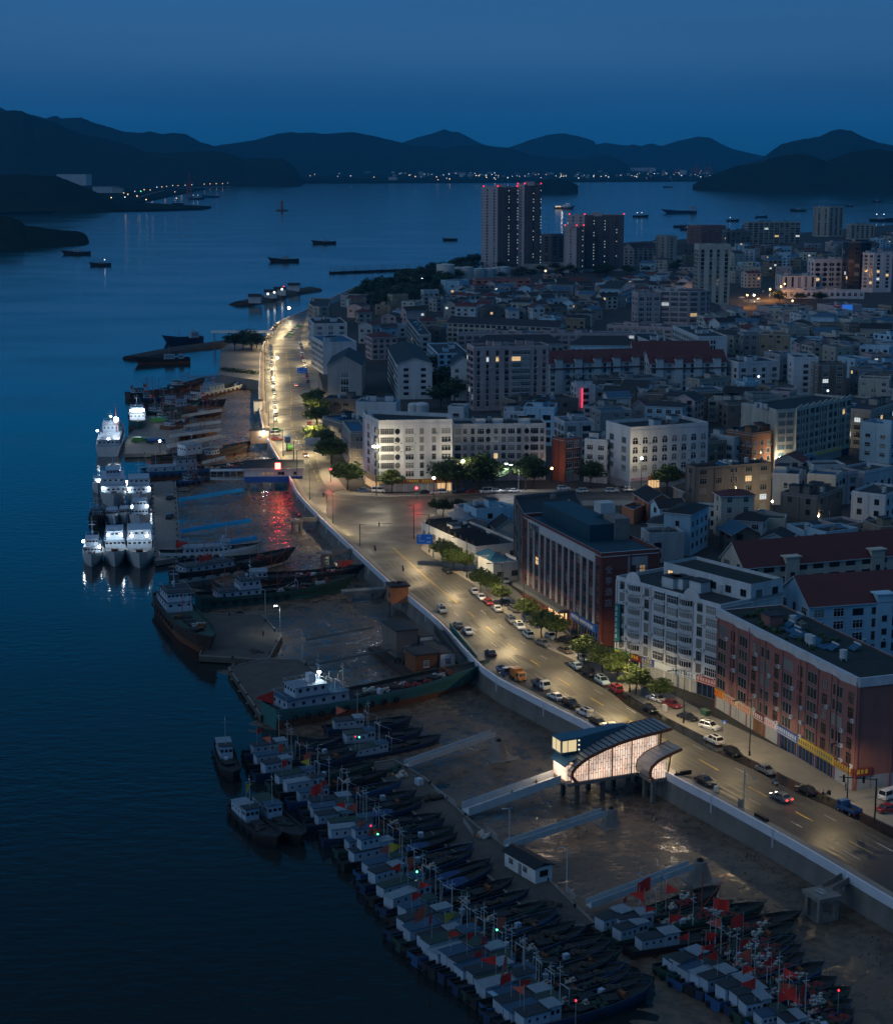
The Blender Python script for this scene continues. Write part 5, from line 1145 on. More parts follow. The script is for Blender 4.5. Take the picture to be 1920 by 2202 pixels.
# second row on the pavement
KC2 = [('M',35,525,'sedan','white'),('M',155,570,'sedan','red'),('L',1500,440,'suv','white'),('L',1625,490,'sedan','red'),('L',1470,375,'sedan','black'),('L',850,55,'sedan','pale blue'),('L',930,85,'suv','black'),('L',990,45,'suv','black'),('L',1065,65,'sedan','black'),('L',1055,195,'sedan','white'),
       ('H',1690,1140,'sedan','white'),('H',1490,985,'sedan','black'),('H',1545,1030,'sedan','grey'),('H',1480,825,'sedan','silver'),('H',1445,880,'hatch','white'),('H',1630,985,'sedan','white'),('I',830,1310,'suv','black'),('I',900,1350,'suv','black'),('I',470,1190,'van','blue')]
seenp = []
for i, (w_, x, y, k, c) in enumerate(KC2):
    p = at(w_, x, y, .6); p.z = .15
    if any((p-q).length < 3.6 for q in seenp): continue
    seenp.append(p)
    car(k, c, p, kdir(p)+PI*(i%2)+rnd.uniform(-.2,.35), '%s %s on the pavement, %s from the red brick block end' % (c, {'suv':'off-roader','sedan':'saloon','hatch':'hatchback','van':'van'}[k], ORD[i]), group='cars on the pavement')
# seaward side
SC_ = [('L',880,440,'sedan','white'),('L',978,487,'suv','black'),('L',1070,545,'suv','white'),('L',1155,608,'sedan','black'),('L',1240,645,'suv','white'),('M',400,1135,'sedan','black'),('L',462,160,'sedan','black'),('H',1215,1185,'sedan','white'),('H',1145,1140,'sedan','grey')]
for i, (w_, x, y, k, c) in enumerate(SC_):
    p = at(w_, x, y, .6); p.z = 0
    car(k, c, p, wdir(p)+PI*(i%2), '%s %s on the sea wall side, %s from the white lorry' % (c, {'suv':'off-roader','sedan':'saloon'}[k], ORD[i]), group='cars beside the sea wall')
p = at('L',548,280,.8); p.z=0; truck(p, wdir(p)+PI, 'blue tipper truck parked against the sea wall', 'blue','blue','bed',5.2)
p = at('L',640,315,.8); p.z=0; truck(p, wdir(p)+PI, 'orange road sweeper truck parked behind the blue tipper', 'orange','orange','box',4.2)
p = at('L',785,365,.8); p.z=0; truck(p, wdir(p)+PI, 'white double cab lorry with an open bed beside the sea wall', 'white','grey','bed',5.6)
p = at('M',1465,1345,.8); p.z=0; truck(p, kdir(p), 'small blue pickup truck with a yellow load bed at the kerb', 'blue','blue','bed',5.0)
p = at('H',1030,1030,.7); p.z=0; car('suv','silver',p,kdir(p)+PI,'silver off-roader driving alone past the kiosk toward the camera')
p = at('M',965,1250,.7); p.z=0; car('sedan','grey',p,kdir(p),'grey saloon driving off with glowing red rear lamps',True)
p = at('S',510,1040,.7); p.z=0; car('sedan','white',p,R(95),'white car driving up the waterfront road, rear lamps lit',True)
p = at('S',630,1925,.7); p.z=0; car('sedan','red',p,R(-78),'red-tailed car stopped below the gantry at the lights',True)
# far waterfront rows
def carrow(a, c, n, hd, txt, grp, cols, kinds=('sedan','suv','sedan','hatch'), jig=.25):
    for i, p in enumerate(along(a, c, n)):
        p = p.copy(); p.x += rnd.uniform(-jig,jig); p.z = 0
        k = rnd.choice(kinds); c_ = rnd.choice(cols)
        car(k, c_, p, hd+rnd.uniform(-.06,.06)+PI*(rnd.random()<.4), '%s %s %s, %s along' % (c_, {'suv':'off-roader','sedan':'saloon','hatch':'hatchback','van':'van'}[k], txt, ORD[i]), group=grp)
CC = ['white','white','silver','grey','black','white','pale blue','red']
carrow(at('S',255,1500), at('S',225,1030), 17, R(97), 'parked on the sea side of the far waterfront', 'sea side parked row', CC)
carrow(at('S',218,1000), at('S',185,560), 24, R(95), 'in the distant sea side parked row', 'distant sea side parked row', CC)
carrow(at('S',660,1010), at('S',560,520), 22, R(95), 'parked before the waterfront apartments', 'apartment side parked row', CC)
carrow(at('S',700,1620), at('S',640,1330), 5, R(98), 'beside the green trees on the far waterfront', 'cars by the green trees', CC)
carrow(at('S',400,440), at('S',560,290), 7, R(10), 'in the car park at the end of the waterfront road', 'end car park', ['white','white','silver','green'], jig=.6)
carrow(at('S',150,440), at('S',260,290), 6, R(20), 'angled beside the bus shelter at the waterfront end', 'angled cars at the waterfront end', CC, jig=.6)
p = at('S',250,1650,.9); p.z=0; car('van','white',p,R(20),'white and green taxi van parked across the waterfront bay')
p = at('S',265,1600,.9); p.z=0; car('hatch','green',p,R(15),'green hatchback squeezed behind the taxi van')
p = at('S',270,1720,.9); p.z=0; car('suv','red',p,R(15),'dark red off-roader parked across the waterfront bay')
p = at('S',400,1730,1.2); p.z=0; truck(p, R(100),'blue delivery truck waiting before the gantry','blue','blue','box',5.5)
p = at('S',425,1830,1.2); p.z=0; truck(p, R(100),'green refuse truck waiting under the gantry','green','green','refuse',6)
p = at('D',1590,1240,1.0); p.z=.15; car('van','white',p,R(60),'white minibus parked by the red-lit quay house')
# side road cars
p = at('H',475,182,.6); p.z=.15; car('sedan','blue',p,R(5),'bright blue car on the corner pavement under the tall lamp')
p = at('H',580,180,.8); p.z=.15; car('van','white',p,R(-10),'white delivery van on the corner pavement beside the blue car')
for i, (x, c, k) in enumerate(((915,'black','sedan'),(985,'white','sedan'),(1040,'white','suv'),(1150,'black','suv'),(1245,'red','sedan'),(1345,'white','van'),(1420,'white','suv'),(1490,'grey','sedan'),(1545,'white','sedan'))):
    p = at('H',x,197-i*1.5,.6); p.z=.15; car(k,c,p,R(20)+PI*(i%2),'%s %s parked before the junction shops, %s along from the corner'%(c,{'suv':'off-roader','sedan':'saloon','van':'van'}[k],ORD[i]),group='cars before the junction shops')
for i, (x, y, c) in enumerate(((760,182,'white'),(890,203,'white'),(1132,200,'white'),(1200,186,'grey'),(1270,193,'white'))):
    p = at('I',x,y,.6); p.z=.15; car('suv',c,p,R(10)+PI*(i%2),'%s off-roader on the side road beyond the junction, %s toward the arched window block'%(c,ORD[i]),group='cars along the side road')
for i, (x, y) in enumerate(((940,1245),(985,1240),(960,1262),(880,1230),(1010,1195),(950,1160),(900,1250))):
    p = at('C',x,y,.5); p.z=0; car('sedan',rnd.choice(CC),p,R(rnd.uniform(0,180)),'car in the lit square at the amber street end, %s from its corner'%ORD[i],group='cars in the amber lit square')
# ---- street lamps
LAMPHEAD = MB(); LAMPHEAD.box(-.55,-.17,-.05,.55,.17,.08,0); LAMPHEAD.face([(-.42,-.13,-.053),(-.42,.13,-.053),(.42,.13,-.053),(.42,-.13,-.053)],1)
LHM = {}
def lampmesh(m):
    if m.name not in LHM: LHM[m.name] = LAMPHEAD.mesh('lamp_head', [STEELD, m])
    return LHM[m.name]
def street_lamp(pos, arm_dir, label, h=10.5, arm=2.6, em=LAMPW, power=1500, col=(1,.75,.38), pole=STEELD, group='street lamps', angle=168, blend=.55):
    t = thing('street_lamp', label, 'street lamp', pos, arm_dir, group)
    b = MB(); b.tube([(0,0,0),(0,0,h)], .12, 8, 0, .07); b.tube([(0,0,0),(0,0,.9)], .2, 8); b.obj('pole', pole, t)
    b = MB(); b.tube([(0,0,h-.5),(arm*.3,0,h-.02),(arm,0,h+.18)], .06, 6); b.obj('arm', pole, t)
    link('lamp_head', lampmesh(em), t, (arm+.3,0,h+.16))
    if power: lamp('SPOT', (arm+.3,0,h+.02), power, col, t, .12, angle, blend)
    return t
LP = [('M',1480,1315),('M',605,885),('V',655,1310),('L',875,200),('I',910,1520),('I',705,1390),('I',468,1250),('H',1630,1145),('H',1275,865),('H',1035,690)]
def onkerb(p):
    q = min(KERB, key=lambda k: (k.xy-p.xy).length); return q
kl = []; acc = 0
spots = [281,305,331,352.6,377,402,428,455,486,517]
for i, yy in enumerate(spots):
    q = min(KERB, key=lambda k: abs(k.y-yy)); d = kdir(q); p = q + Vector((math.cos(d-PI/2), math.sin(d-PI/2),0))*.9; p.z = .15
    dim = {0:.16,1:.38,2:.55,3:.8}.get(i,1.0)
    street_lamp(p, d+PI/2, 'tall black street lamp on the tree-lined kerb, %s up from the picture edge' % ORD[i], 11.5, 3.4, power=POW*1.1*dim, group='black lamps along the near kerb')
for i, (y, x) in enumerate([(690+40*k,0) for k in range(15)]):
    wx = wallx(y); p = Vector((wx+PROM+.1, y, .15)); street_lamp(p, 0, 'lamp post on the far waterfront promenade, %s beyond the junction' % ORD[i], 10.5, 4.2, power=POW*2.3, group='lamps along the far promenade')
for i, y in enumerate((560,600,640,)):
    wx = wallx(y); p = Vector((wx+PROM+.1, y, .15)); street_lamp(p, .3, 'lamp post on the promenade by the junction, %s along' % ORD[i], 10.5, 3.2, power=POW*1.1, group='lamps on the promenade by the junction')
for i, (w_,x,y) in enumerate((('S',800,1180),('S',830,1500),('S',850,1850),('E',330,1180),('S',720,760),('S',700,520))):
    p = at(w_,x,y,0); street_lamp(Vector((p.x,p.y,.15)), PI, 'black lamp post before the waterfront apartments, %s of the row' % ORD[i], 10.5, 4.5, power=POW*1.5, group='lamps before the waterfront apartments')
# tall bright mast at the junction corner
p = at('E',474,1305,.1); t = thing('floodlight_mast','tall mast with a blazing white lamp cluster on the junction corner','lamp mast',(p.x,p.y,.15)); hm_ = 17.2
b = MB(); b.tube([(0,0,0),(0,0,hm_)],.22,8,0,.12); b.obj('pole',STEELD,t)
b = MB(); b.torus((0,0,hm_),.9,.06,'z',0,12,4); [b.bar((0,0,hm_),(math.cos(R(a))*.9,math.sin(R(a))*.9,hm_),.06) for a in (0,60,120,180,240,300)]; b.obj('lamp_ring',STEELD,t)
for a in (0,60,120,180,240,300):
    b = MB(); b.box(-.32,-.32,-.2,.32,.32,.2); b.obj('lamp_head',LAMPW,t,loc=(math.cos(R(a))*.95,math.sin(R(a))*.95,hm_-.05))
lamp('POINT',(0,0,hm_-.9),POW*.7,(1,.87,.62),t,.9)
MID = [('E',820,1370,'E',808,1207,LAMPW,.7,(1,.84,.55)),('E',996,1290,'E',1006,1105,LAMPW,.35,(1,.84,.55)),('F',275,1290,'F',330,1088,LAMPW,.28,(1,.8,.5)),('E',1529,1230,'E',1529,1170,LAMPO,.07,(1,.6,.3))]
for i, (wa, xa, ya, wb_, xb, yb, em, pw, cl) in enumerate(MID):
    p = at(wa, xa, ya, .1); top = atd(wb_, xb, yb, p.y); hh = max(5, top.z)
    t = thing('street_lamp','globe topped lamp post at the junction, %s from the tall mast' % ORD[i],'street lamp',(p.x,p.y,.15),0,'globe lamps around the junction')
    b = MB(); b.tube([(0,0,0),(0,0,hh)],.13,8,0,.08); b.obj('pole',STEELD,t); b = MB(); b.ball((0,0,hh+.35),.42,0,10,6); b.obj('lamp_globe',em,t,smooth=True)
    lamp('POINT',(0,0,hh+.9),POW*pw,cl,t,.45)
p = at('E',1330,1290,.1); t = thing('street_lamp','double headed white lamp by the parked cars','street lamp',(p.x,p.y,.15))
b = MB(); b.tube([(0,0,0),(0,0,9.5)],.14,8,0,.09); b.obj('pole',STEELG,t); b = MB(); b.tube([(0,0,9.4),(-4.6,0,10.4)],.08,6); b.obj('arm',STEELG,t)
for x, z in ((-4.4,10.3),(-2.7,9.95)): b = MB(); b.box(x-.4,-.2,z-.1,x+.4,.2,z+.1); b.obj('lamp_head',LAMPC,t)
lamp('SPOT',(-3.6,-.3,9.9),POW*.7,(.95,.97,1),t,.3,150,.5)
AMB = [('C',915,1218),('C',1052,1183),('C',1118,1168),('C',1140,1150),('E',751,424),('F',890,1044)]
for i, (w_, x, y) in enumerate(AMB):
    if w_ == 'C': p = at(w_, x, y, 8); 
    else: p = at(w_, x, y, 7)
    hh = p.z; t = thing('street_lamp',['amber lamp at the mouth of the amber street','amber lamp halfway up the amber street','amber lamp near the top of the amber street','amber lamp behind the civic hall corner','lone amber lamp between the dark apartment rows','amber lamp on the ochre house lane'][i],'street lamp',(p.x,p.y,0))
    b = MB(); b.tube([(0,0,0),(0,0,hh)],.12,6); b.obj('pole',STEELG,t); b = MB(); b.ball((0,0,hh+.3),.55 if i<4 else .45,0,8,5); b.obj('lamp_globe',LAMPO,t,smooth=True)
    lamp('POINT',(0,-.2,hh+.9),POW*((2.6,3.2,2.6,.4,.15,.08)[i]),(1,.40,.08),t,.5)
p = at('C',955,1238,1.2); t = thing('lamp_post','bright low white light at the square of the amber street','lamp',(p.x,p.y,0)); b = MB(); b.tube([(0,0,0),(0,0,4)],.1,6); b.obj('pole',STEELG,t); b = MB(); b.ball((0,0,4.2),.6,0,8,5); b.obj('lamp_globe',LAMPW,t); lamp('POINT',(0,0,5),POW*.8,(1,.85,.6),t,.5)
for i, (w_, x, y, z, m_, pw, cl, r_, lb) in enumerate((('F',1112,1079,5,LAMPC,.14,(1,.82,.45),.5,'dazzling white globe lamp over the lit shop by the orange block'),('J',862,285,6,LAMPW,.5,(1,.82,.5),.35,'warm wall lamp shining on the white lane house'),
    ('F',1340,218,6,LAMPC,.25,(1,.85,.6),.6,'pale lamp beside the blue screen building'),('S',270,703,None,LAMPW,0,None,.5,''),('D',1557,186,8,LAMPW,.9,(1,.85,.6),.9,'round lamp glowing at the far end of the waterfront'),('M',1412,851,None,LAMPW,0,None,.2,''),
    ('J',1215,400,5,LAMPW,.22,(1,.78,.45),.2,'small lamp washing the corner of the low brown block'),('E',622,187,6,LAMPW,.1,(1,.9,.7),.5,'small lamp on the rooftops near the headland wood'),('B',752,1118,7,LAMPC,.3,(1,.95,.8),.8,'white lamp in the wood by the largest tank'))):
    if z is None: continue
    p = at(w_, x, y, z); t = thing('lamp_post', lb, 'lamp', (p.x,p.y,0)); b = MB(); b.tube([(0,0,0),(0,0,z)],.07,6); b.obj('pole',STEELG,t); b = MB(); b.ball((0,0,z+.2),r_,0,10,6); b.obj('lamp_globe',m_,t,smooth=True)
    lamp('POINT',(0,0,z+.3+r_),POW*pw,cl,t,r_)
    if lb.startswith('dazz'): lamp('POINT',(0,-1.5,z-2),POW*pw,cl,t,r_)
# glowing lamp over the far waterfront road
p = at('S',268,703,10); t = thing('street_lamp','blazing lamp leaning over the parked row on the far waterfront','street lamp',(p.x-3,p.y,.15)); b = MB(); b.tube([(0,0,0),(0,0,10)],.12,6); b.obj('pole',STEELD,t); b = MB(); b.tube([(0,0,9.8),(3,0,10)],.07,6); b.obj('arm',STEELD,t); b = MB(); b.ball((3,0,10),.75,0,10,6,.6); b.obj('lamp_globe',LAMPW,t); lamp('SPOT',(3,0,9.3),POW*1.6,(1,.8,.45),t,.4,150,.6)
for i, (x, y) in enumerate(((1235,1052),(1345,1030),(1440,1008))):
    p = at('F',x,y+12,0); p += Vector((-.6,-3.5,0)); t = thing('lamp_post','short warm lamp before the scalloped block shops, %s from the orange brick block'%ORD[i],'lamp',(p.x,p.y,0),0,'shop lamps of the lit lane'); b = MB(); b.tube([(0,0,0),(0,0,5)],.07,6); b.obj('pole',STEELG,t); b = MB(); b.ball((0,0,5.2),.22,0,8,5); b.obj('lamp_globe',FLO,t); lamp('POINT',(0,0,4.7),POW*.09,(1,.74,.36),t,.3)
# small lit points scattered in the town
for i, (w_, x, y, z) in enumerate((('B',780,1217,4),('B',1303,1170,4),('B',1352,1300,4),('C',1187,1250,4),('C',432,1085,5),('C',858,915,6),('B',1492,1070,5),('B',968,1295,4),('F',983,586,10),('F',921,342,4),('F',1400,672,9),('F',1405,867,12),('J',250,275,5),('J',825,430,4))):
    p = at(w_, x, y, z); t = thing('wall_lamp','tiny bright bulb on a dark wall of the town, %s farther off'%ORD[i],'lamp',p,0,'tiny bulbs in the dark town'); b = MB(); rr = p.y/1800+.12; b.ball((0,0,0),rr,0,6,4); b.obj('bulb',FLW if i%3 else FLO,t); b = MB(); b.tube([(0,0,-z),(0,0,-.02)],.05,4); b.obj('bracket',STEELG,t)
# ---- traffic signals and signs
def gantry(p, rot, arm, h, label, heads=()):
    t = thing('traffic_light', label, 'traffic light', (p.x,p.y,.0), rot); b = MB(); b.tube([(0,0,0),(0,0,h)],.14,8); b.obj('pole',STEELD,t); b = MB(); b.tube([(0,0,h-.2),(arm,0,h)],.09,6); b.obj('arm',STEELD,t)
    for x, m_ in heads:
        b = MB(); b.box(x-.2,-.2,h-.9,x+.2,.15,h+.4); b.obj('signal_head',STEELD,t)
        if m_: b = MB(); b.ball((x,-.24,h+.1),.17,0,8,5); b.obj('signal_lamp',m_,t)
    return t
p = at('H',445,575,0); gantry(p, R(8), 9.5, 6.6, 'black traffic signal with a long arm over the junction', ((5.8,None),))
p = at('H',207,345,0); gantry(p, R(160), 1.6, 6.4, 'black signal post with a short arm at the promenade edge', ((1.0,None),))
p = at('M',1655,1440,0); gantry(Vector((p.x,p.y,.15)), R(172), 6.4, 8.0, 'black traffic signal with a long arm at the picture corner', ((2.2,None),(5.6,None)))
p = at('M',1775,1240,.8); p.z=.15; car('van','white',p,R(35),'white van at the edge of the corner plaza')
p = at('M',1765,1345,.6); p.z=.15; car('sedan','red',p,R(20),'dark red saloon on the corner plaza by the traffic signal')
p = at('H',830,530,0); t = thing('lamp_post','bare black post standing by the blue direction sign','post',(p.x,p.y,0)); b = MB(); b.tube([(0,0,0),(0,0,10.5)],.12,8); b.obj('pole',STEELD,t); b = MB(); b.tube([(0,0,10.3),(-2.2,0,10.6)],.07,6); b.obj('arm',STEELD,t)
for i, (w_, x, y, hh) in enumerate((('H',237,38,4.5),('H',848,168,4.0))):
    p = at(w_, x, y, hh); t = thing('traffic_light',('red signal glowing beside the green waterfront trees','red signal glowing before the junction shops')[i],'traffic light',(p.x,p.y,0)); b = MB(); b.tube([(0,0,0),(0,0,hh-.4)],.09,6); b.obj('pole',STEELD,t); b = MB(); b.box(-.22,0,hh-.5,.22,.3,hh+.8); b.obj('signal_head',STEELD,t); b = MB(); b.ball((0,-.1,hh+.2),.42,0,8,6); b.obj('signal_lamp',NEONR,t); lamp('POINT',(0,-.9,hh),POW*.10,(1,.05,.04),t,.3)
BLUES = mat('sign_blue_glowing',(.015,.13,.48),.5, emit=(.01,.14,.6), es=.10)  # weak emission added so the panels glow without any lamp
def roadsign(p, wd, hh, z0, rot, label, post=True):
    t = thing('road_sign', label, 'road sign', (p.x,p.y,0), rot); b = MB(); b.box(-wd/2,-.08,z0,wd/2,0,z0+hh,0); b.box(-wd/2,-.084,z0,wd/2,-.081,z0+.08,1); b.box(-wd/2,-.084,z0+hh-.08,wd/2,-.081,z0+hh,1)
    b.box(-wd*.35,-.09,z0+hh*.3,-wd*.32,-.082,z0+hh*.7,1); b.box(-wd*.35,-.09,z0+hh*.28,0,-.082,z0+hh*.33,1)
    fakewords(b,wd*.14,wd*.42,z0+hh*.55,z0+hh*.74,-.082,1); fakewords(b,wd*.14,wd*.42,z0+hh*.14,z0+hh*.33,-.082,1); fakewords(b,-wd*.42,-wd*.14,z0+hh*.74,z0+hh*.9,-.082,1)
    b.obj('sign_panel',[BLUES,INKS[0]],t); b = MB(); b.tube([(wd/2+.2,.15,0),(wd/2+.2,.15,z0+hh)],.13,8); b.bar((-wd*.3,.1,z0+hh*.3),(wd/2+.2,.15,z0+hh*.3),.1); b.bar((-wd*.3,.1,z0+hh*.7),(wd/2+.2,.15,z0+hh*.7),.1); b.obj('post',STEELD,t)
p = at('H',907,565,4.2); roadsign(p,4.6,3.0,4.2,R(-6),'large blue direction sign at the junction kerb')
p = at('S',583,895,5); roadsign(p,4.9,3.0,5.0,0,'blue direction sign hanging over the far waterfront road')
p = at('M',540,765,1); t = thing('crossing_sign','small blue pedestrian crossing sign on the near pavement','sign',(p.x,p.y,.15)); b = MB(); b.tube([(0,0,0),(0,0,3)],.05,6); b.obj('post',STEELG,t); b = MB(); b.box(-.42,-.06,2.3,.42,-.02,3.1,0); b.face([(-.3,-.065,2.4),(.3,-.065,2.4),(0,-.065,2.95)],1); b.obj('sign_panel',[BLUES,INKS[0]],t)
p = at('S',660,1890,0); pg = at('S',480,1990,0); t = thing('sign_gantry','grey lattice sign gantry with white panels across the waterfront road','sign gantry',(pg.x,pg.y,0),R(4)); b = MB(); b.tube([(0,0,0),(0,0,7.6)],.16,8); b.obj('pole',STEELD,t); b = MB()
for z in (6.4,7.5): b.bar((0,0,z),(10.5,0,z),.12)
for i in range(12): b.bar((i*.95,0,6.4),(i*.95,0,7.5),.07)
b.obj('lattice_arm',STEELG,t); b = MB(); b.box(4.4,-.2,5.9,10.4,-.1,8.6); b.obj('sign_panel',CONCL,t)
# ---- trees
BARK = mat('bark',(.055,.04,.028),.9,nz=(2,.5))
LEAF1 = mat('leaf_green',(.060,.088,.020),.55,spec=.3,alpha_island=.5); LEAF2 = mat('leaf_dark',(.022,.045,.016),.6,spec=.3,alpha_island=.5)
TM = {}
def tree_mesh(v, leaf, n, lsz):
    key = (v, leaf.name, n)
    if key in TM: return TM[key]
    r2 = random.Random(v*7+3); t = MB(); th = .36
    t.tube([(0,0,0),(.02,.01,th*.5),(.0,.03,th)],.028,7,0,.02)
    limbs = []
    for i in range(6):
        a = i*2*PI/6+r2.uniform(-.3,.3); e = (math.cos(a)*.26,math.sin(a)*.26,th+r2.uniform(.2,.36)); t.tube([(0,.02,th-.04),(e[0]*.5,e[1]*.5,th+.12),e],.014,5,0,.006); limbs.append(e)
    c = MB(); cl = [(x*r2.uniform(.8,1.2),y*r2.uniform(.8,1.2),z*r2.uniform(.9,1.05),r2.uniform(.15,.23)) for x,y,z in limbs]+[(r2.uniform(-.15,.15),r2.uniform(-.15,.15),.8+r2.uniform(-.06,.08),.22) for _ in range(4)]+[(.2*math.cos(k*1.3+v),.2*math.sin(k*1.3+v),.52+.05*(k%2),.17) for k in range(5)]
    for k in range(n):
        x,y,z,r = r2.choice(cl); u = r2.uniform(-1,1); a = r2.uniform(0,2*PI); q = r*(r2.random()**.42); s_ = math.sqrt(1-u*u)
        p = Vector((x+q*s_*math.cos(a),y+q*s_*math.sin(a),z+q*u*.8)); sz = lsz*r2.uniform(.6,1.3)
        d1 = Vector((r2.uniform(-1,1),r2.uniform(-1,1),r2.uniform(-.5,.5))).normalized(); d2 = d1.cross(Vector((r2.uniform(-1,1),r2.uniform(-1,1),r2.uniform(-1,1)))).normalized()
        c.face([p-d1*sz,p+d2*sz*.5,p+d1*sz,p-d2*sz*.5])
    TM[key] = (t.mesh('trunk',BARK), c.mesh('crown',leaf,flip=False)); return TM[key]
def tree(pos, h, wd, leaf, label, group, n=900, lsz=.034):
    tm, cm = tree_mesh(rnd.randrange(4), leaf, n, lsz); o = thing('street_tree' if leaf is LEAF1 else 'broadleaf_tree', label, 'tree', pos, rnd.uniform(0,6), group)
    link('trunk',tm,o,None,None,(h,h,h)); link('crown',cm,o,None,None,(wd/.62,wd/.62,h)); return o
TL = [('L',1550,480,5.6),('L',1395,430,6.6),('L',1280,350,6.8),('L',1180,290,6.6),('L',1065,230,6.8),('I',700,1360,7.2),('I',590,1330,7.0),('I',500,1200,5.4),('I',455,1190,5.6),('H',1450,990,5.2),('H',1385,920,5.6),('H',1308,900,6.4),('H',1190,760,5.8),('H',1110,745,6.2),('H',1068,700,6.2),('H',1035,680,6.4)]
for i, (w_, x, y, hh) in enumerate(TL):
    p = at(w_, x, y, .15); tree(p, hh, hh*.8, LEAF1, 'small round street tree on the near pavement, %s up from the red brick block' % ORD[i], 'street trees on the near pavement', 2600, .038)
GT = [('S',740,1330,9),('S',770,1450,9.5),('S',765,1570,9),('S',770,1830,9.5),('S',850,1940,10.5),('S',950,2040,10),('E',300,1270,10.5),('E',205,1110,9.5),('E',120,880,8.5),('E',90,780,8)]
for i, (w_, x, y, hh) in enumerate(GT):
    p = at(w_, x, y, .1); tree(p, hh, hh*.95, LEAF1, 'lamp-lit green tree along the far waterfront, %s toward the junction' % ORD[i], 'green trees along the far waterfront', 2600, .036)
JT = [('E',570,1290,8.5),('E',890,1290,12.5),('E',960,1290,12.5),('E',1100,1280,14),('E',1060,1290,12),('E',1170,1280,12),('E',1370,1270,12.5),('E',1420,1265,11.5),('E',1760,1260,10.5),('F',430,1290,10.5),('H',1040,370,6.5),('H',1150,365,6),('H',990,350,5.5)]
for i, (w_, x, y, hh) in enumerate(JT):
    p = at(w_, x, y, .1); tree(p, hh, hh*.78, LEAF2 if i % 3 else LEAF1, 'broad dark tree before the junction shops, %s along the side road' % ORD[i], 'dark trees along the side road', 2600, .036)
YT = [('E',860,760),('E',940,720),('E',830,680),('E',900,680),('E',980,700),('E',830,560),('E',1660,660),('E',880,640),('D',1260,440),('D',1320,450),('D',1210,440),('D',1290,410),('D',1350,430)]
for i, (w_, x, y) in enumerate(YT):
    p = at(w_, x, y+20, .1); tree(p, 12 if w_=='E' else 11, 12, LEAF2, ('dark crowded yard tree behind the pink slab block' if w_=='E' else 'dark tree over the quay car park')+', %s of the clump'%ORD[i], 'dark yard trees', 1100, .04)
wood = [('B',330,1215),('B',600,1110),('B',830,1060),('B',1100,1010),('B',1100,1060),('B',840,1160),('B',900,1210),('B',560,1310),('B',350,1290)]
wp = [tuple(at(w_,x,y,3).xy) for w_,x,y in wood]; k = 0; xs=[q[0] for q in wp]; ys=[q[1] for q in wp]
for a_ in range(4000):
    x,y = rnd.uniform(min(xs),max(xs)), rnd.uniform(min(ys),max(ys))
    if inpoly(x,y,wp) and clear(x,y,4):
        PLACED.append((x,y,5)); tree((x,y,0), rnd.uniform(9,14), rnd.uniform(10,15), LEAF2, 'dark tree of the headland wood beside the fuel tanks', 'trees of the headland wood', 700, .05); k += 1
    if k >= 70: break
for i in range(40):
    w_, x, y = rnd.choice((('C',rnd.uniform(1100,1500),rnd.uniform(1210,1260)),('C',rnd.uniform(180,600),rnd.uniform(1020,1080)),('B',rnd.uniform(1200,1790),rnd.uniform(1050,1120)),('C',rnd.uniform(0,200),rnd.uniform(1060,1090))))
    p = at(w_,x,y,3)
    if clear(p.x,p.y,3): PLACED.append((p.x,p.y,4)); tree((p.x,p.y,0), rnd.uniform(7,11), rnd.uniform(8,11), LEAF2, 'dark tree between the roofs of the far town', 'trees of the far town', 700, .05)
# ---- people, scooters, clutter on the near pavement
SKINM = mat('skin',(.42,.26,.19),.6); CLOTH = [mat('dark_clothes',(.03,.03,.04),.9), mat('red_clothes',(.3,.03,.03),.9), mat('blue_clothes',(.05,.08,.16),.9)]; HAIRM = mat('dark_hair',(.01,.009,.008),.8)
def person(pos, rot, label, cl=0, seated=False):
    t = thing('person', label, 'person', pos, rot); me = bpy.data.meshes.new('figure'); z = .46 if seated else 0
    if seated: J = [((0,0,.92),.15),((0,0,1.2),.17),((0,0,1.42),.13),((0,0,1.52),.06),((0,0,1.66),.1),((.1,0,.85),.1),((.15,-.42,.85),.08),((.15,-.5,.45),.055),((-.1,0,.85),.1),((-.15,-.42,.85),.08),((-.15,-.5,.45),.055),((.2,0,1.4),.07),((.25,-.25,1.2),.05),((.22,-.5,1.15),.04),((-.2,0,1.4),.07),((-.25,-.25,1.2),.05),((-.22,-.5,1.15),.04)]
    else: J = [((0,0,.92),.14),((0,0,1.2),.16),((0,0,1.42),.13),((0,0,1.5),.06),((0,0,1.62),.1),((.1,0,.86),.1),((.12,.03,.48),.07),((.12,.0,.06),.05),((-.1,0,.86),.1),((-.13,-.1,.48),.07),((-.13,.08,.06),.05),((.2,0,1.4),.07),((.25,.04,1.12),.05),((.25,-.08,.86),.04),((-.2,0,1.4),.07),((-.25,.04,1.12),.05),((-.25,-.06,.86),.04)]
    me.from_pydata([j[0] for j in J], [(0,1),(1,2),(2,3),(3,4),(0,5),(5,6),(6,7),(0,8),(8,9),(9,10),(2,11),(11,12),(12,13),(2,14),(14,15),(15,16)], [])
    me.materials.append(CLOTH[cl]); o = link('figure', me, t); md = o.modifiers.new('skin','SKIN'); 
    for i, j in enumerate(J): me.skin_vertices[0].data[i].radius = (j[1], j[1]*.8)
    me.skin_vertices[0].data[0].use_root = True; o.modifiers.new('sub','SUBSURF').levels = 1; o.modifiers['sub'].render_levels = 1
    hz_ = 1.66 if seated else 1.62; b = MB(); b.ball((0,0,hz_+.02),.105,0,8,6,1.2); b.obj('head',SKINM,t,smooth=True); b = MB(); b.ball((0,.015,hz_+.06),.112,0,8,5,1.0); b.obj('hair',HAIRM,t,smooth=True); return t
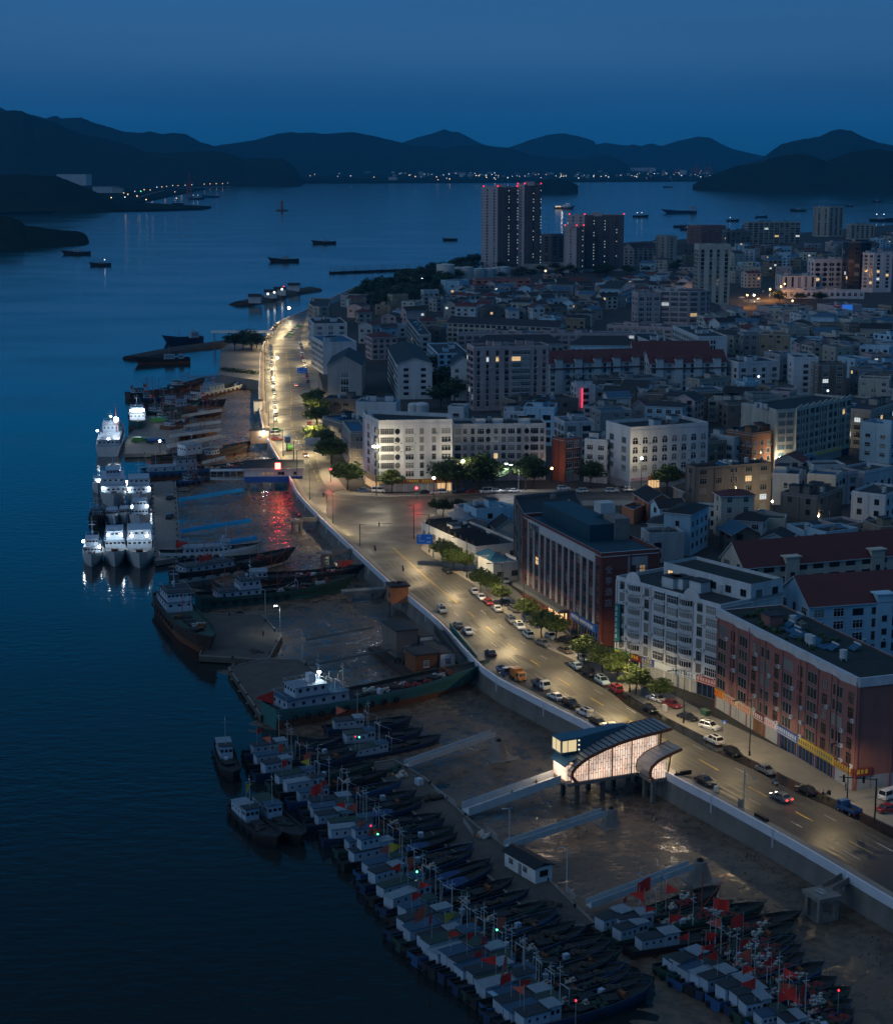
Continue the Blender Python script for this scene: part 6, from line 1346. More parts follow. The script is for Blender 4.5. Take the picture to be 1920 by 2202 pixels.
def scooter(pos, rot, label, c='black', rider=None):
    t = thing('motor_scooter', label, 'scooter', pos, rot); b = MB(); b.loft([[(x,y,z) for x,z in ((-.75,.5),(-.8,.75),(-.1,.72),(0,.4),(.4,.35),(.55,.95),(.65,.9),(.5,.28),(-.4,.28))] for y in (-.16,.16)],0,True,True); b.obj('body',PAINTS[c],t)
    b = MB(); b.bar((.52,-.32,1.02),(.52,.32,1.02),.05); b.obj('handlebar',STEELD,t); b = MB(); b.box(-.75,-.15,.76,-.1,.15,.86); b.obj('seat',TYRE,t)
    for x in (-.55,.66): b = MB(); b.tube([(x,-.06,.25),(x,.06,.25)],.25,10); b.obj('wheel',TYRE,t)
    return t
p = at('M',1440,1215,0); person((p.x,p.y,.15), 1.0, 'person in dark clothes standing by the shop corner')
p = at('G',1355,1215,-4); person((p.x,p.y,-3.85), 0, 'person in red standing in the light on the quay', 1)
p = at('M',920,1150,.4); p.z=0; h_=kdir(p); scooter(p,h_,'silver scooter being ridden past the grey kerb car','silver'); person((p.x-.3*math.cos(h_),p.y-.3*math.sin(h_),0),h_+PI/2,'rider in blue seated on the silver scooter',2,True)
for i, (x, y) in enumerate(((553,600),(752,745))):
    p = at('H',x,y,.5); p.z=0; h_=wdir(p); scooter(p,h_+PI,'dark scooter being ridden on the empty road, %s from the junction'%ORD[i]); person((p.x+.3*math.cos(h_),p.y+.3*math.sin(h_),0),h_+PI/2+PI,'rider in dark clothes on the %s dark scooter'%ORD[i],0,True)
for i in range(6):
    p = at('M',205+i*13,1085-i*2,.5); p.z=.15; scooter(p,wdir(p)+1.2,'black scooter parked in a tight row by the glowing terminal, %s of six'%ORD[i],group_ if False else 'black')
p = at('M',1300,1230,.4); p.z=.15; scooter(p,kdir(p)+.9,'lone black scooter parked on the pavement near the standing person')
p = at('M',400,640,.4); t = thing('bin_row','green wheeled refuse bin against the end of the brick block','bin',(p.x,p.y,.15),kdir(p)); b = MB(); b.loft([[(-.9,-.5,0),(.9,-.5,0),(.9,.5,0),(-.9,.5,0)],[(-1.1,-.6,1.1),(1.1,-.6,1.1),(1.1,.6,1.1),(-1.1,.6,1.1)]],0,True,True); b.obj('bin',PAINTS['dark green'],t); b = MB(); b.box(-1.15,-.65,1.1,1.15,.65,1.2); b.obj('lid',PAINTS['dark green'],t)
p = at('V',650,1360,.4); t = thing('utility_box','pale grey utility box at the kerb by the red saloon','utility box',(p.x,p.y,.15),kdir(p)); b = MB(); b.box(-.5,-.3,.08,.5,.3,1.5); b.obj('cabinet',CONCL,t); b = MB(); b.box(-.56,-.36,0,.56,.36,.08); b.obj('plinth',CONC,t)
# surveillance post and boxes on the promenade
p = at('M',685,1345,.5); t = thing('camera_mast','galvanised camera mast with a side arm on the sea wall','camera mast',(p.x,p.y,.15),wdir(p)+PI/2); b = MB(); b.tube([(0,0,0),(0,0,8)],.11,8); b.obj('pole',STEELG,t); b = MB(); b.tube([(0,0,7.6),(-0,2.8,7.2)],.05,6); b.obj('arm',STEELG,t); b = MB(); b.box(-.12,2.6,6.8,.12,2.95,7.1); b.obj('camera',CONCL,t)
for i, (x, y) in enumerate(((665,1310),(482,1200),(818,1400))):
    p = at('M',x,y,.6); t = thing('utility_box',('grey control box by the camera mast','small lit-topped meter box on the promenade','long dark planter box on the promenade')[i],'utility box',(p.x,p.y,.15),wdir(p)); b = MB(); w2 = (.5,.4,1.8)[i]; b.box(-w2,-.3,.06,w2,.3,(1.5,1.1,.6)[i]); b.obj('cabinet',(CONC,CONCL,STEELD)[i],t); b = MB(); b.box(-w2-.05,-.35,0,w2+.05,.35,.06); b.obj('plinth',CONC,t)
# ================================================================ HARBOUR
HULLS = {'black': mat('hull_black',(.014,.015,.017),.55,nz=(.8,.6,(.05,.035,.025))), 'navy': mat('hull_navy',(.012,.04,.10),.5,nz=(.8,.5,(.04,.035,.03))), 'blue': mat('hull_blue',(.015,.09,.24),.5,nz=(.8,.5,(.06,.045,.035))),
  'green': mat('hull_green',(.015,.075,.055),.5,nz=(.8,.5,(.05,.04,.03))), 'teal': mat('hull_teal',(.02,.15,.15),.5,nz=(.6,.5,(.10,.08,.06))), 'white': mat('hull_white',(.58,.60,.62),.45,nz=(.7,.4,(.34,.28,.22))), 'brown': mat('hull_brown',(.055,.035,.025),.7,nz=(.8,.5)), 'rust': mat('hull_rust',(.20,.075,.03),.75,nz=(.6,.6,(.09,.04,.025)))}
DECK = mat('boat_deck',(.022,.026,.026),.8,nz=(1.2,.7,(.010,.011,.011))); DECKG = mat('green_deck',(.025,.075,.05),.7,nz=(1.0,.6,(.03,.035,.03)))
CABW = mat('cabin_white',(.34,.44,.55),.5,nz=(.9,.5,(.30,.30,.30)),streak=1,objvar=.12); CABROOF = [mat('cabin_roof_dark',(.03,.04,.05),.8,nz=(1,.5)), mat('cabin_roof_blue',(.03,.08,.14),.6,nz=(1,.5)), mat('cabin_roof_pale',(.22,.28,.33),.7,nz=(1,.5)), mat('cabin_roof_green',(.03,.06,.05),.8,nz=(1,.5))]
FLAGR = mat('flag_red',(.62,.035,.025),.8); FLAGY = mat('flag_yellow',(.55,.38,.04),.8); FLAGO = mat('flag_faded',(.60,.12,.07),.8)
TARPB = mat('blue_tarpaulin',(.012,.06,.17),.6,nz=(1.5,.5)); NETG = mat('net_green',(.03,.06,.045),.95,nz=(3,.7)); NETR = mat('net_red',(.20,.03,.03),.95,nz=(3,.6)); NETB = mat('net_brown',(.06,.045,.035),.95,nz=(3,.6)); FLOATW = mat('float_white',(.36,.37,.35),.6); FLOATO = mat('float_orange',(.6,.17,.03),.6)
MASTM = mat('mast_paint',(.38,.40,.42),.6); MASTR = mat('mast_red',(.34,.05,.03),.6); MASTD = mat('mast_dark',(.06,.07,.07),.6)
BM = {}
def cached(key, fn):
    if key not in BM: BM[key] = fn()
    return BM[key]
def hull_mesh(L_, B_w, D, hullm, low=None, bow=1.0, bowshape=.76, deckm=DECK, stern=.82, bul=.5, keel=-1.0):
    """x: stern -L/2 .. bow L/2; z=0 waterline; D freeboard; material 0 hull, 1 lower band, 2 deck, 3 rail"""
    b = MB(); ns = 14; outer = []; inner = []
    def sec(u):
        x = -L_/2 + L_*u; w_ = B_w/2*(stern+(1-stern)*min(1,u/.3)) if u < .3 else B_w/2*(1 if u < bowshape else math.cos((u-bowshape)/(1-bowshape)*PI/2)**.5)
        w_ = max(w_, .06); g = D + bow*max(0,(u-.45)/.55)**2*1.0 + .22*bow*max(0,(.25-u)/.25)**2
        return x, w_, g
    for i in range(ns+1):
        u = i/ns; x, w_, g = sec(u); rake = (L_*.06*bow if u > .8 else 0)*((u-.8)/.2 if u > .8 else 0)
        wl = w_*(.86 if u < .7 else .86-.35*(u-.7)/.3)
        outer.append([(x+rake,-w_,g+bul),(x+rake*.8,-w_,g),(x+rake*.3,-(w_*.6+wl*.4),D*.6),(x,-wl,.0),(x-rake*.4,-wl*.7,keel),(x-rake*.4,wl*.7,keel),(x,wl,.0),(x+rake*.3,(w_*.6+wl*.4),D*.6),(x+rake*.8,w_,g),(x+rake,w_,g+bul)])
        wi = max(w_-.14,.02); inner.append([(x+rake-(.1 if u>.95 else 0),-wi,g+bul),(x+rake*.7-(.15 if u>.95 else 0),-wi,g-.05),(x+rake*.7-(.15 if u>.95 else 0),wi,g-.05),(x+rake-(.1 if u>.95 else 0),wi,g+bul)])
    n0 = len(b.v)
    b.loft(outer, 0, False, True)
    k = 9
    for i in range(ns):
        for j in range(k):
            if j in (2,6) and low: b.m[i*k+j] = 1
            if j in (3,4,5): b.m[i*k+j] = 1 if low else 0
            if j in (0,8): b.m[i*k+j] = 3
    b.loft(inner, 2, False, False)
    for i in range(ns):
        for a, c in ((outer[i][0],inner[i][0]),(inner[i][3],outer[i][9])):
            a2, c2 = (outer[i+1][0],inner[i+1][0]) if a is outer[i][0] else (inner[i+1][3],outer[i+1][9])
            b.face([a,c,c2,a2],3)
    return b.mesh('hull', [hullm, low or hullm, deckm, hullm], flip=False)
def bwin(w_, h_, g=GLASSD):
    def f():
        b = MB(); b.box(-w_/2,-.04,-h_/2,w_/2,.03,h_/2); return b.mesh('window', g)
    return cached(('bw',w_,h_,g.name), f)
def block(name, x0, x1, w_, z0, z1, m, par, over=.12, roofm=None, nwin=(4,3), ww=.55, wh=.5, lit=None, taper=.0, rails=False):
    """a deck house with windows and roof"""
    b = MB(); t = taper; b.loft([[(x0,-w_/2,z0),(x1,-w_/2,z0),(x1,w_/2,z0),(x0,w_/2,z0)],[(x0+t*.3,-w_/2+t*.2,z1),(x1-t,-w_/2+t*.2,z1),(x1-t,w_/2-t*.2,z1),(x0+t*.3,w_/2-t*.2,z1)]],0,True,True); c = b.obj(name, m, par)
    b = MB(); b.box(x0-over,-w_/2-over,z1,x1+over-t*.6,w_/2+over,z1+.1); b.obj('cabin_roof', roofm or CABW, c)
    zc = z0+(z1-z0)*.64
    for i in range(nwin[0]):
        x = x0+(x1-x0)*(i+.7)/(nwin[0]+.4)
        for s_ in (-1,1):
            g = lit if lit and rnd.random()<.5 else GLASSD
            link('window', bwin(ww,wh,g), c, (x,s_*(w_/2-t*.1*(1 if t else 0)-.0),zc), 0 if s_<0 else PI)
    for i in range(nwin[1]):
        y = -w_/2+w_*(i+.5)/nwin[1]; g = lit if lit else GLASSD
        link('window', bwin(min(ww*1.2,w_/nwin[1]*.7),wh,g), c, (x1-t*.64,y,zc), R(90))
        if rails: link('window', bwin(min(ww,w_/nwin[1]*.6),wh,GLASSD), c, (x0+t*.19,y,zc), R(-90))
    if rails:
        b = MB()
        for s_ in (-1,1): b.bar((x0,s_*w_/2,z1+1),(x1-t,s_*w_/2,z1+1),.05); [b.bar((x0+(x1-t-x0)*k/5,s_*w_/2,z1+.1),(x0+(x1-t-x0)*k/5,s_*w_/2,z1+1),.05) for k in range(6)]
        b.bar((x0,-w_/2,z1+1),(x0,w_/2,z1+1),.05); b.bar((x1-t,-w_/2,z1+1),(x1-t,w_/2,z1+1),.05); b.obj('railing', MASTM, c)
    return c
def flag(par, x, y, z0, hh, m, tri=True, sz=1.4, name='flag'):
    def fp_():
        b = MB(); b.tube([(0,0,0),(0,0,1)],.03,5); return b.mesh('flag_pole', MASTM)
    o = link('flag_pole', cached(('fp',), fp_), par, (x,y,z0), 0, (1,1,hh))
    def f():
        b = MB(); n = 7; r_ = random.Random(len(BM)); ph = r_.uniform(0,6)
        secs = [[(u*1.5,.16*math.sin(u*5+ph)*u,(-.15-.35*u if tri else -.1-.25*u)), (u*1.5,.16*math.sin(u*5+ph+.4)*u,(-1.05+.55*u if tri else -1.1-.25*u))] for u in [i/n for i in range(n+1)]]
        b.loft(secs,0,False,False); return b.mesh('flag', m, flip=False)
    link(name, cached(('fl',m.name,tri,rnd.randrange(3)), f), o, (.03,0,1), rnd.uniform(-.9,.9) + PI*(rnd.random()<.5), (sz,sz,sz*1.2/hh))
def mastm(kind):
    def f():
        b = MB()
        if kind == 'pole': b.tube([(0,0,0),(0,0,5.5)],.07,6,0,.04); b.bar((0,-.9,4.3),(0,.9,4.3),.05); b.box(-.5,-.06,4.7,.5,.06,4.8); return b.mesh('mast',MASTM)
        if kind == 'gallows':
            b.tube([(0,-1.3,0),(.2,-1.2,3.2),(.2,1.2,3.2),(0,1.3,0)],.08,6); b.bar((.2,0,3.2),(.2,0,4.6),.08); b.bar((.2,0,3.1),(3.5,0,1.6),.07); return b.mesh('gallows',MASTM)
        if kind == 'boom': b.tube([(0,0,0),(0,0,7)],.12,6,0,.08); b.tube([(0,0,1.5),(4.2,0,6.2)],.07,6); b.bar((0,0,6.9),(4.2,0,6.2),.03); return b.mesh('mast',MASTR)
        if kind == 'thin': b.tube([(0,0,0),(0,0,6)],.04,5); b.tube([(1.4,.4,0),(1.4,.4,4.5)],.035,5); b.bar((0,0,5.5),(1.4,.4,4.3),.02); return b.mesh('mast',MASTD)
        if kind == 'radar':
            b.tube([(0,0,0),(0,0,3.4)],.16,6,0,.10); b.box(-.2,-1.0,3.4,.1,1.0,3.58); b.tube([(0,0,3.4),(0,0,6.2)],.07,6,0,.03); b.bar((0,-1.3,4.5),(0,1.3,4.5),.06); b.ball((-.9,0,1.0),.5,0,8,5); b.tube([(-.9,0,0),(-.9,0,.6)],.12,6); return b.mesh('mast',CABW)
    return cached(('mast',kind), f)
def tyre_mesh():
    def f(): b = MB(); b.torus((0,0,0),.34,.14,'y',0,10,5); return b.mesh('tyre_fender', TYRE)
    return cached(('tyre',), f)
def gear_mesh(kind):
    def f():
        b = MB(); r_ = random.Random(kind.__hash__()%99 if False else len(BM))
        if kind == 'hatch':
            b.box(-1.2,-.9,0,1.2,.9,.45); b.box(-1.3,-1,.45,1.3,1,.53); return b.mesh('hatch', DECK)
        if kind == 'winch':
            b.tube([(0,-.7,.5),(0,.7,.5)],.3,10); b.tube([(0,-.75,.5),(0,-.65,.5)],.5,10); b.tube([(0,.65,.5),(0,.75,.5)],.5,10); b.box(-.4,-.9,0,.4,.9,.2); return b.mesh('winch', RUST)
        if kind.startswith('net'):
            m = {'netg':NETG,'netr':NETR,'netb':NETB}[kind]
            for i in range(9): b.ball((r_.uniform(-1.1,1.1),r_.uniform(-.7,.7),r_.uniform(.1,.3)),r_.uniform(.35,.6),0,7,4,.6)
            return b.mesh('net_heap', m)
        if kind == 'floats':
            for i in range(26): b.ball((r_.gauss(0,.55),r_.gauss(0,.4),r_.uniform(.1,.55)),r_.uniform(.16,.3),i%9==0,6,4)
            return b.mesh('float_heap', [FLOATW,FLOATO])
        if kind == 'crates':
            for i in range(6): x,y = (i%3)*.75-.8,(i//3)*.6-.3; b.box(x,y,0,x+.66,y+.5,.35+.3*(i%2))
            return b.mesh('crate_heap', FLOATW)
        if kind == 'tarp':
            b.loft([[(-2,-1,.0),(-2,0,.55),(-2,1,.0)],[(0,-1.1,.05),(0,0,.8),(0,1.1,.05)],[(2,-1,.0),(2,0,.5),(2,1,.0)]],0,False,False); return b.mesh('tarpaulin', TARPB)
        if kind == 'cabinet': b.box(-.45,-.4,0,.45,.4,.9); return b.mesh('deck_box', CABW)
    return cached(('gear',kind), f)
OHUL = []
def boat_root(name, label, cat, stern, bowp, group=None, z=None):
    d = bowp - stern; rot = math.atan2(d.y, d.x); c = (stern+bowp)/2
    return thing(name, label, cat, (c.x,c.y,ZW if z is None else z), rot, group), d.length
def trawler(label, stern, bowp, hull='navy', roof=0, flags=(), gear=('hatch','winch','netg'), tall=False, masts=('pole',), group=None, tarp=False, beam=None, litw=None, red_bow=False, z=None, cab=(.09,.34,.44)):
    t, L_ = boat_root('fishing_boat', label, 'fishing boat', stern, bowp, group, z); L_ = round(L_/2)*2; Bw = beam or round(L_*.205,1); D = 1.0
    link('hull', cached(('hull',L_,Bw,hull,red_bow), lambda: hull_mesh(L_, Bw, D, HULLS[hull], HULLS['rust'] if red_bow else None, .85)), t)
    xs = -L_/2
    c = block('cabin', xs+L_*cab[0], xs+L_*cab[1], Bw*(.54 if red_bow else .66), D-.05, D+2.0, CABW, t, .15, CABROOF[roof], (3,2), .35,.4)
    c2 = block('wheelhouse', xs+L_*(cab[1]-.005), xs+L_*cab[2], Bw*.60, D-.05, D+(2.9 if tall else 2.35), CABW, t, .22, CABROOF[(roof+2)%4], (2,3), .5,.55, litw)
    if tall: block('upper_cabin', xs+L_*.16, xs+L_*.33, Bw*.5, D+2.1, D+3.9, CABW, t, .15, CABROOF[1], (3,2), .4,.45)
    zz = D+2.1
    for i, k in enumerate(masts):
        x = {'pole': xs+L_*.38,'gallows': xs+L_*.47,'boom': xs+L_*.62,'thin': xs+L_*.55,'radar': xs+L_*.36}[k]
        link('mast' if k != 'gallows' else 'gallows', mastm(k), t, (x,.0,D+(2.4 if k in('pole','radar') else 0)), 0)
    for i, (m, tri) in enumerate(flags): flag(t, xs+L_*(.2+.16*i+rnd.uniform(-.08,.1)), rnd.uniform(-.8,.8), zz, rnd.uniform(2.8,4.6), m, tri, rnd.uniform(1.2,1.75))
    gx = [.54,.64,.74,.83,.49,.58,.69,.79]
    for i, g in enumerate(gear[:8]): m_ = gear_mesh(g); link(m_.name.split('.')[0], m_, t, (xs+L_*gx[i],rnd.uniform(-.3,.3)+(0 if i<4 else rnd.choice((-1.1,1.1))),D-.03+max(0,(gx[i]-.45)/.55)**2*1.1), rnd.uniform(-.3,.3))
    if tarp: link('tarpaulin', gear_mesh('tarp'), t, (xs+L_*.66,0,D+.35), 0, (L_*.055,Bw*.36,1.0))
    tm = tyre_mesh()
    for i in range(4): link('tyre_fender', tm, t, (xs+L_*(.12+.17*i),-Bw/2-.12,D*.55), R(0))
    link('tyre_fender', tm, t, (xs-.15,Bw*.2,D*.6), R(90))
    t.scale = (1,rnd.uniform(.94,1.05),rnd.uniform(.86,1.16)); b = cached(('rail',L_,Bw), lambda: railm(L_, Bw, D)); link('bow_rail', b, t)
    return t
def railm(L_, Bw, D):
    b = MB(); 
    for s_ in (-1,1):
        pts = []
        for u in (.8,.86,.92,.97,1.0):
            w_ = Bw/2*math.cos(max(0,(u-.76)/.24)*PI/2)**.5 if u < 1 else .05; g = D+.85*((u-.45)/.55)**2+.5; pts.append((-L_/2+L_*u+L_*.06*.85*max(0,(u-.8)/.2),s_*max(w_,.05),g+.45))
        for p, q in zip(pts,pts[1:]): b.bar(p,q,.05)
        for p in pts: b.bar(p,(p[0],p[1],p[2]-.5),.05)
    return b.mesh('bow_rail', MASTD)
# ---- quay slabs and pontoons
def slab(name, label, pts, z0, z1, cat='pier', m=CONCD, piles=True):
    t = thing(name, label, cat, (pts[0].x,pts[0].y,0)); o = pts[0]; pl = [(p.x-o.x,p.y-o.y) for p in pts]
    b = MB(); b.prism(pl, z0, z1, 0, bottom=True); b.obj('deck', m, t)
    b = MB()
    for i in range(len(pl)):
        p, q = Vector(pl[i]), Vector(pl[(i+1)%len(pl)]); c_ = sum((Vector(x) for x in pl), Vector((0,0)))/len(pl)
        p2, q2 = p+(c_-p).normalized()*.3, q+(c_-q).normalized()*.3; b.bar((p2.x,p2.y,z1+.1),(q2.x,q2.y,z1+.1),.35,.22)
    b.obj('kerb', CONC, t)
    if piles:
        for i in range(len(pl)):
            p, q = Vector(pl[i]), Vector(pl[(i+1)%len(pl)]); n = int((q-p).length/9)
            for k in range(n):
                c = p.lerp(q,(k+.5)/n); b = MB(); b.tube([(c.x,c.y,-9),(c.x,c.y,z0)],.4,8); b.obj('pile', CONC, t)
                b = MB(); b.tube([(c.x*.97,c.y*.97,z1),(c.x*.97,c.y*.97,z1+.6)],.22,8); b.obj('bollard', STEELD, t)
    return t
ZD = -3.9
def pts_(w_, *q, z=ZD): return [at(w_, x, y, z) for x, y in q]
slab('quay_slab','long concrete quay beside the lit patrol ships', pts_('P',(312,1128),(358,1120),(352,965),(306,968)), -5.2, ZD, 'pier', CONC)  # paler concrete than the darker slabs: lamp light put into the colour
slab('quay_slab','busy lit quay end where lorries load the bright ship', [at('D',500,1125,ZD),at('D',770,1120,ZD),at('D',900,960,ZD),at('D',900,870,ZD),at('D',640,880,ZD),at('D',505,1030,ZD)], -5.2, ZD, 'pier', CONC)  # pool of lamp light put into its paler concrete colour
slab('quay_slab','dark concrete quay slab next to the moored coaster', [at('G',905,1340,ZD),at('G',1390,1370,ZD),at('G',1490,1200,ZD),at('G',1350,1050,ZD),at('G',900,1040,ZD),at('G',960,1180,ZD)], -5.2, ZD)
slab('quay_slab','dark quay slab with timber edge behind the fish carrier', [at('K',130,280,ZD),at('K',360,620,ZD),at('K',700,520,ZD),at('K',860,380,ZD),at('K',640,225,ZD),at('K',400,215,ZD)], -5.2, ZD)
slab('pontoon','long wide concrete pontoon between moored boats and the terminal', [at('P',738,1533,ZD-.4),at('P',800,1600,ZD-.4),at('P',880,1690,ZD-.4),at('P',985,1765,ZD-.4),at('P',1090,1860,ZD-.4),at('P',1200,1862,ZD-.4),at('P',1085,1750,ZD-.4),at('P',960,1660,ZD-.4),at('P',850,1560,ZD-.4),at('P',790,1525,ZD-.4)], -5.9, ZD-.4, 'pontoon')
def gangway(label, p, q, wd, m, hgt=1.1, box=True):
    d = q-p; t = thing('gangway', label, 'gangway', p, math.atan2(d.y,d.x)); L_ = Vector((d.x,d.y)).length; dz = d.z
    b = MB(); b.loft([[(0,-wd/2,0),(0,wd/2,0),(0,wd/2,-.18),(0,-wd/2,-.18)],[(L_,-wd/2,dz),(L_,wd/2,dz),(L_,wd/2,dz-.18),(L_,-wd/2,dz-.18)]],0,True,True); b.obj('walkway', m, t)
    for s_ in (-1,1):
        b = MB(); y = s_*wd/2
        if box:
            b.loft([[(0,y-.05,-.2),(0,y+.05,-.2),(0,y+.05,hgt*.8),(0,y-.05,hgt*.8)],[(L_*.5,y-.05,dz*.5-.2),(L_*.5,y+.05,dz*.5-.2),(L_*.5,y+.05,dz*.5+hgt*.8),(L_*.5,y-.05,dz*.5+hgt*.8)],[(L_,y-.05,dz-.2),(L_,y+.05,dz-.2),(L_,y+.05,dz+hgt*.8),(L_,y-.05,dz+hgt*.8)]],0,True,True)
        else:
            b.bar((0,y,hgt),(L_,y,dz+hgt),.07); n = int(L_/1.5)
            for k in range(n+1): b.bar((L_*k/n,y,dz*k/n),(L_*k/n,y,dz*k/n+hgt),.05)
        b.obj('side_rail', m, t)
    return t
GWG = mat('gangway_grey',(.46,.50,.52),.6,nz=(.8,.4)); GWB = mat('gangway_blue',(.03,.40,.74),.5,nz=(.8,.3)); GWD = mat('gangway_dark',(.05,.055,.055),.7)
def G_(lab, a, c, wd, m, za=-1.6, zc=ZD+.2, **k): gangway(lab, at(*a, za), at(*c, zc), wd, m, **k)
G_('bright blue gangway farthest up the mud beside the quay house', ('G',1215,180), ('G',765,252), 1.7, GWB)
G_('bright blue middle gangway from the concrete quay', ('G',1272,395), ('G',780,472), 1.7, GWB)
G_('bright blue gangway ending by the white passenger boat', ('G',1312,518), ('G',870,590), 1.7, GWB)
G_('long pale gangway reaching from the cone block to the raft of boats', ('L',480,690), ('K',1380,965), 1.6, GWG)
G_('pale gangway from the pyramid block to the pontoon cabin', ('L',1190,1195), ('L',565,1405), 1.6, GWG)
G_('pale gangway from the tall pyramid block to the pontoon end', ('Q',630,440), ('Q',40,665), 1.5, GWG)
for i, (x0,y0,x1,y1) in enumerate(((1125,845,840,890),(1120,920,880,950),(1120,970,790,1015),(1140,1010,780,1080),(1130,1080,900,1120),(1150,1150,1000,1185))):
    G_('weathered grey gangway over the upper mud, %s from the far end' % ORD[i], ('D',x0,y0), ('D',x1,y1), 1.8 if i != 3 else 3.0, GWG)
G_('thin dark gangway below the orange kiosk', ('H',545,1155), ('H',60,1245), 1.4, GWD, box=False)
G_('thin dark gangway beside the moored work barge', ('H',670,1315), ('H',70,1430), 1.4, GWD, box=False)
# anchor blocks
def block_cone(p, label, s=1.0):
    t = thing('anchor_block', label, 'anchor block', (p.x,p.y,-5.0), wdir(p)); b = MB(); b.box(-2.6*s,-2.6*s,-.6,2.6*s,2.6*s,.3); b.obj('footing', CONC, t)
    b = MB(); r_ = []
    for k in range(6):
        z = .3+2.9*s*k/5; a = (1.95-.95*(k/5)**.8)*s; r_.append([(a*math.cos(2*PI*j/8+.39),a*math.sin(2*PI*j/8+.39),z) for j in range(8)])
    b.loft(r_,0,True,True); b.obj('cone', CONC, t)
    b = MB(); b.torus((0,0,3.2*s+.15),.45*s,.16*s,'z',0,10,5); b.tube([(0,0,3.1*s),(0,0,3.7*s)],.25*s,8); b.obj('mooring_ring', STEELD, t)
for (w_,x,y,s),lb in zip((('L',515,830,1.15),('L',1235,1260,1.0),('Q',680,510,1.1),('G',1240,225,.9)),('dark cone shaped anchor block between quay wall and raft','low pyramid anchor block alone on the open mud','tall pyramid anchor block beside the crowded boats','small anchor block at the blue gangway head')): block_cone(at(w_,x,y,-4.7), lb, s)
def dolphin(p, wp, label, s=1.0):
    """mooring platform on legs with a walkway to the sea wall"""
    t = thing('mooring_platform', label, 'mooring platform', (p.x,p.y,0), wdir(p)); 
    b = MB(); b.box(-1.9*s,-1.7*s,-1.0,1.9*s,1.7*s,-.3); b.obj('slab', CONC, t)
    for x in (-1.3,1.3):
        for y in (-1.2,1.2): b = MB(); b.box(x*s-.35,y*s-.35,-6.4,x*s+.35,y*s+.35,-1.0); b.obj('leg', CONC, t)
    b = MB(); b.box(-1.6*s,-1.5*s,-6.4,1.6*s,1.5*s,-4.4); b.obj('plinth', CONC, t)
    b = MB(); [b.torus((.2*k-.3,.1*k,-.22+.06*k),.6,.07,'z',0,14,4) for k in range(4)]; b.obj('rope_coil', FLOATW, t)
    if wp is not None:
        d = wp-p; d.z = 0; a = math.atan2(d.y,d.x)-wdir(p); L_ = d.length; b = MB(); c, s_ = math.cos(a), math.sin(a)
        for o in (-.9,.9): b.bar((-s_*o+c*1.5,c*o+s_*1.5,-.1),(c*L_-s_*o,s_*L_+c*o,-.05),.14,1.1)
        b.bar((c*1.5,s_*1.5,-.55),(c*L_,s_*L_,-.55),1.8,.2); b.obj('footbridge', CONC, t)
def wpt(p): return min(WS, key=lambda k: (k.xy-p.xy).length)
for (w_,x,y,s),lb in zip((('Q',1385,590,1.25),('H',210,625,1.1),('G',1590,385,1.0)),('concrete mooring platform with a coiled rope nearest the picture corner','concrete mooring platform behind the red flagged trawler','concrete mooring platform on the reddish mud')):
    p = at(w_,x,y,-.4); dolphin(p, wpt(p)-Vector((0,0,1)), lb, s)
# orange kiosk on the wall
def wallhouse(p, rot, w_, d_, z0, z1, m, label, roofm=ROOFK, wins=2, legs=True):
    t = thing('quay_house', label, 'quay house', (p.x,p.y,0), rot); b = MB(); b.box(-w_/2,-d_/2,z0,w_/2,d_/2,z1); b.obj('wall', m, t); b = MB(); b.box(-w_/2-.5,-d_/2-.5,z1,w_/2+.5,d_/2+.5,z1+.3); b.obj('roof', roofm, t)
    for i in range(wins): x = -w_/2+w_*(i+.5)/wins; link('window', window_mesh('white', GLASSD), t, (x,-d_/2-.01,z0+(z1-z0)*.4), 0, (1.0,1,1.1)); 
    link('window', window_mesh('dark', GLASSD), t, (-w_/2-.01,0,z0+(z1-z0)*.3), -PI/2, (1.1,1,1.2))
    if legs:
        for x in (-w_/2+.4,w_/2-.4):
            for y in (-d_/2+.4,d_/2-.4): b = MB(); b.box(x-.25,y-.25,-7,x+.25,y+.25,z0); b.obj('leg', CONC, t)
    return t
ORW = mat('orange_kiosk',(.42,.16,.07),.8,nz=(.8,.4)); 
p = at('H',715,975,-1); t = wallhouse(p, R(15), 4.6, 4.6, -.9, 3.6, ORW, 'orange walled kiosk with a dark flat roof astride the sea wall', ROOFK, 0); b = MB(); [b.torus((x,y,4.1),.35,.12,'z',0,8,4) for x,y in ((-1,.5),(0,-.6),(1,.4),(.6,1.2))]; b.obj('roof_tyre',TYRE,t)
p = at('H',420,925,-3); t = thing('jetty','grey concrete jetty running out from the orange kiosk','jetty',(p.x,p.y,0),R(18)); b = MB(); b.box(-4,-1.6,-2.6,16,1.6,-1.6); b.obj('deck',CONC,t); [ (lambda b: (b.box(x-.5,-1.2,-7,x+.5,1.2,-2.6), b.obj('pier_leg',CONC,t)))(MB()) for x in (-2,5,11)]
p = at('D',1370,1065,-2); t = wallhouse(p, R(8), 7.5, 5, -1.0, 4.2, mat('peach_wall',(.50,.30,.16),.8,nz=(.8,.4)), 'peach coloured guard house on the bend of the sea wall', ROOFF, 1); b = MB(); b.ball((1.5,-2.9,4.0),.3,0,8,5); b.obj('wall_lamp',LAMPC,t); lamp('POINT',(1.5,-3.6,3.6),POW*.12,(.95,.97,1),t,.3)
p = at('D',1360,850,-1); t = wallhouse(p, R(5), 4, 5, -.5, 4.2, WHITE, 'white windowless cabin standing on the far sea wall', ROOFF, 0)
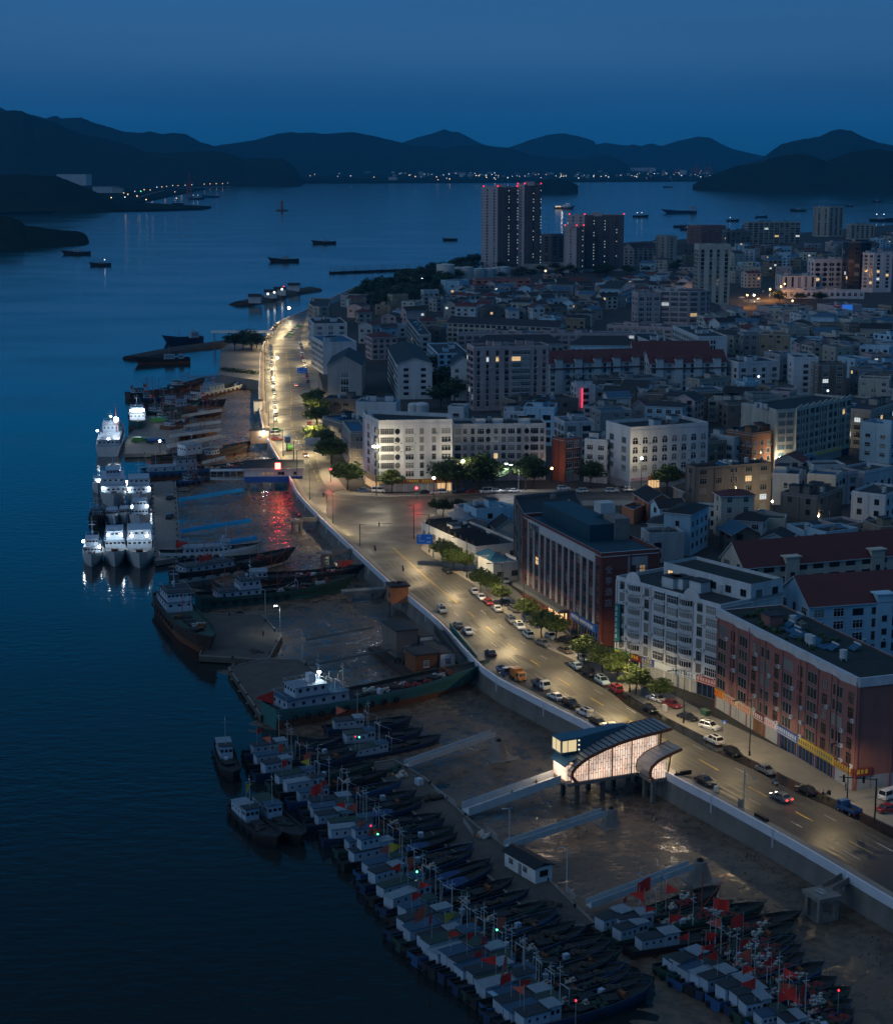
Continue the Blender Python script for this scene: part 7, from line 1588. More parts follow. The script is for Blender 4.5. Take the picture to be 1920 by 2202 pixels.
# red-lit quay house
p = at('D',1460,1290,-1.0); t = thing('quay_house','low white and blue quay house on stilts with a red light','quay house',(p.x,p.y,0),R(4))
b = MB(); b.box(-10.5,-4,-1.2,10.5,5,1.0,1); b.box(-10.5,-3.99,1.0,10.5,5,3.6,0); b.obj('wall',[WHITE,SIGNM[1]],t); b = MB(); b.box(-11,-4.6,3.6,11,5.5,4.0,0); b.loft([[(-11,5.5,4.0),(11,5.5,4.0),(11,5.3,5.6),(-11,5.3,5.6)],[(-11,-4.4,4.0),(11,-4.4,4.0),(11,5.2,5.6),(-11,5.2,5.6)]],1,True,True); b.obj('roof',[CONCL,ROOFF],t)
for i, x in enumerate((-3.6,-1.9,-.4,2.2,3.4,7.8)): link('window', window_mesh('dark',LITD if i<3 else GLASSD), t, (x,-4.01,1.5), 0, (1.1,1,1.2))
for x in (-9.5,-5,0,5,9.5): 
    for y in (-3.4,4.2): b = MB(); b.box(x-.5,y-.5,-7,x+.5,y+.5,-1.2); b.obj('leg',CONC,t)
b = MB(); b.box(.7,-4.9,3.9,2.6,-4.45,6.0); b.obj('light_sign',lit('red_quay_sign',(1,.08,.06),14),t); lamp('SPOT',(1.6,-5.4,4.8),POW*.42,(1,.03,.02),t,.5,100,.5,(R(-42),0,0))
b = MB(); b.box(-23,-2.5,-.4,-10.6,1.5,0); [b.bar((-22.8+i*2.4,-2.4,0),(-22.8+i*2.4,-2.4,2.8),.15) for i in range(6)]; b.box(-23,-2.6,2.8,-10.6,1.6,3.0); b.obj('open_shelter',CONCL,t)
# pontoon cabin
p = at('O',1300,530,ZD-.4); t = thing('pontoon_cabin','white site cabin with dark pitched roof on the pontoon','cabin',(p.x,p.y,ZD-.4),R(-58)); b = MB(); b.box(-4.6,-1.7,0,4.6,1.7,2.7); b.obj('wall',WPAINT,t); b = MB(); b.loft([[(x,-2.1,2.65),(x,0,3.35),(x,2.1,2.65),(x,2.1,2.8),(x,0,3.5),(x,-2.1,2.8)] for x in (-5,5)],0,True,True); b.obj('roof',ROOFK,t)
for x in (-2.6,1.6): link('window',window_mesh('white',GLASSD),t,(x,-1.72,1.0),0,(1.3,1,1.1))
link('window',window_mesh('dark',GLASSD),t,(4.62,0,1.0),PI/2,(1.7,1,1.1)); b = MB(); b.box(-.4,-1.76,0,.5,-1.705,2.05); b.obj('door',FRAMEG,t)
# lamp posts on pontoons
def pontoon_lamp(w_, x, y, label, h=7.5, pw=0, z=ZD-.4):
    p = at(w_,x,y,z); t = thing('pontoon_lamp',label,'lamp post',p,R(190),'unlit lamps on the pontoons' if not pw else None); b = MB(); b.tube([(0,0,0),(0,0,h)],.09,6); b.tube([(0,0,h),(.3,0,h+.25),(1.1,0,h+.25)],.06,6); b.obj('pole',CONCL,t); b = MB(); b.box(.7,-.14,h+.16,1.4,.14,h+.3); b.obj('lamp_head',LAMPC if pw else CONCL,t)
    if pw: lamp('SPOT',(1.05,0,h+.05),POW*pw,(.95,.95,.85),t,.15,140,.7)
pontoon_lamp('O',1548,650,'white unlit lamp post beside the pontoon cabin'); pontoon_lamp('O',1180,385,'white unlit lamp post at the pale gangway foot'); pontoon_lamp('G',1475,1180,'white lamp post throwing a pool on the dark quay',7,.10,ZD); pontoon_lamp('G',1372,1060,'white unlit post on the quay behind the coaster',7,0,ZD); pontoon_lamp('K',652,215,'white unlit post at the quay slab corner',7,0,ZD)
# ---- ferry terminal: curved shells of lit translucent panels
Tax = R(24); ex = Vector((math.cos(Tax),math.sin(Tax),0)); ey = Vector((-ex.y,ex.x,0))
o0 = at('T',350,970,0)
T = thing('ferry_terminal','glowing ferry terminal with curved metal shell roofs on stilts over the mud','terminal',(o0.x,o0.y,0),Tax)
PANEL = bpy.data.materials.new('lit_panel'); PANEL.use_nodes = True; nt = PANEL.node_tree; N = nt.nodes; L = nt.links; bs = N['Principled BSDF']; bs.inputs['Base Color'].default_value = (.5,.4,.35,1)
tc = N.new('ShaderNodeTexCoord'); br = N.new('ShaderNodeTexBrick'); mp = N.new('ShaderNodeMapping'); mp.inputs['Rotation'].default_value = (0,0,R(90)); 
sx_ = N.new('ShaderNodeSeparateXYZ'); cb = N.new('ShaderNodeCombineXYZ'); L.new(tc.outputs['Object'],sx_.inputs[0]); L.new(sx_.outputs['Z'],cb.inputs[0]); L.new(sx_.outputs['X'],cb.inputs[1]); L.new(cb.outputs[0],br.inputs['Vector'])
br.inputs['Scale'].default_value = 1; br.inputs['Brick Width'].default_value = 1.9; br.inputs['Row Height'].default_value = .52; br.inputs['Mortar Size'].default_value = .06; br.offset = .37
br.inputs['Color1'].default_value = (1,.62,.42,1); br.inputs['Color2'].default_value = (1,.78,.60,1); br.inputs['Mortar'].default_value = (.10,.05,.03,1)
ns2 = N.new('ShaderNodeTexNoise'); ns2.inputs['Scale'].default_value = .35; L.new(tc.outputs['Object'],ns2.inputs['Vector']); mr = N.new('ShaderNodeMapRange'); mr.inputs[1].default_value=.3; mr.inputs[2].default_value=.7; mr.inputs[3].default_value=.5; mr.inputs[4].default_value=1.25; L.new(ns2.outputs['Fac'],mr.inputs[0])
L.new(br.outputs['Color'],bs.inputs['Emission Color']); L.new(mr.outputs[0],bs.inputs['Emission Strength'])
TRIM = mat('terminal_trim',(.30,.095,.045),.5); ZINC = mat('zinc_roof',(.36,.36,.35),.38,.4,nz=(.5,.3)); ZINCD = mat('blue_zinc',(.06,.15,.21),.5,.2,nz=(.4,.3))
def shell(prof, y0, y1, floor, par, nm, seam=.9):
    """prof: (s,z) curve from the sea foot over the top to the overhang; extruded from y0 to y1"""
    b = MB(); th = .35
    up = []
    for i, (s_, z) in enumerate(prof):
        a = prof[max(i-1,0)]; c = prof[min(i+1,len(prof)-1)]; d = Vector((c[0]-a[0],c[1]-a[1])).normalized(); up.append((s_-d.y*th, z+d.x*th))
    b.loft([[(s_,y,z) for s_,z in prof+up[::-1]] for y in (y0-.25,y1+.25)],0,True,True); rf = b.obj('shell_roof',ZINC,par)
    for y in (y0-.3,y1+.25):
        b = MB(); n = len(prof); up2 = [(p[0]+(q[0]-p[0])*1.25,p[1]+(q[1]-p[1])*1.25) for p,q in zip(prof,up)]; lo2 = [(p[0]-(q[0]-p[0])*.55,p[1]-(q[1]-p[1])*.55) for p,q in zip(prof,up)]
        b.loft([[(p[0],y,p[1]),(q[0],y,q[1]),(q[0],y+.14,q[1]),(p[0],y+.14,p[1])] for p,q in zip(lo2,up2)],0,True,True); b.obj('roof_edge',TRIM,rf)
    b = MB()
    for i in range(1,len(prof)-1):
        p, q = up[i], up[i+1]; k = max(1,int(math.dist(p,q)/seam))
        for j in range(k):
            u = (p[0]+(q[0]-p[0])*j/k, p[1]+(q[1]-p[1])*j/k); b.bar((u[0],y0-.2,u[1]+.06),(u[0],y1+.2,u[1]+.06),.12,.14)
    b.obj('roof_seam',STEELD if nm == 0 else ZINC,rf)
    # glazed sides: panel between floor line and curve
    top = [(s_,z) for s_,z in prof if floor[0] <= s_ <= floor[1]]
    for y in (y0+.05,y1-.1):
        b = MB(); lo = [(s_,y,max(floor[2],.0)) for s_,z in top]; hi = [(s_,y,z-.05) for s_,z in top]; b.loft([lo,hi],0,False,False); b.obj('lit_facade',PANEL,par,flip=False)
    return rf
PR = [(.3,-.1),(-.34,.6),(-.84,1.25),(-.82,2.0),(-.13,2.8),(1.1,3.65),(2.75,4.5),(5.7,5.45),(9,6.3),(11.5,6.72),(14.05,7.0),(17.4,7.32),(20.5,7.62)]
shell(PR, 0, 6.6, (-.85,17.5,.05), T, 0)
for s_ in (2.6,7.6,11.8):
    b = MB(); b.bar((s_,-.03,0),(s_,-.03,6.5 if s_>11 else 5.8 if s_>5 else 4.3),.26,.18); b.obj('mullion',mat('mullion_grey',(.10,.09,.10),.5),T)
b = MB(); b.bar((17.5,-.1,.1),(18.1,-.1,7.3),.28); b.bar((17.5,6.7,.1),(18.1,6.7,7.3),.28); b.obj('end_column',TRIM,T)
b = MB(); b.box(-2.0,-.3,-.6,18.5,6.9,-.0); b.obj('floor_slab',CONC,T)
for x in (.5,6,11.5,16.5):
    for y in (.5,6.2): b = MB(); b.box(x-.35,y-.35,-7,x+.35,y+.35,-.65); b.obj('column',CONCD,T)  # dark concrete here puts the shade under the floor into the colour
PR2 = [(13.9,.0),(13.25,.68),(13.15,1.62),(13.5,2.5),(14.8,3.5),(16.45,4.14),(18,4.6),(19.9,5.13)]
shell(PR2, -4.7, -.35, (13.1,16.9,.1), T, 1)
b = MB(); b.box(13.3,-4.9,-.6,18.5,-.35,0); b.obj('floor_slab',CONC,T)
for x in (14,16.8):
    for y in (-4.5,-1.5): b = MB(); b.box(x-.35,y-.35,-7,x+.35,y+.35,-.65); b.obj('column',CONC,T)
b = MB(); b.bar((16.9,-4.75,0),(17.5,-4.75,4.4),.22); b.obj('end_column',TRIM,T)
# upper control cabin and blue wedge roof over the far half
b = MB(); b.loft([[(-1.66,3.0,4.7),(-1.66,6.8,4.7),(-1.66,6.8,7.5),(-1.66,3.0,7.5)],[(2.5,3.0,4.7),(2.5,6.8,4.7),(2.5,6.8,7.6),(2.5,3.0,7.6)],[(13.5,5.2,6.6),(13.5,6.8,6.6),(13.5,6.8,7.9),(13.5,5.2,7.9)]],0,True,True); up_ = b.obj('control_room',ZINCD,T)
b = MB(); b.box(-1.72,3.3,5.0,-1.68,6.4,7.2,0); b.box(-1.5,2.95,5.0,1.6,2.99,7.2,0); [b.box(x-.06,2.9,4.95,x+.06,2.94,7.25,1) for x in (-1.5,-.3,1.6)]; b.box(-1.76,4.8,5.0,-1.73,4.9,7.2,1); b.obj('lit_window',[lit('control_lit',(1,.80,.45),.75),STEELD],up_,flip=True)
for z in (5.2,6.1,7.0): b = MB(); b.ball((2.1,2.94,z),.17,0,8,5); b.obj('porthole',lit('port_lit',(1,.9,.6),1.2),up_)
b = MB(); b.loft([[(-1.5,1.2,0),(-1.5,6.4,0),(-1.5,6.4,2.9),(-1.5,1.2,2.9)],[(.2,1.2,0),(.2,6.4,0),(.2,6.4,3.4),(.2,1.2,3.4)]],0,True,True); b.obj('sea_porch',PANEL,T)
b = MB(); b.loft([[(-1.9,y,2.8),(-.8,y,3.7),(.6,y,4.1),(.6,y,4.3),(-.8,y,3.9),(-2.1,y,3.0)] for y in (.9,6.7)],0,True,True); b.obj('porch_roof',ZINCD,T)
lamp('POINT',(-4.0,3.5,2.6),POW*.07,(1,.72,.48),T,.6); lamp('POINT',(19.4,-2,3.2),POW*.10,(1,.76,.55),T,.6)
pa = o0 - ex*2.2 + ey*3.4; gangway('wide blue-grey truss gangway from the terminal down to the pontoon', Vector((pa.x,pa.y,-.2)), at('L',300,1185,ZD-.2), 3.4, GWG, 1.7)
for i, x in enumerate((755,600)): p = at('L',x,1020 if i==0 else 1065,-1.6); person((p.x,p.y,-1.9 if i==0 else -2.7), R(200), ('person in dark clothes high on the terminal gangway','person in dark clothes lower down the terminal gangway')[i])
# ---- raft of boats beside the pontoon
def lerpline(pts, t):
    n = len(pts)-1; i = min(int(t*n), n-1); f = t*n-i; a, c = pts[i], pts[i+1]; return (a[0]+(c[0]-a[0])*f, a[1]+(c[1]-a[1])*f)
ST = [(482,1528),(540,1592),(598,1650),(640,1690),(708,1765),(757,1843),(803,1912),(850,1958),(905,1990),(955,2035),(1010,2085)]
BO = [(672,1500),(745,1555),(830,1618),(868,1660),(930,1718),(985,1765),(1085,1845),(1125,1872),(1205,1915),(1240,1960),(1290,2010)]
NR = 33; HC = ['navy','black','navy','green','black','blue','navy','black']; GE = [('hatch','winch','netg'),('netb','hatch','cabinet'),('hatch','netg','hatch','winch'),('cabinet','hatch','netb'),('winch','floats','hatch')]
FL = [[(FLAGR,True)],[(FLAGO,True)],[(FLAGO,False)],[(FLAGR,True),(FLAGO,False)],[(FLAGY,True)],[],[(FLAGR,False)],[(FLAGR,True)],[]]
for i in range(NR):
    t_ = i/(NR-1); s_ = lerpline(ST, t_); b_ = lerpline(BO, t_); j = rnd.uniform(-8,8); jb = rnd.uniform(-9,9)
    hull = HC[i%8]; fl = FL[i%9] if i < 14 else FL[(i*2)%9] or [(FLAGR,True)]
    rc = (0,1,0,3,2,1)[i%6]; tp = i in (8,12,15,16)
    ft = ' and '.join(('red' if m is FLAGR else 'yellow' if m is FLAGY else 'faded') + ' flag' for m,_ in fl[:1]) or 'no flag'
    lab = 'white cabin %s trawler with %s%s, %s boat down the raft' % (hull, ft, ' and blue deck cover' if tp else '', ORD[i])
    bt_ = trawler(lab, at('P',s_[0]+j,s_[1]-j*.1,ZW), at('P',b_[0]+j+jb,b_[1]+jb*.5,ZW), hull, rc, fl, GE[i%5]+(('netb','floats','netg') if i > 13 else ()) if not tp else ('hatch',), i in (11,12), (('pole','gallows') if i%2 else ('pole','thin')), 'trawlers rafted beside the pontoon', tp, 3.5 if i < 20 else 3.9, LITC if i == 15 else None, False, None, ((.09,.34,.44),(.07,.3,.42),(.1,.28,.36))[i%3])
    if i > 17 and i % 2: link('stern_awning', cached(('aw',), lambda: (lambda b:(b.box(-1.4,-1.1,0,1.4,1.1,.08), b.mesh('stern_awning',mat('awning_pale_blue',(.20,.38,.52),.6)))[1])(MB())), bt_, (-9.2,0,2.95)); [link('awning_post', cached(('awp',), lambda: (lambda b:(b.tube([(0,0,0),(0,0,2)],.04,4), b.mesh('awning_post',MASTD))[1])(MB())), bt_, (-9.2+sx,sy,.95)) for sx in (-1.2,1.2) for sy in (-.9,.9)]
for i, (s_, b_) in enumerate((((818,98),(1395,45)),((890,210),(1475,135)),((935,295),(1600,165)))):
    trawler('white cabin trawler %s, moored inside the raft' % ('with red and green lamps','squeezed in the middle','with long white cabin by the pale gangway')[i], at('N',*s_,ZW), at('N',*b_,ZW), 'navy', 3 if i else 0, [(FLAGO,True)] if i==0 else [], ('hatch','netb','hatch'), False, ('pole','gallows'), 'three trawlers inside the raft', False, 4.4)
for i, (w_, x, y, m_) in enumerate((('N',1023,112,DOTR),('N',1050,116,DOTG),('N',1026,600,DOTG),('N',1132,737,DOTR),('N',1180,797,DOTG),('N',1455,1060,DOTG),('O',1100,897,DOTG),('O',1607,1352,DOTR),('Q',1480,1152,DOTR))):
    p = at(w_,x,y,ZW+5.2); t = thing('signal_pole',('red','green')[m_ is DOTG]+' lamp on a thin pole above the rafted decks, %s of its line'%ORD[i],'signal lamp',(p.x,p.y,ZW+.4)); b = MB(); b.tube([(0,0,0),(0,0,4.7)],.035,5); b.obj('pole',MASTM,t); b = MB(); b.ball((0,0,4.8),.16,0,8,5); b.obj('lamp',m_,t)
# single outer boats
trawler('small black launch with white wheelhouse at the outer corner of the raft', at('N',90,210,ZW), at('N',165,430,ZW), 'black', 2, [], ('cabinet','hatch'), False, ('pole',), None, False, 4.2)
trawler('low dark boat with small white cabin and a yellow flag, off the raft', at('N',180,640,ZW), at('N',470,900,ZW), 'black', 2, [(FLAGY,True)], ('hatch','netb'), False, ('pole',), None, False, 4.2)
trawler('low dark boat with long white cabin beside the yellow flag boat', at('N',330,600,ZW), at('N',640,880,ZW), 'black', 3, [], ('hatch','netg'), False, ('pole',), None, False, 4.6)
# crowded group by the mud
G2 = [((150,850),(1010,735)),((270,960),(1215,775)),((210,960),(870,690)),((430,1080),(1205,895)),((60,860),(760,640)),((525,1150),(1215,915)),((660,1200),(1245,1025)),((740,1270),(1375,1085)),((820,1300),(1440,1170)),((900,1345),(1500,1235)),((980,1400),(1520,1290)),((1100,1440),(1560,1350)),((600,1175),(1230,970)),((480,1110),(1200,850)),((170,905),(830,715))]
for i, (s_, b_) in enumerate(G2):
    if i in (2,): continue
    hull = ('green','black','navy','green','black','blue','navy','blue','navy','green','blue','navy','black','green','green')[i]
    trawler('%s crab boat with red bow and white floats piled amidships, %s from the mud edge' % (hull, ORD[i]), at('Q',*s_,ZW), at('Q',*b_,ZW), hull, (0,0,0,3,0,1,0,0,0,0,1,0,2,0,0)[i], [(FLAGR,True),(FLAGR,True)] if i%3 != 1 else [(FLAGR,True),(FLAGO,True),(FLAGR,False)], (('floats','netr','crates','netg','netb','netb','crates','netr'),('netg','floats','netr','winch','netb','netg','netb','crates'),('crates','netg','netb','netr','floats','cabinet','netg','netb'))[i%3], False, ('pole','thin') if i%2 else ('thin','pole','boom') if i < 4 else ('thin','pole'), 'crab boats crowded against the mud', False, 4.3, None, True, None, (.06,.2,.28) if i in (0,1,3,4,9,13,14) else (.07,.24,.33))
# ---- large vessels
def ship(label, stern, bowp, Bw, D, hull, low, houses, masts, gear, name='ship', cat='ship', bow=1.6, z=None, deckm=DECK, tyres=0, flags=(), bul=.8, lit=None, group=None):
    t, L_ = boat_root(name, label, cat, stern, bowp, group, z); xs = -L_/2
    b_ = hull_mesh(L_, Bw, D, HULLS[hull], HULLS[low] if low else None, bow, .6, deckm, .85, bul, -1.6); link('hull', b_, t)
    for nm, x0, x1, w_, z0, z1, nw, rails, roofm in houses:
        block(nm, xs+L_*x0, xs+L_*x1, w_, D+z0, D+z1, CABW, t, .2, roofm, nw, .7,.7, lit, .5, rails)
    for k, x, z0 in masts: link('mast', mastm(k), t, (xs+L_*x,0,D+z0), 0)
    for g, x, y in gear: m_ = gear_mesh(g); link(m_.name.split('.')[0], m_, t, (xs+L_*x,y,D-.05+bow*max(0,(x-.45)/.55)**2), rnd.uniform(-.4,.4), (1.3,1.3,1.3))
    if tyres:
        for i in range(4): k = rnd.choice(('thin','thin','pole','gallows','boom')); x = rnd.uniform(.12,.9); link('mast' if k != 'gallows' else 'gallows', mastm(k), t, (xs+L_*x,rnd.uniform(-.25,.25)*Bw,D+(0 if x > .5 else 1.8)), rnd.choice((0,PI)))
        for i in range(6): m_ = gear_mesh(rnd.choice(('netg','netb','crates','netr','cabinet','winch','hatch'))); x = rnd.uniform(.46,.88); link(m_.name.split('.')[0], m_, t, (xs+L_*x,rnd.uniform(-.28,.28)*Bw,D-.05+bow*max(0,(x-.45)/.55)**2), rnd.uniform(0,3), (1.2,1.2,1.3))
    tm = tyre_mesh()
    for i in range(tyres):
        for s_ in (-1,1): link('tyre_fender', tm, t, (xs+L_*(.08+.5*i/max(1,tyres-1)),s_*(Bw/2+.12),D*.7), 0, (1.6,1.3,1.6))
    for x, m, tri, sz in flags: flag(t, xs+L_*x, -.5, D, 5, m, tri, sz)
    return t, L_
DG = [('netg',.45,-1),('crates',.5,1),('floats',.56,-.8),('netb',.6,1),('floats',.66,.3),('netr',.7,-1),('hatch',.76,.5),('netg',.8,0),('crates',.84,-.6),('winch',.9,0)]
t, _ = ship('long fish carrier with blue and rust hull and white tiered wheelhouse', at('K',420,690,ZW), at('K',1800,440,ZW), 9.0, 3.4, 'teal','rust', [('deck_house',.05,.36,7.0,-.2,2.6,(6,3),True,CABROOF[1]),('wheelhouse',.10,.26,5.4,2.7,4.9,(4,4),True,CABROOF[2])], [('radar',.24,5),('pole',.36,2.6),('boom',.86,.5)], DG, 'fish_carrier','fish carrier', 2.2, None, DECK, 9, [(.02,FLAGR,True,2.8)])
b = MB(); b.box(-.7,-.9,0,.7,.9,1.9); x_ = -_/2+_*.20; b.obj('lit_cabinet',WPAINT,t,loc=(x_,0,3.4+5.05)); b = MB(); b.box(-.3,-.3,0,.3,.3,.25); b.obj('floodlight',LAMPC,t,loc=(x_+2.2,0,10.1)); lamp('POINT',(x_+2.3,-.2,9.8),POW*.07,(.85,.95,1),t,.3)
ship('long teal hulled trawler with white bridge stranded by the mud', at('G',900,1000,ZW), at('G',1900,900,ZW), 8.6, 2.4, 'green','teal', [('deck_house',.12,.42,6.4,-.2,1.9,(5,3),True,CABROOF[0]),('wheelhouse',.27,.42,5.6,2.0,4.4,(3,4),True,CABROOF[0])], [('radar',.36,4.5),('boom',.10,.5),('boom',.55,.3)], [(g,x,y) for g,x,y in DG if x>.5], 'trawler','trawler', 2.0, None, DECK, 8)
ship('white topped trawler with red flags behind the teal trawler', at('G',730,820,ZW), at('G',1500,700,ZW), 8, 2.2, 'black','white', [('deck_house',.06,.5,6.2,-.2,2.2,(6,3),True,CABROOF[0])], [('radar',.45,2.4),('pole',.2,2.4)], [('netg',.6,0),('netr',.7,0),('netr',.8,.3)], 'trawler','trawler', 2, None, DECK, 5, [(.22,FLAGR,True,2.2),(.28,FLAGO,True,2.0),(.33,FLAGR,True,2.0)])
ship('red rigged trawler lying against the mooring platform', at('G',1240,840,ZW), at('H',390,830,ZW), 7.5, 2.0, 'black','rust', [('deck_house',.04,.2,5,-.2,2.2,(3,3),False,CABROOF[2])], [('boom',.35,0),('boom',.42,0),('boom',.5,0)], [('netr',.5,0),('netr',.62,.5),('netg',.7,-.5),('floats',.8,0)], 'trawler','trawler', 2.2, None, DECK, 5, [(.86,FLAGO,True,2.2),(.9,FLAGR,True,2.2),(.94,FLAGO,True,2.0)])
ship('rusty dark coaster with white bridge pointing bow toward the viewer', at('G',680,1000,ZW), at('G',960,1330,ZW), 9, 3.2, 'brown','rust', [('deck_house',.08,.36,7.0,-.2,2.6,(4,3),True,CABROOF[0]),('wheelhouse',.16,.36,6.4,2.7,5.0,(3,6),True,CABROOF[0])], [('radar',.22,5.1),('boom',.42,.2)], [('hatch',.5,0),('hatch',.6,0),('hatch',.7,0),('winch',.86,0)], 'coaster','coaster', 2.4, None, DECKG, 8)
ship('long white passenger boat with red flag and tyre fenders', at('G',630,670,ZW), at('G',1300,640,ZW), 6.5, 1.8, 'white','brown', [('saloon',.25,.72,5.2,-.2,2.2,(9,3),True,CABROOF[2]),('wheelhouse',.64,.74,4.6,-.2,3.6,(2,3),False,CABROOF[2])], [('radar',.7,3.7)], [('hatch',.84,0)], 'passenger_boat','passenger boat', 1.8, None, DECK, 7, [(.17,FLAGR,True,2.6)])
t, _ = ship('blue hulled trawler with turquoise band and white bridge under the quay', at('D',620,1290,ZW), at('D',1460,1240,ZW), 9, 2.6, 'blue','rust', [('deck_house',.04,.40,6.6,-.1,2.4,(5,3),True,CABROOF[2]),('wheelhouse',.24,.40,6.2,2.4,4.9,(3,5),True,CABROOF[0])], [('radar',.34,5),('pole',.1,2.5)], DG, 'trawler','trawler', 2.2, None, DECK, 9, [(.03,FLAGO,False,1.0)])
b = MB(); b.box(-_/2+_*.035,-3.35,2.5,-_/2+_*.405,3.35,3.5); b.obj('turquoise_band',mat('turquoise_paint',(.06,.42,.36),.5,nz=(.6,.3)),t)
ship('cream bridged trawler close behind the turquoise banded one', at('D',700,1200,ZW), at('D',1250,1130,ZW), 8, 2.6, 'brown','rust', [('deck_house',.3,.5,6.2,-.1,4.6,(3,4),True,CABROOF[2])], [('radar',.42,4.7),('pole',.2,0)], [('netg',.6,0),('crates',.7,0)], 'trawler','trawler', 2.0)
# long narrow blue open barge in front of them
ship('low empty blue barge lying along the blue trawler', at('D',840,1335,ZW), at('D',1235,1260,ZW), 6, 1.2, 'navy',None, [], [], [('hatch',.4,0),('hatch',.6,0)], 'barge','barge', .8)
for i, (lab, s_, b_, hull) in enumerate((('small green workboat tied by the second grey gangway',(700,935),(860,915),'green'),('small rust workboat between the wide grey gangways',(860,1035),(1080,1005),'rust'),('dark skiff under the topmost grey gangway',(960,900),(1120,880),'black'),('small blue boat nosed up to the patrol quay railing',(870,1335),(1010,1310),'blue'))):
    ship(lab, at('D',*s_,ZW), at('D',*b_,ZW), 4.6,1.5,hull,'rust',[('deck_house',.15,.4,3.2,-.2,2.2,(2,3),True,CABROOF[i%4])],[('pole',.3,2.2),('boom',.6,0)],[('netg',.55,0),('crates',.7,0)],'workboat','workboat',1.2,None,DECK,3)
# work barge with cabins
p = at('H',860,1400,-3.6); t = thing('work_barge','cluttered work barge with white and blue container cabins against the wall','barge',(p.x,p.y,ZW),R(112)); b = MB(); b.box(-9,-5.5,-.8,15,5.5,1.2); b.obj('hull',HULLS['brown'],t); t.scale = (1.15,1.2,1.45)
CABS = [(-8,-4.8,-2.5,-1.8,4.0,WPAINT,'white_cabin'),(-1.8,-4.6,3.0,-1.6,3.8,HULLS['blue'],'blue_cabin'),(4,-4.6,13,-2,4.4,WPAINT,'long_cabin'),(4,-1.4,13,3.2,5.8,BROWNW,'brown_shed'),(-8,-1,-2,3.5,4.2,HULLS['rust'],'rust_cabin')]
for x0,y0,x1,y1,z1,m_,nm in CABS:
    b = MB(); b.box(x0,y0,1.2,x1,y1,z1); c = b.obj(nm,m_,t); b = MB(); b.box(x0-.2,y0-.2,z1,x1+.2,y1+.2,z1+.15); b.obj('cabin_roof',ROOFF,c); link('window',window_mesh('white',CURT),c,(x0-.01,(y0+y1)/2,2.1),-PI/2,(1.2,1,1.1)); link('window',window_mesh('white',GLASSD),c,((x0+x1)/2,y0-.01,2.1),0,(1.2,1,1.1))
for x, y in ((-1,3),(1,4),(0,1.5)): link('tyre_fender',tyre_mesh(),t,(x,y,1.4),1.0,(1.5,1.5,1.5))
p = at('H',1130,1290,.0); t = thing('ramp','dark boarded ramp with green screens climbing to the road','ramp',(p.x,p.y,0),R(104)); b = MB(); b.loft([[(-12,-2,-1.2),(-12,2,-1.2),(-12,2,-1.6),(-12,-2,-1.6)],[(14,-2,.2),(14,2,.2),(14,2,-.3),(14,-2,-.3)]],0,True,True); b.obj('deck',GWD,t)
for y in (-2,2): b = MB(); b.loft([[(-12,y-.05,-1.2),(-12,y+.05,-1.2),(-12,y+.05,.6),(-12,y-.05,.6)],[(14,y-.05,.2),(14,y+.05,.2),(14,y+.05,2),(14,y-.05,2)]],0,True,True); b.obj('screen',mat('green_screen',(.03,.16,.15),.7) if y<0 else GWD,t)
# patrol ships, lit
def patrol(label, w_, bowpx, sternpx, Bw, D, tiers, lights=(), dark=False, mast=True, fl=None):
    houses = []; z0 = 0; n = len(tiers)
    for i, (a, c, f, hh) in enumerate(tiers): houses.append((('deck_house','bridge','top_house')[i],a,c,Bw*f,z0-.1*(i==0),z0+hh,(5,4 if i else 5),True,CABW if not dark else CABROOF[0])); z0 += hh+.1
    t, L_ = ship(label, at(w_,*sternpx,ZW), at(w_,*bowpx,ZW), Bw, D, 'black' if dark else 'white', None, houses, [('radar',tiers[-1][0]+.05,z0)] if mast else [], [('winch',.86,0)], 'patrol_ship' if not dark else 'tug_boat','patrol ship' if not dark else 'tug', 1.9, None, DECK if dark else mat('grey_deck',(.16,.18,.19),.7,nz=(.6,.4)), 3 if dark else 0, [(.3,FLAGR,True,1.0)] if fl else (), .9)
    for x, y, z, pw in lights:
        b = MB(); b.box(-.25,-.35,-.3,.25,.35,.3); b.obj('floodlight',LAMPC,t,loc=(-L_/2+L_*x,y,D+z)); 
        if pw: lamp('POINT',(-L_/2+L_*x+1.1,y*1.0,D+z-.1),POW*pw*.11,(.86,.95,1),t,.35)
    return t
patrol('small white patrol launch outermost of the three bows facing out', 'G', (155,715),(168,595), 6,1.8,[(.2,.6,.8,2.2),(.28,.55,.62,2.0)],((.5,-2.6,3.6,.05),(.62,2.2,2.4,.06)))
patrol('white patrol ship with two blazing lamps, middle of three bows', 'G', (318,715),(322,560), 7.5,2.6,[(.15,.56,.8,2.6),(.24,.54,.66,2.6)],((.6,-2.0,4.6,.12),(.6,2.0,4.6,.12)))
patrol('broad white patrol ship with arched front by the quay', 'G', (492,725),(494,565), 8.8,2.8,[(.1,.55,.85,2.8),(.2,.53,.8,2.8)],((.6,-2.3,4.4,.10),(.6,2.3,4.4,.10)))
patrol('white patrol ship with long mast behind the arched one', 'G', (492,450),(496,350), 7,2.4,[(.12,.6,.8,2.5),(.3,.58,.66,2.4)],((.64,2.4,3.6,.05),(.5,-2.4,3.0,.03)))
patrol('large grey-white patrol ship with three decks of windows', 'G', (310,300),(310,180), 9.5,3.0,[(.1,.72,.9,2.8),(.2,.66,.8,2.7),(.3,.58,.5,2.3)],((.72,-3.6,2.4,.05),(.3,4.6,2,.05)),fl=True)
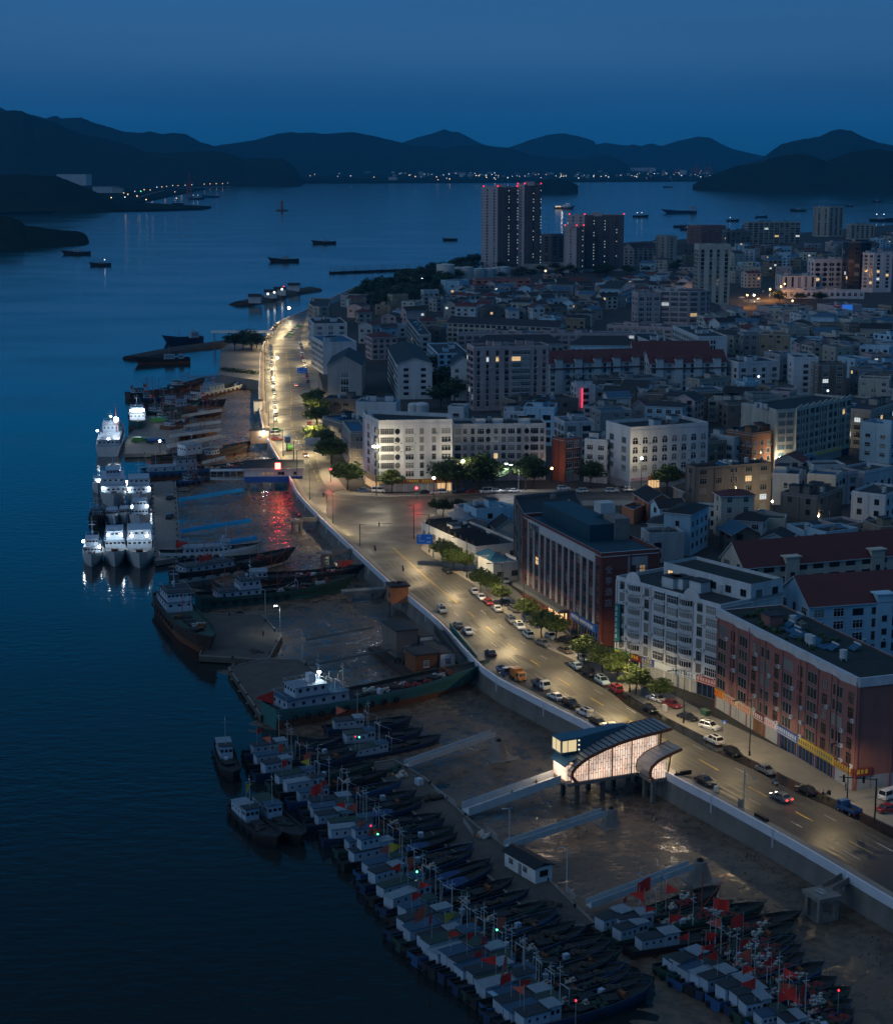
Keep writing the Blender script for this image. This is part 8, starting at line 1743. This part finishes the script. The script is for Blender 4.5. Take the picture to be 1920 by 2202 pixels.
patrol('white cutter with a plain tall front beside the three deck ship', 'G', (490,300),(488,200), 8.5,2.8,[(.15,.66,.9,3.0),(.25,.62,.82,2.6)],((.66,-3.6,2.2,.06),(.66,3.6,2.2,.06),(.2,-3.8,2,.05)))
patrol('small white pilot boat by the tug, one of the inner pair', 'G', (298,420),(299,350), 4.4,1.4,[(.3,.66,.7,2.4)],(),fl=False)
patrol('small white pilot boat next to the masted ship, second of the pair', 'G', (392,410),(392,340), 4.4,1.4,[(.3,.66,.7,2.4)],(),fl=True)
patrol('dark tug moored on the outer side of the pilot boats', 'G', (195,430),(198,372), 5.5,1.6,[(.3,.6,.7,2.6)],(),True)
patrol('tiny white lit boat outside the three deck ship', 'G', (200,200),(210,150), 4.6,1.6,[(.25,.65,.75,3)],((.66,0,2.2,.05),))
patrol('brightest work ship with a glaring searchlight and red mast', 'D', (437,985),(395,1140), 11,2.8,[(.12,.7,.8,2.8),(.45,.68,.6,2.8)],((.56,0,8.6,.34),(.3,5.0,5.0,.10),(.12,0,3.4,.05)))
p = at('D',447,915,5); t = thing('searchlight','glaring round searchlight cluster above the work ship','searchlight',(p.x,p.y,ZW+6)); b = MB(); b.tube([(0,0,0),(0,0,6)],.2,6); b.obj('post',MASTR,t); b = MB(); b.ball((0,0,5.4),1.0,0,12,8); b.obj('lamp_globe',LAMPC,t); b = MB(); b.tube([(0,0,6.4),(0,0,13)],.12,6,0,.05); b.obj('red_mast',MASTR,t); lamp('POINT',(0,-1.6,5.4),POW*.22,(.9,.95,1),t,1)
t, _ = ship('lit trawler with glowing pink-white stern beyond the searchlight', at('D',580,890,ZW), at('D',590,985,ZW), 8.5,2.8,'teal','rust',[('deck_house',.2,.6,7,-.2,3.0,(4,4),True,CABROOF[2]),('wheelhouse',.3,.55,5.6,3,5.4,(3,4),True,CABROOF[2])],[('radar',.4,5.5),('thin',.7,0)],[],'trawler','trawler',2.2)
b = MB(); b.box(-3.2,-.3,-.3,3.2,.3,.3); b.obj('floodlight',LAMPC,t,loc=(_*.13,0,7.6),rot=PI/2); lamp('POINT',(_*.2,0,7.2),POW*.12,(1,.8,.76),t,.8)
for i, (lab, s_, b_, hull, fl) in enumerate((('crowded grey trawler behind the lit pink one, nearest it',(640,830),(890,830),'black',[(.1,FLAGO,False,1.2)]),('white bridged trawler lying in the rigging crowd',(700,860),(960,850),'teal',[]),('dark masted trawler on the far side of the crowd',(520,770),(850,740),'brown',[(.1,FLAGO,False,1.3),(.3,FLAGO,False,1.3)]),('long dark trawler with tall poles near the wall bend',(880,800),(1130,830),'black',[(.5,FLAGR,True,1.2)]),('red cluttered boat inside the lit quay corner',(760,990),(920,960),'rust',[]),('green netted trawler squeezed between the two nearest the quay',(650,880),(900,900),'green',[]),('slim dark trawler with crossed booms in the rigging crowd',(600,800),(840,790),'navy',[(.2,FLAGR,True,1.2)]),('rust hulled trawler jammed behind the white bridged one',(760,830),(1010,870),'rust',[]),('old brown trawler by the cream bridged trawler bow',(1000,1180),(1290,1120),'brown',[(.6,FLAGR,True,1.0)]),('dark flat barge beyond the tall poles',(800,720),(1000,690),'black',[(.3,FLAGR,True,1.0)]))):
    ship(lab, at('D',*s_,ZW), at('D',*b_,ZW), 6.5,2.2,hull,'rust',[('deck_house',.5,.78,5,-.2,3.6,(3,4),True,CABROOF[2])] if i in (0,1) else [('deck_house',.1,.3,4.6,-.2,2.6,(3,3),True,CABROOF[0])],[('boom',.4,0),('thin',.55,0),('pole',.2,2)],[('netg',.4,0),('netr',.5,0)],'trawler','trawler',1.8,None,DECK,3,fl)
ship('white trawler with rust hull aground by the sea wall bend', at('D',960,770,ZW), at('D',1335,690,ZW), 8,2.4,'white','rust',[('deck_house',.15,.4,6,-.2,3,(4,3),True,CABROOF[2])],[('boom',.45,0),('radar',.3,3.2),('boom',.1,0)],[('netg',.5,0),('netb',.6,0),('crates',.7,0)],'trawler','trawler',2.2,None,DECK,8)
ship('small moored boat with white wheelhouse below the rock spit', at('D',920,535,ZW), at('D',590,545,ZW), 8,2.0,'black','rust',[('deck_house',.12,.22,5,-.2,3,(2,3),False,CABROOF[2]),('wheelhouse',.3,.5,5,-.2,3,(3,3),False,CABROOF[2])],[('pole',.4,3)],[('netg',.6,0)],'trawler','trawler',1.8)
ship('dark workboat with red crane mast at the stone jetty', at('D',1000,400,ZW), at('D',770,410,ZW), 9,2.4,'navy',None,[('deck_house',.12,.34,6,-.2,4,(3,3),True,CABROOF[2])],[('boom',.62,0),('radar',.25,4)],[],'workboat','workboat',2)
# rock spit and stone jetty
def spit(label, pts, wd, h):
    b = MB(); secs = []
    for i, p in enumerate(pts):
        q = pts[min(i+1,len(pts)-1)]-pts[max(i-1,0)]; q.z = 0; q.normalize(); n = Vector((-q.y,q.x,0)); sec = []
        for k in range(7): u = k/3-1; sec.append(tuple(p+n*u*wd+Vector((rnd.uniform(-.5,.5),rnd.uniform(-.5,.5),h*(1-u*u)+rnd.uniform(-.4,.4)-(0 if abs(u)<1 else 1.5)))))
        secs.append(sec)
    b.loft(secs,0,False,True); o = b.obj('rock_spit', mat('shore_rock',(.05,.045,.04),.9,nz=(.3,.6)), None); tag(o,label,'breakwater'); return o
spit('low rocky spit reaching out above the small boats', [at('D',555,515,ZW),at('D',700,490,ZW),at('D',850,460,ZW),at('D',1000,440,ZW),at('D',1150,420,ZW)], 9, 2.6)
spit('far thin jetty with tiny lit sheds', [at('D',1250,165,ZW),at('D',1400,135,ZW),at('D',1560,90,ZW),at('D',1700,70,ZW)], 14, 3)
for i, x in enumerate((1340,1440,1500,1590)): p = at('D',x,150-(x-1340)*.3,-3.2); building('small shed on the far thin jetty, %s from its tip' % ORD[i], '', [Vector((p.x-5,p.y-4)),Vector((p.x+5,p.y-4)),Vector((p.x+5,p.y+4)),Vector((p.x-5,p.y+4))], 5, WHITE, 'gable', ROOFK, None, name='shed', cat='shed', base=p.z, named=False, ridge=2, group='sheds on the far thin jetty')
for i, (x,y,m_) in enumerate(((1422,98,FLW),(1463,88,FLW),(1523,54,DOTR),(1512,68,FLW))): p = at('D',x,y,2); t = thing('jetty_lamp',('white lamp near the tip of the far jetty','white lamp midway on the far jetty','red lamp on the far jetty','white lamp nearest land on the far jetty')[i],'lamp',(p.x,p.y,-4)); b = MB(); b.tube([(0,0,0),(0,0,6)],.15,6); b.obj('pole',MASTD,t); b = MB(); b.ball((0,0,6.5),1.0,0,8,5); b.obj('lamp_globe',m_,t)
# walled car park beside the wall bend
slab('quay_terrace','walled pale terrace with bare saplings beside the waterfront road', [at('D',1110,615,.6),at('D',1368,655,.6),at('D',1385,400,.6),at('D',1200,395,.6),at('D',1120,450,.6)], -7, .6, 'terrace', CONC, False)
p = at('D',1260,345,4); t = thing('shelter','long open shelter with arched pale roof on the quay','shelter',(p.x,p.y,0),R(2)); b = MB(); b.loft([[(x,-4,4.2),(x,0,5.4),(x,4,4.2),(x,4,4.4),(x,0,5.6),(x,-4,4.4)] for x in (-20,20)],0,True,True); b.obj('roof',CONCL,t); [ (lambda b:(b.tube([(x,y,-8),(x,y,4.3)],.2,6),b.obj('post',CONC,t)))(MB()) for x in (-18,-9,0,9,18) for y in (-3.6,3.6)]
t = thing('planter_hedge','low hedge strip along the pale terrace','hedge',at('D',1125,585,.6)); b = MB(); r2 = random.Random(3); q_ = at('D',1350,610,.6)-at('D',1125,585,.6)
for i in range(500): c = q_*r2.random()+Vector((r2.uniform(-2,2),r2.uniform(-3,3),r2.uniform(0,1.6))); d1 = Vector((r2.uniform(-1,1),r2.uniform(-1,1),r2.uniform(-1,1)))*.5; d2 = Vector((d1.y,-d1.x,r2.uniform(-.4,.4))); b.face([c-d1,c+d2,c+d1,c-d2])
b.obj('foliage',LEAF2,t,flip=False)
# lorries on the lit quay
p = at('D',600,1030,ZD+1.5); p.z = ZD; truck(p, R(20),'green tipper lorry loading beside the searchlit ship','green','green','refuse',7)
p = at('D',705,1035,ZD+1.5); p.z = ZD; truck(p, R(5),'blue tank lorry on the lit quay','blue','blue','tank',8)
p = at('D',730,905,ZD+1.5); p.z = ZD; truck(p, R(0),'green box lorry on the upper lit quay','green','green','box',8)
for i, (x,y) in enumerate(((705,228),(703,362))): p = at('G',x,y,ZD+.6); p.z = ZD; car('suv','black',p,R(82),'dark car parked on the patrol quay, %s one'%('farther','nearer')[i])
p = at('D',728,1045,ZD+6); t = thing('quay_mast','red mast with a small lamp on the lit quay','mast',(p.x,p.y,ZD)); b = MB(); b.tube([(0,0,0),(0,0,6)],.15,6); b.obj('pole',MASTR,t); b = MB(); b.ball((0,0,6.3),.4,0,8,5); b.obj('lamp_globe',LAMPC,t); lamp('POINT',(0,0,7.2),POW*.14,(.95,.97,1),t,.4)
for i in range(4): p = at('G',640,1000+i*0+150*i,ZD); 
# railing along the patrol quay
p = at('G',740,130,ZD); q = at('G',775,570,ZD); t = thing('quay_railing','white pipe railing with posts along the patrol quay','railing',p,0); d = q-p; b = MB(); n = 30
for k in range(n+1): c = d*(k/n); b.bar((c.x,c.y,0),(c.x,c.y,1.2),.1)
for z in (.6,1.2): b.bar((0,0,z),(d.x,d.y,z),.08)
b.obj('rail',CONCL,t)
# clutter on the long pontoon
for i, (w_,x,y,k,lb) in enumerate((('K',1470,1100,'cabinet','white deck box left on the pontoon'),('K',1345,1045,'floats','heap of white floats by the pontoon fence'),('O',1020,300,'floats','small heap of floats by the pontoon steps'),('O',1440,745,'netb','brown net heap on the pontoon end'),('K',1560,1200,'netb','tangled net and rope heap at the pontoon edge'),('K',1310,1000,'netg','green net heap where the pale gangway lands'),('K',330,180,'netb','dark heap of nets on the coaster quay'))):
    p = at(w_,x,y,ZD-.3); m_ = gear_mesh(k); o = link(m_.name.split('.')[0], m_, None, p, rnd.uniform(0,3), (1.5,1.5,1.4)); tag(o, lb, 'deck gear')
for i, (a, c) in enumerate((((840,115),(700,10)),((945,300),(885,215)),((1105,330),(1035,270)),((1600,710),(1545,655)))):
    p, q = at('O',*a,ZD-.4), at('O',*c,ZD-.4); t = thing('pontoon_fence','low grey fence panel along the pontoon edge, %s from its outer end'%ORD[i],'fence',p,0,'fence panels on the pontoon'); d = q-p; b = MB()
    for k in range(9): e = d*(k/8); b.bar((e.x,e.y,0),(e.x,e.y,1.1),.07)
    for z in (.55,1.1): b.bar((0,0,z),(d.x,d.y,z),.06)
    b.obj('rail',MASTM,t)
# ---- ships at anchor
def far_ship(label, w_, x0, x1, y, kind, flip=False, lights=0):
    p, q = at(w_,x0,y,ZW), at(w_,x1,y,ZW); s_, b_ = (q,p) if flip else (p,q); L_ = (q-p).length
    k = L_/40
    if kind == 'cargo': hs = [('deck_house',.04,.2,8*k,0,7*k,(3,4),True,CABW)]; ms = [('pole',.1,7*k),('boom',.95,1)]
    elif kind == 'ferry': hs = [('deck_house',.42,.9,9*k,0,5*k,(6,4),True,CABW),('bridge',.6,.86,8*k,5*k,9*k,(5,4),True,CABW)]; ms = [('radar',.7,9*k)]
    else: hs = [('deck_house',.36,.62,5*k,0,4.2*k,(4,3),True,CABW)]; ms = [('thin',.2,0),('thin',.3,0),('boom',.7,0),('radar',.5,4.4*k),('thin',.8,0)]
    t, L_ = ship(label, s_, b_, L_*.22, 2.6*k+.6, 'rust' if kind == 'ferry' else ('navy' if kind == 'cargo' else 'black'), None, hs, ms, [], 'anchored_ship','ship', 2.4*k, None, DECK, 0, (), .6, LITC if kind == 'ferry' else None, 'ships at anchor')
    for i in range(lights): b = MB(); b.ball((-L_/2+L_*(.3+.3*i),0,2.6*k+9*k),.55*k+.35,0,8,5); b.obj('masthead_lamp',FLW if kind != 'green' else DOTG,t); b = MB(); xx = -L_/2+L_*(.3+.3*i); b.tube([(xx,0,2.6*k),(xx,0,11.4*k)],.12,5); b.obj('lamp_mast',MASTD,t)
    if kind == 'ferry':
        lamp('POINT',(-L_*.1,-L_*.3,14*k),POW*.12,(1,.95,.85),t,2)
        b = MB(); b.box(-L_/2+L_*.06,-L_*.1,2.6*k+.6,-L_/2+L_*.36,L_*.1,6*k); b.obj('lit_hold',lit('lit_hold',(1,.75,.5),.8),t)
FS = [('A',385,545,970,'fish',True,0),('A',545,668,1038,'fish',True,1),('A',1630,1800,1015,'fish',True,0),('B',95,232,906,'fish',True,0),('B',876,962,886,'fish',True,0),('B',1545,1655,695,'ferry',False,0),
      ('C',225,315,745,'fish',False,2),('C',430,608,722,'cargo',True,0),('C',470,560,806,'fish',False,0),('C',512,570,822,'fish',True,1),('C',790,862,770,'fish',False,1),('C',962,1032,748,'cargo',False,0),('C',1177,1268,710,'fish',True,0),('C',1312,1380,800,'fish',True,0),('C',1508,1552,682,'fish',True,0),('C',1668,1724,655,'fish',True,0),('C',1650,1792,770,'fish',False,2),('C',888,960,805,'fish',True,0),('C',145,178,525,'fish',True,0),('C',300,325,525,'fish',True,0),('C',395,460,518,'ferry2',True,0),('C',410,465,566,'cargo',True,0),('C',445,478,530,'fish',True,0),('C',540,590,905,'fish',True,1)]
FN = ['dark trawler with pale bridge alone near the left headland','smaller trawler with one masthead lamp below the headland','trawler with a forest of poles off the waterfront','black trawler silhouette in mid channel','small trawler with white bridge nearest the tall towers','red ship blazing with light beside the twin towers','trawler showing two lamps beside the dark wide tower','long low cargo ship with a white aft bridge','dark trawler half hidden before the curved roof tower','trawler with one lamp before the curved roof tower','trawler with one lamp in the middle anchorage','cargo ship showing a white bridge above the balcony slab','slim grey trawler at the right anchorage','trawler peeping out beside the square beige tower','small trawler beyond the square beige tower','farthest small trawler near the island side','raft of trawlers with two lamps at the picture edge','dark trawler behind the balcony slab roof','tiny boat under the far port, first','tiny boat under the far port, second','little ship with deck lights at the far port','tiny low vessel off the island tip','tiny trawler next to the deck-lit ship','white boat at the shore below the cargo ship']
for f, n_ in zip(FS, FN): far_ship(n_, f[0], f[1], f[2], f[3+1-0] if False else f[3], f[4] if f[4] != 'ferry2' else 'cargo', f[5], f[6])
# trawler fleet moored along the far pier
for i in range(16):
    x = 190+i*39; far_ship('far trawler moored with a thicket of masts along the far pier, %s from its tip' % ORD[i], 'B', x, x+46, 1085-i*1.5, 'fish', i%2 == 0, 0)
p, q = at('B',640,1085,-2), at('B',1050,1000,-2); 
t = thing('far_pier','long dark pier with trestle legs behind the moored fleet','pier',p,0); d = q-p; b = MB(); b.bar((0,0,0),(d.x,d.y,0),10,1.5); b.obj('deck',CONCD,t); [ (lambda b:(b.tube([(d.x*k/8,d.y*k/8,-8),(d.x*k/8,d.y*k/8,-.7)],.8,6),b.obj('pile',CONCD,t)))(MB()) for k in range(9)]
# channel beacon and its rock
p = at('A',1697,708,ZW); t = thing('channel_beacon','dark red channel beacon tower on a small rock in the strait','beacon',(p.x,p.y,ZW)); b = MB(); b.tube([(0,0,2),(0,0,20)],3.0,10,0,1.8); b.tube([(0,0,20),(0,0,22)],3.0,10); b.obj('tower',MASTR,t); b = MB(); b.ball((0,0,0),15,0,12,6,.25); b.obj('rock',mat('shore_rock',(.05,.045,.04),.9),t)
# far shore towns
def far_box(w_, x, y, wpx, hpx, m, label, grp, cat='building', z=-3, litm=None):
    p = at(w_, x, y, z); s_ = p.y/FPX*WIN[w_][2]; ww, hh = wpx*s_, hpx*s_
    t = thing('distant_building', label, cat, (p.x,p.y,z), rnd.uniform(-.2,.2), grp); b = MB(); b.box(-ww/2,0,0,ww/2,ww*.7+8,hh); b.obj('wall',m,t); b = MB(); b.box(-ww/2-.8,-.8,hh,ww/2+.8,ww*.7+8.8,hh+1.2); b.obj('roof',ROOFF,t)
    return t
far_box('A',432,555,176,66,WHITE,'big white shipyard hall above the left headland',None,z=8); far_box('A',635,600,150,38,WHITE,'second white shipyard hall lower on the headland',None,z=2); far_box('A',705,600,60,30,GREYW,'grey annex hall beside the lower shipyard hall',None,z=2)
far_box('C',255,468,212,20,WHITE,'long white dock hall on the far shore',None,z=2); far_box('B',1172,470,26,42,CREAM,'single tall block in the far shore town',None,z=2); far_box('B',570,522,46,18,CONCL,'pale shed on the far shore',None,z=0); far_box('C',532,488,32,26,WHITE,'white works tower on the far shore port',None,z=0)
for i in range(70):
    w_, x = rnd.choice((('B',rnd.uniform(350,1790)),('C',rnd.uniform(0,700)),('B',rnd.uniform(700,1790)))); y = rnd.uniform(470,515) if w_=='B' else rnd.uniform(468,505)
    far_box(w_, x, y, rnd.uniform(10,30), rnd.uniform(8,18), rnd.choice((GREYW,CREAM,DGREY,WHITE)), 'low building of the hazy town across the strait', 'buildings of the far shore town', z=rnd.uniform(-2,6))
def far_light(w_, x, y, r_, m_, label, grp, z=6):
    p = at(w_, x, y, z); t = thing('shore_lamp', label, 'lamp', (p.x,p.y,-3), 0, grp); me = cached(('fl',m_.name,round(r_,1)), lambda: (lambda b:(b.ball((0,0,0),r_,0,6,4), b.mesh('lamp_globe',m_))[1])(MB())); link('lamp_globe',me,t,(0,0,z+3)); pm = cached(('flp',), lambda: (lambda b:(b.tube([(0,0,0),(0,0,1)],.3,4), b.mesh('pole',MASTD))[1])(MB())); link('pole',pm,t,None,None,(1,1,z+3))
for i in range(120):
    w_, x = rnd.choice((('B',rnd.uniform(60,1792)),('B',rnd.uniform(800,1792)),('C',rnd.uniform(0,790)))); y = rnd.gauss(492,12) if w_=='B' else rnd.gauss(487,13)
    far_light(w_, x, min(y,520), rnd.choice((1.3,1.7,1.7,2.4)), rnd.choice((FLW,FLW,FLO)), 'small lamp glinting on the far shore town', 'lamps of the far shore town')
for i, (x,y) in enumerate(((745,600),(752,625),(770,608),(812,590),(848,590),(868,580),(905,582),(945,565),(975,563),(1003,560),(1040,555),(1072,555),(1115,553),(1155,550),(1230,547),(1265,545),(1302,543),(1340,543),(1372,541),(825,618),(880,640),(593,675),(670,628),(1053,593),(1063,632),(1555,537))):
    far_light('A', x, y, rnd.choice((1.1,1.3,1.5)), rnd.choice((FLO,FLO,FLW)) if i != 4 else DOTG, 'lamp on the shipyard causeway, %s from the lit end'%ORD[i], 'lamps along the shipyard causeway', 7)
b = MB(); cp = [at('A',x,y,3) for x,y in ((735,640),(820,628),(900,605),(980,585),(1080,573),(1200,566),(1400,560))]; cw = [Vector((0,26,0))]*7
b.loft([[(p.x,p.y,3),(p.x,p.y+60,3)] for p in cp],0,False,False); o = b.obj('causeway_road',CONC,flip=False); tag(o,'','',kind='structure')
for i, p in enumerate(cp[:5]): lamp('POINT',(p.x,p.y+45,14),POW*.05,(1,.72,.4),None,3)
far_ship('lit vessel under the red crane at the shipyard','A',1140,1225,638,'fish',False,2); far_ship('dark barge moored beyond the lit shipyard vessel','A',1225,1320,626,'cargo',True,0); far_ship('white boat at the end of the headland shore','A',1040,1105,668,'fish',True,0)
p = at('A',1140,612,-3); t = thing('shipyard_crane','tall red shipyard crane','crane',(p.x,p.y,-3)); b = MB()
H_ = 130*WIN['A'][2]*p.y/FPX; 
for sx in (-8,8):
    for sy in (-8,8): b.bar((sx,sy,0),(sx*.3,sy*.3,H_*.55),2.2)
for k in range(5): z = H_*.55*k/5; f = 1-.7*k/5; b.bar((-8*f,-8*f,z),(8*f,-8*f,z),1.2); b.bar((-8*f,8*f,z),(8*f,8*f,z),1.2)
b.obj('tower',MASTR,t); b = MB(); b.bar((0,0,H_*.5),(2,0,H_),2); b.bar((-14,0,H_*.55),(16,0,H_*.62),2); b.obj('jib',MASTR,t)
for i, (x,h_) in enumerate(((500,40),(600,55),(680,60))):
    p = at('C',x,488,-3); t = thing('port_crane','faint red port crane on the far shore, %s along'%ORD[i],'crane',(p.x,p.y,-3),0,'cranes of the far port'); s_ = p.y/FPX*WIN['C'][2]; H_ = h_*s_; b = MB()
    for sx in (-22,-8,8,22): b.bar((sx*s_,0,0),(sx*s_,0,H_*.7),4)
    for k in range(4): b.bar((-22*s_,0,H_*(.2+.16*k)),(22*s_,0,H_*(.2+.16*k)),4)
    b.bar((8*s_,0,H_*.7),(8*s_,0,H_*1.2),4); b.obj('frame',MASTR,t)
# labels must single things out: report any accidental repeats while building
for lab, os_ in USED.items():
    if lab and len(os_) > 1 and len({o.get('group') for o in os_}) != 1: print('SHARED LABEL', lab, len(os_))
    if lab and not 4 <= len(lab.split()) <= 16: print('LABEL LENGTH', len(lab.split()), lab)
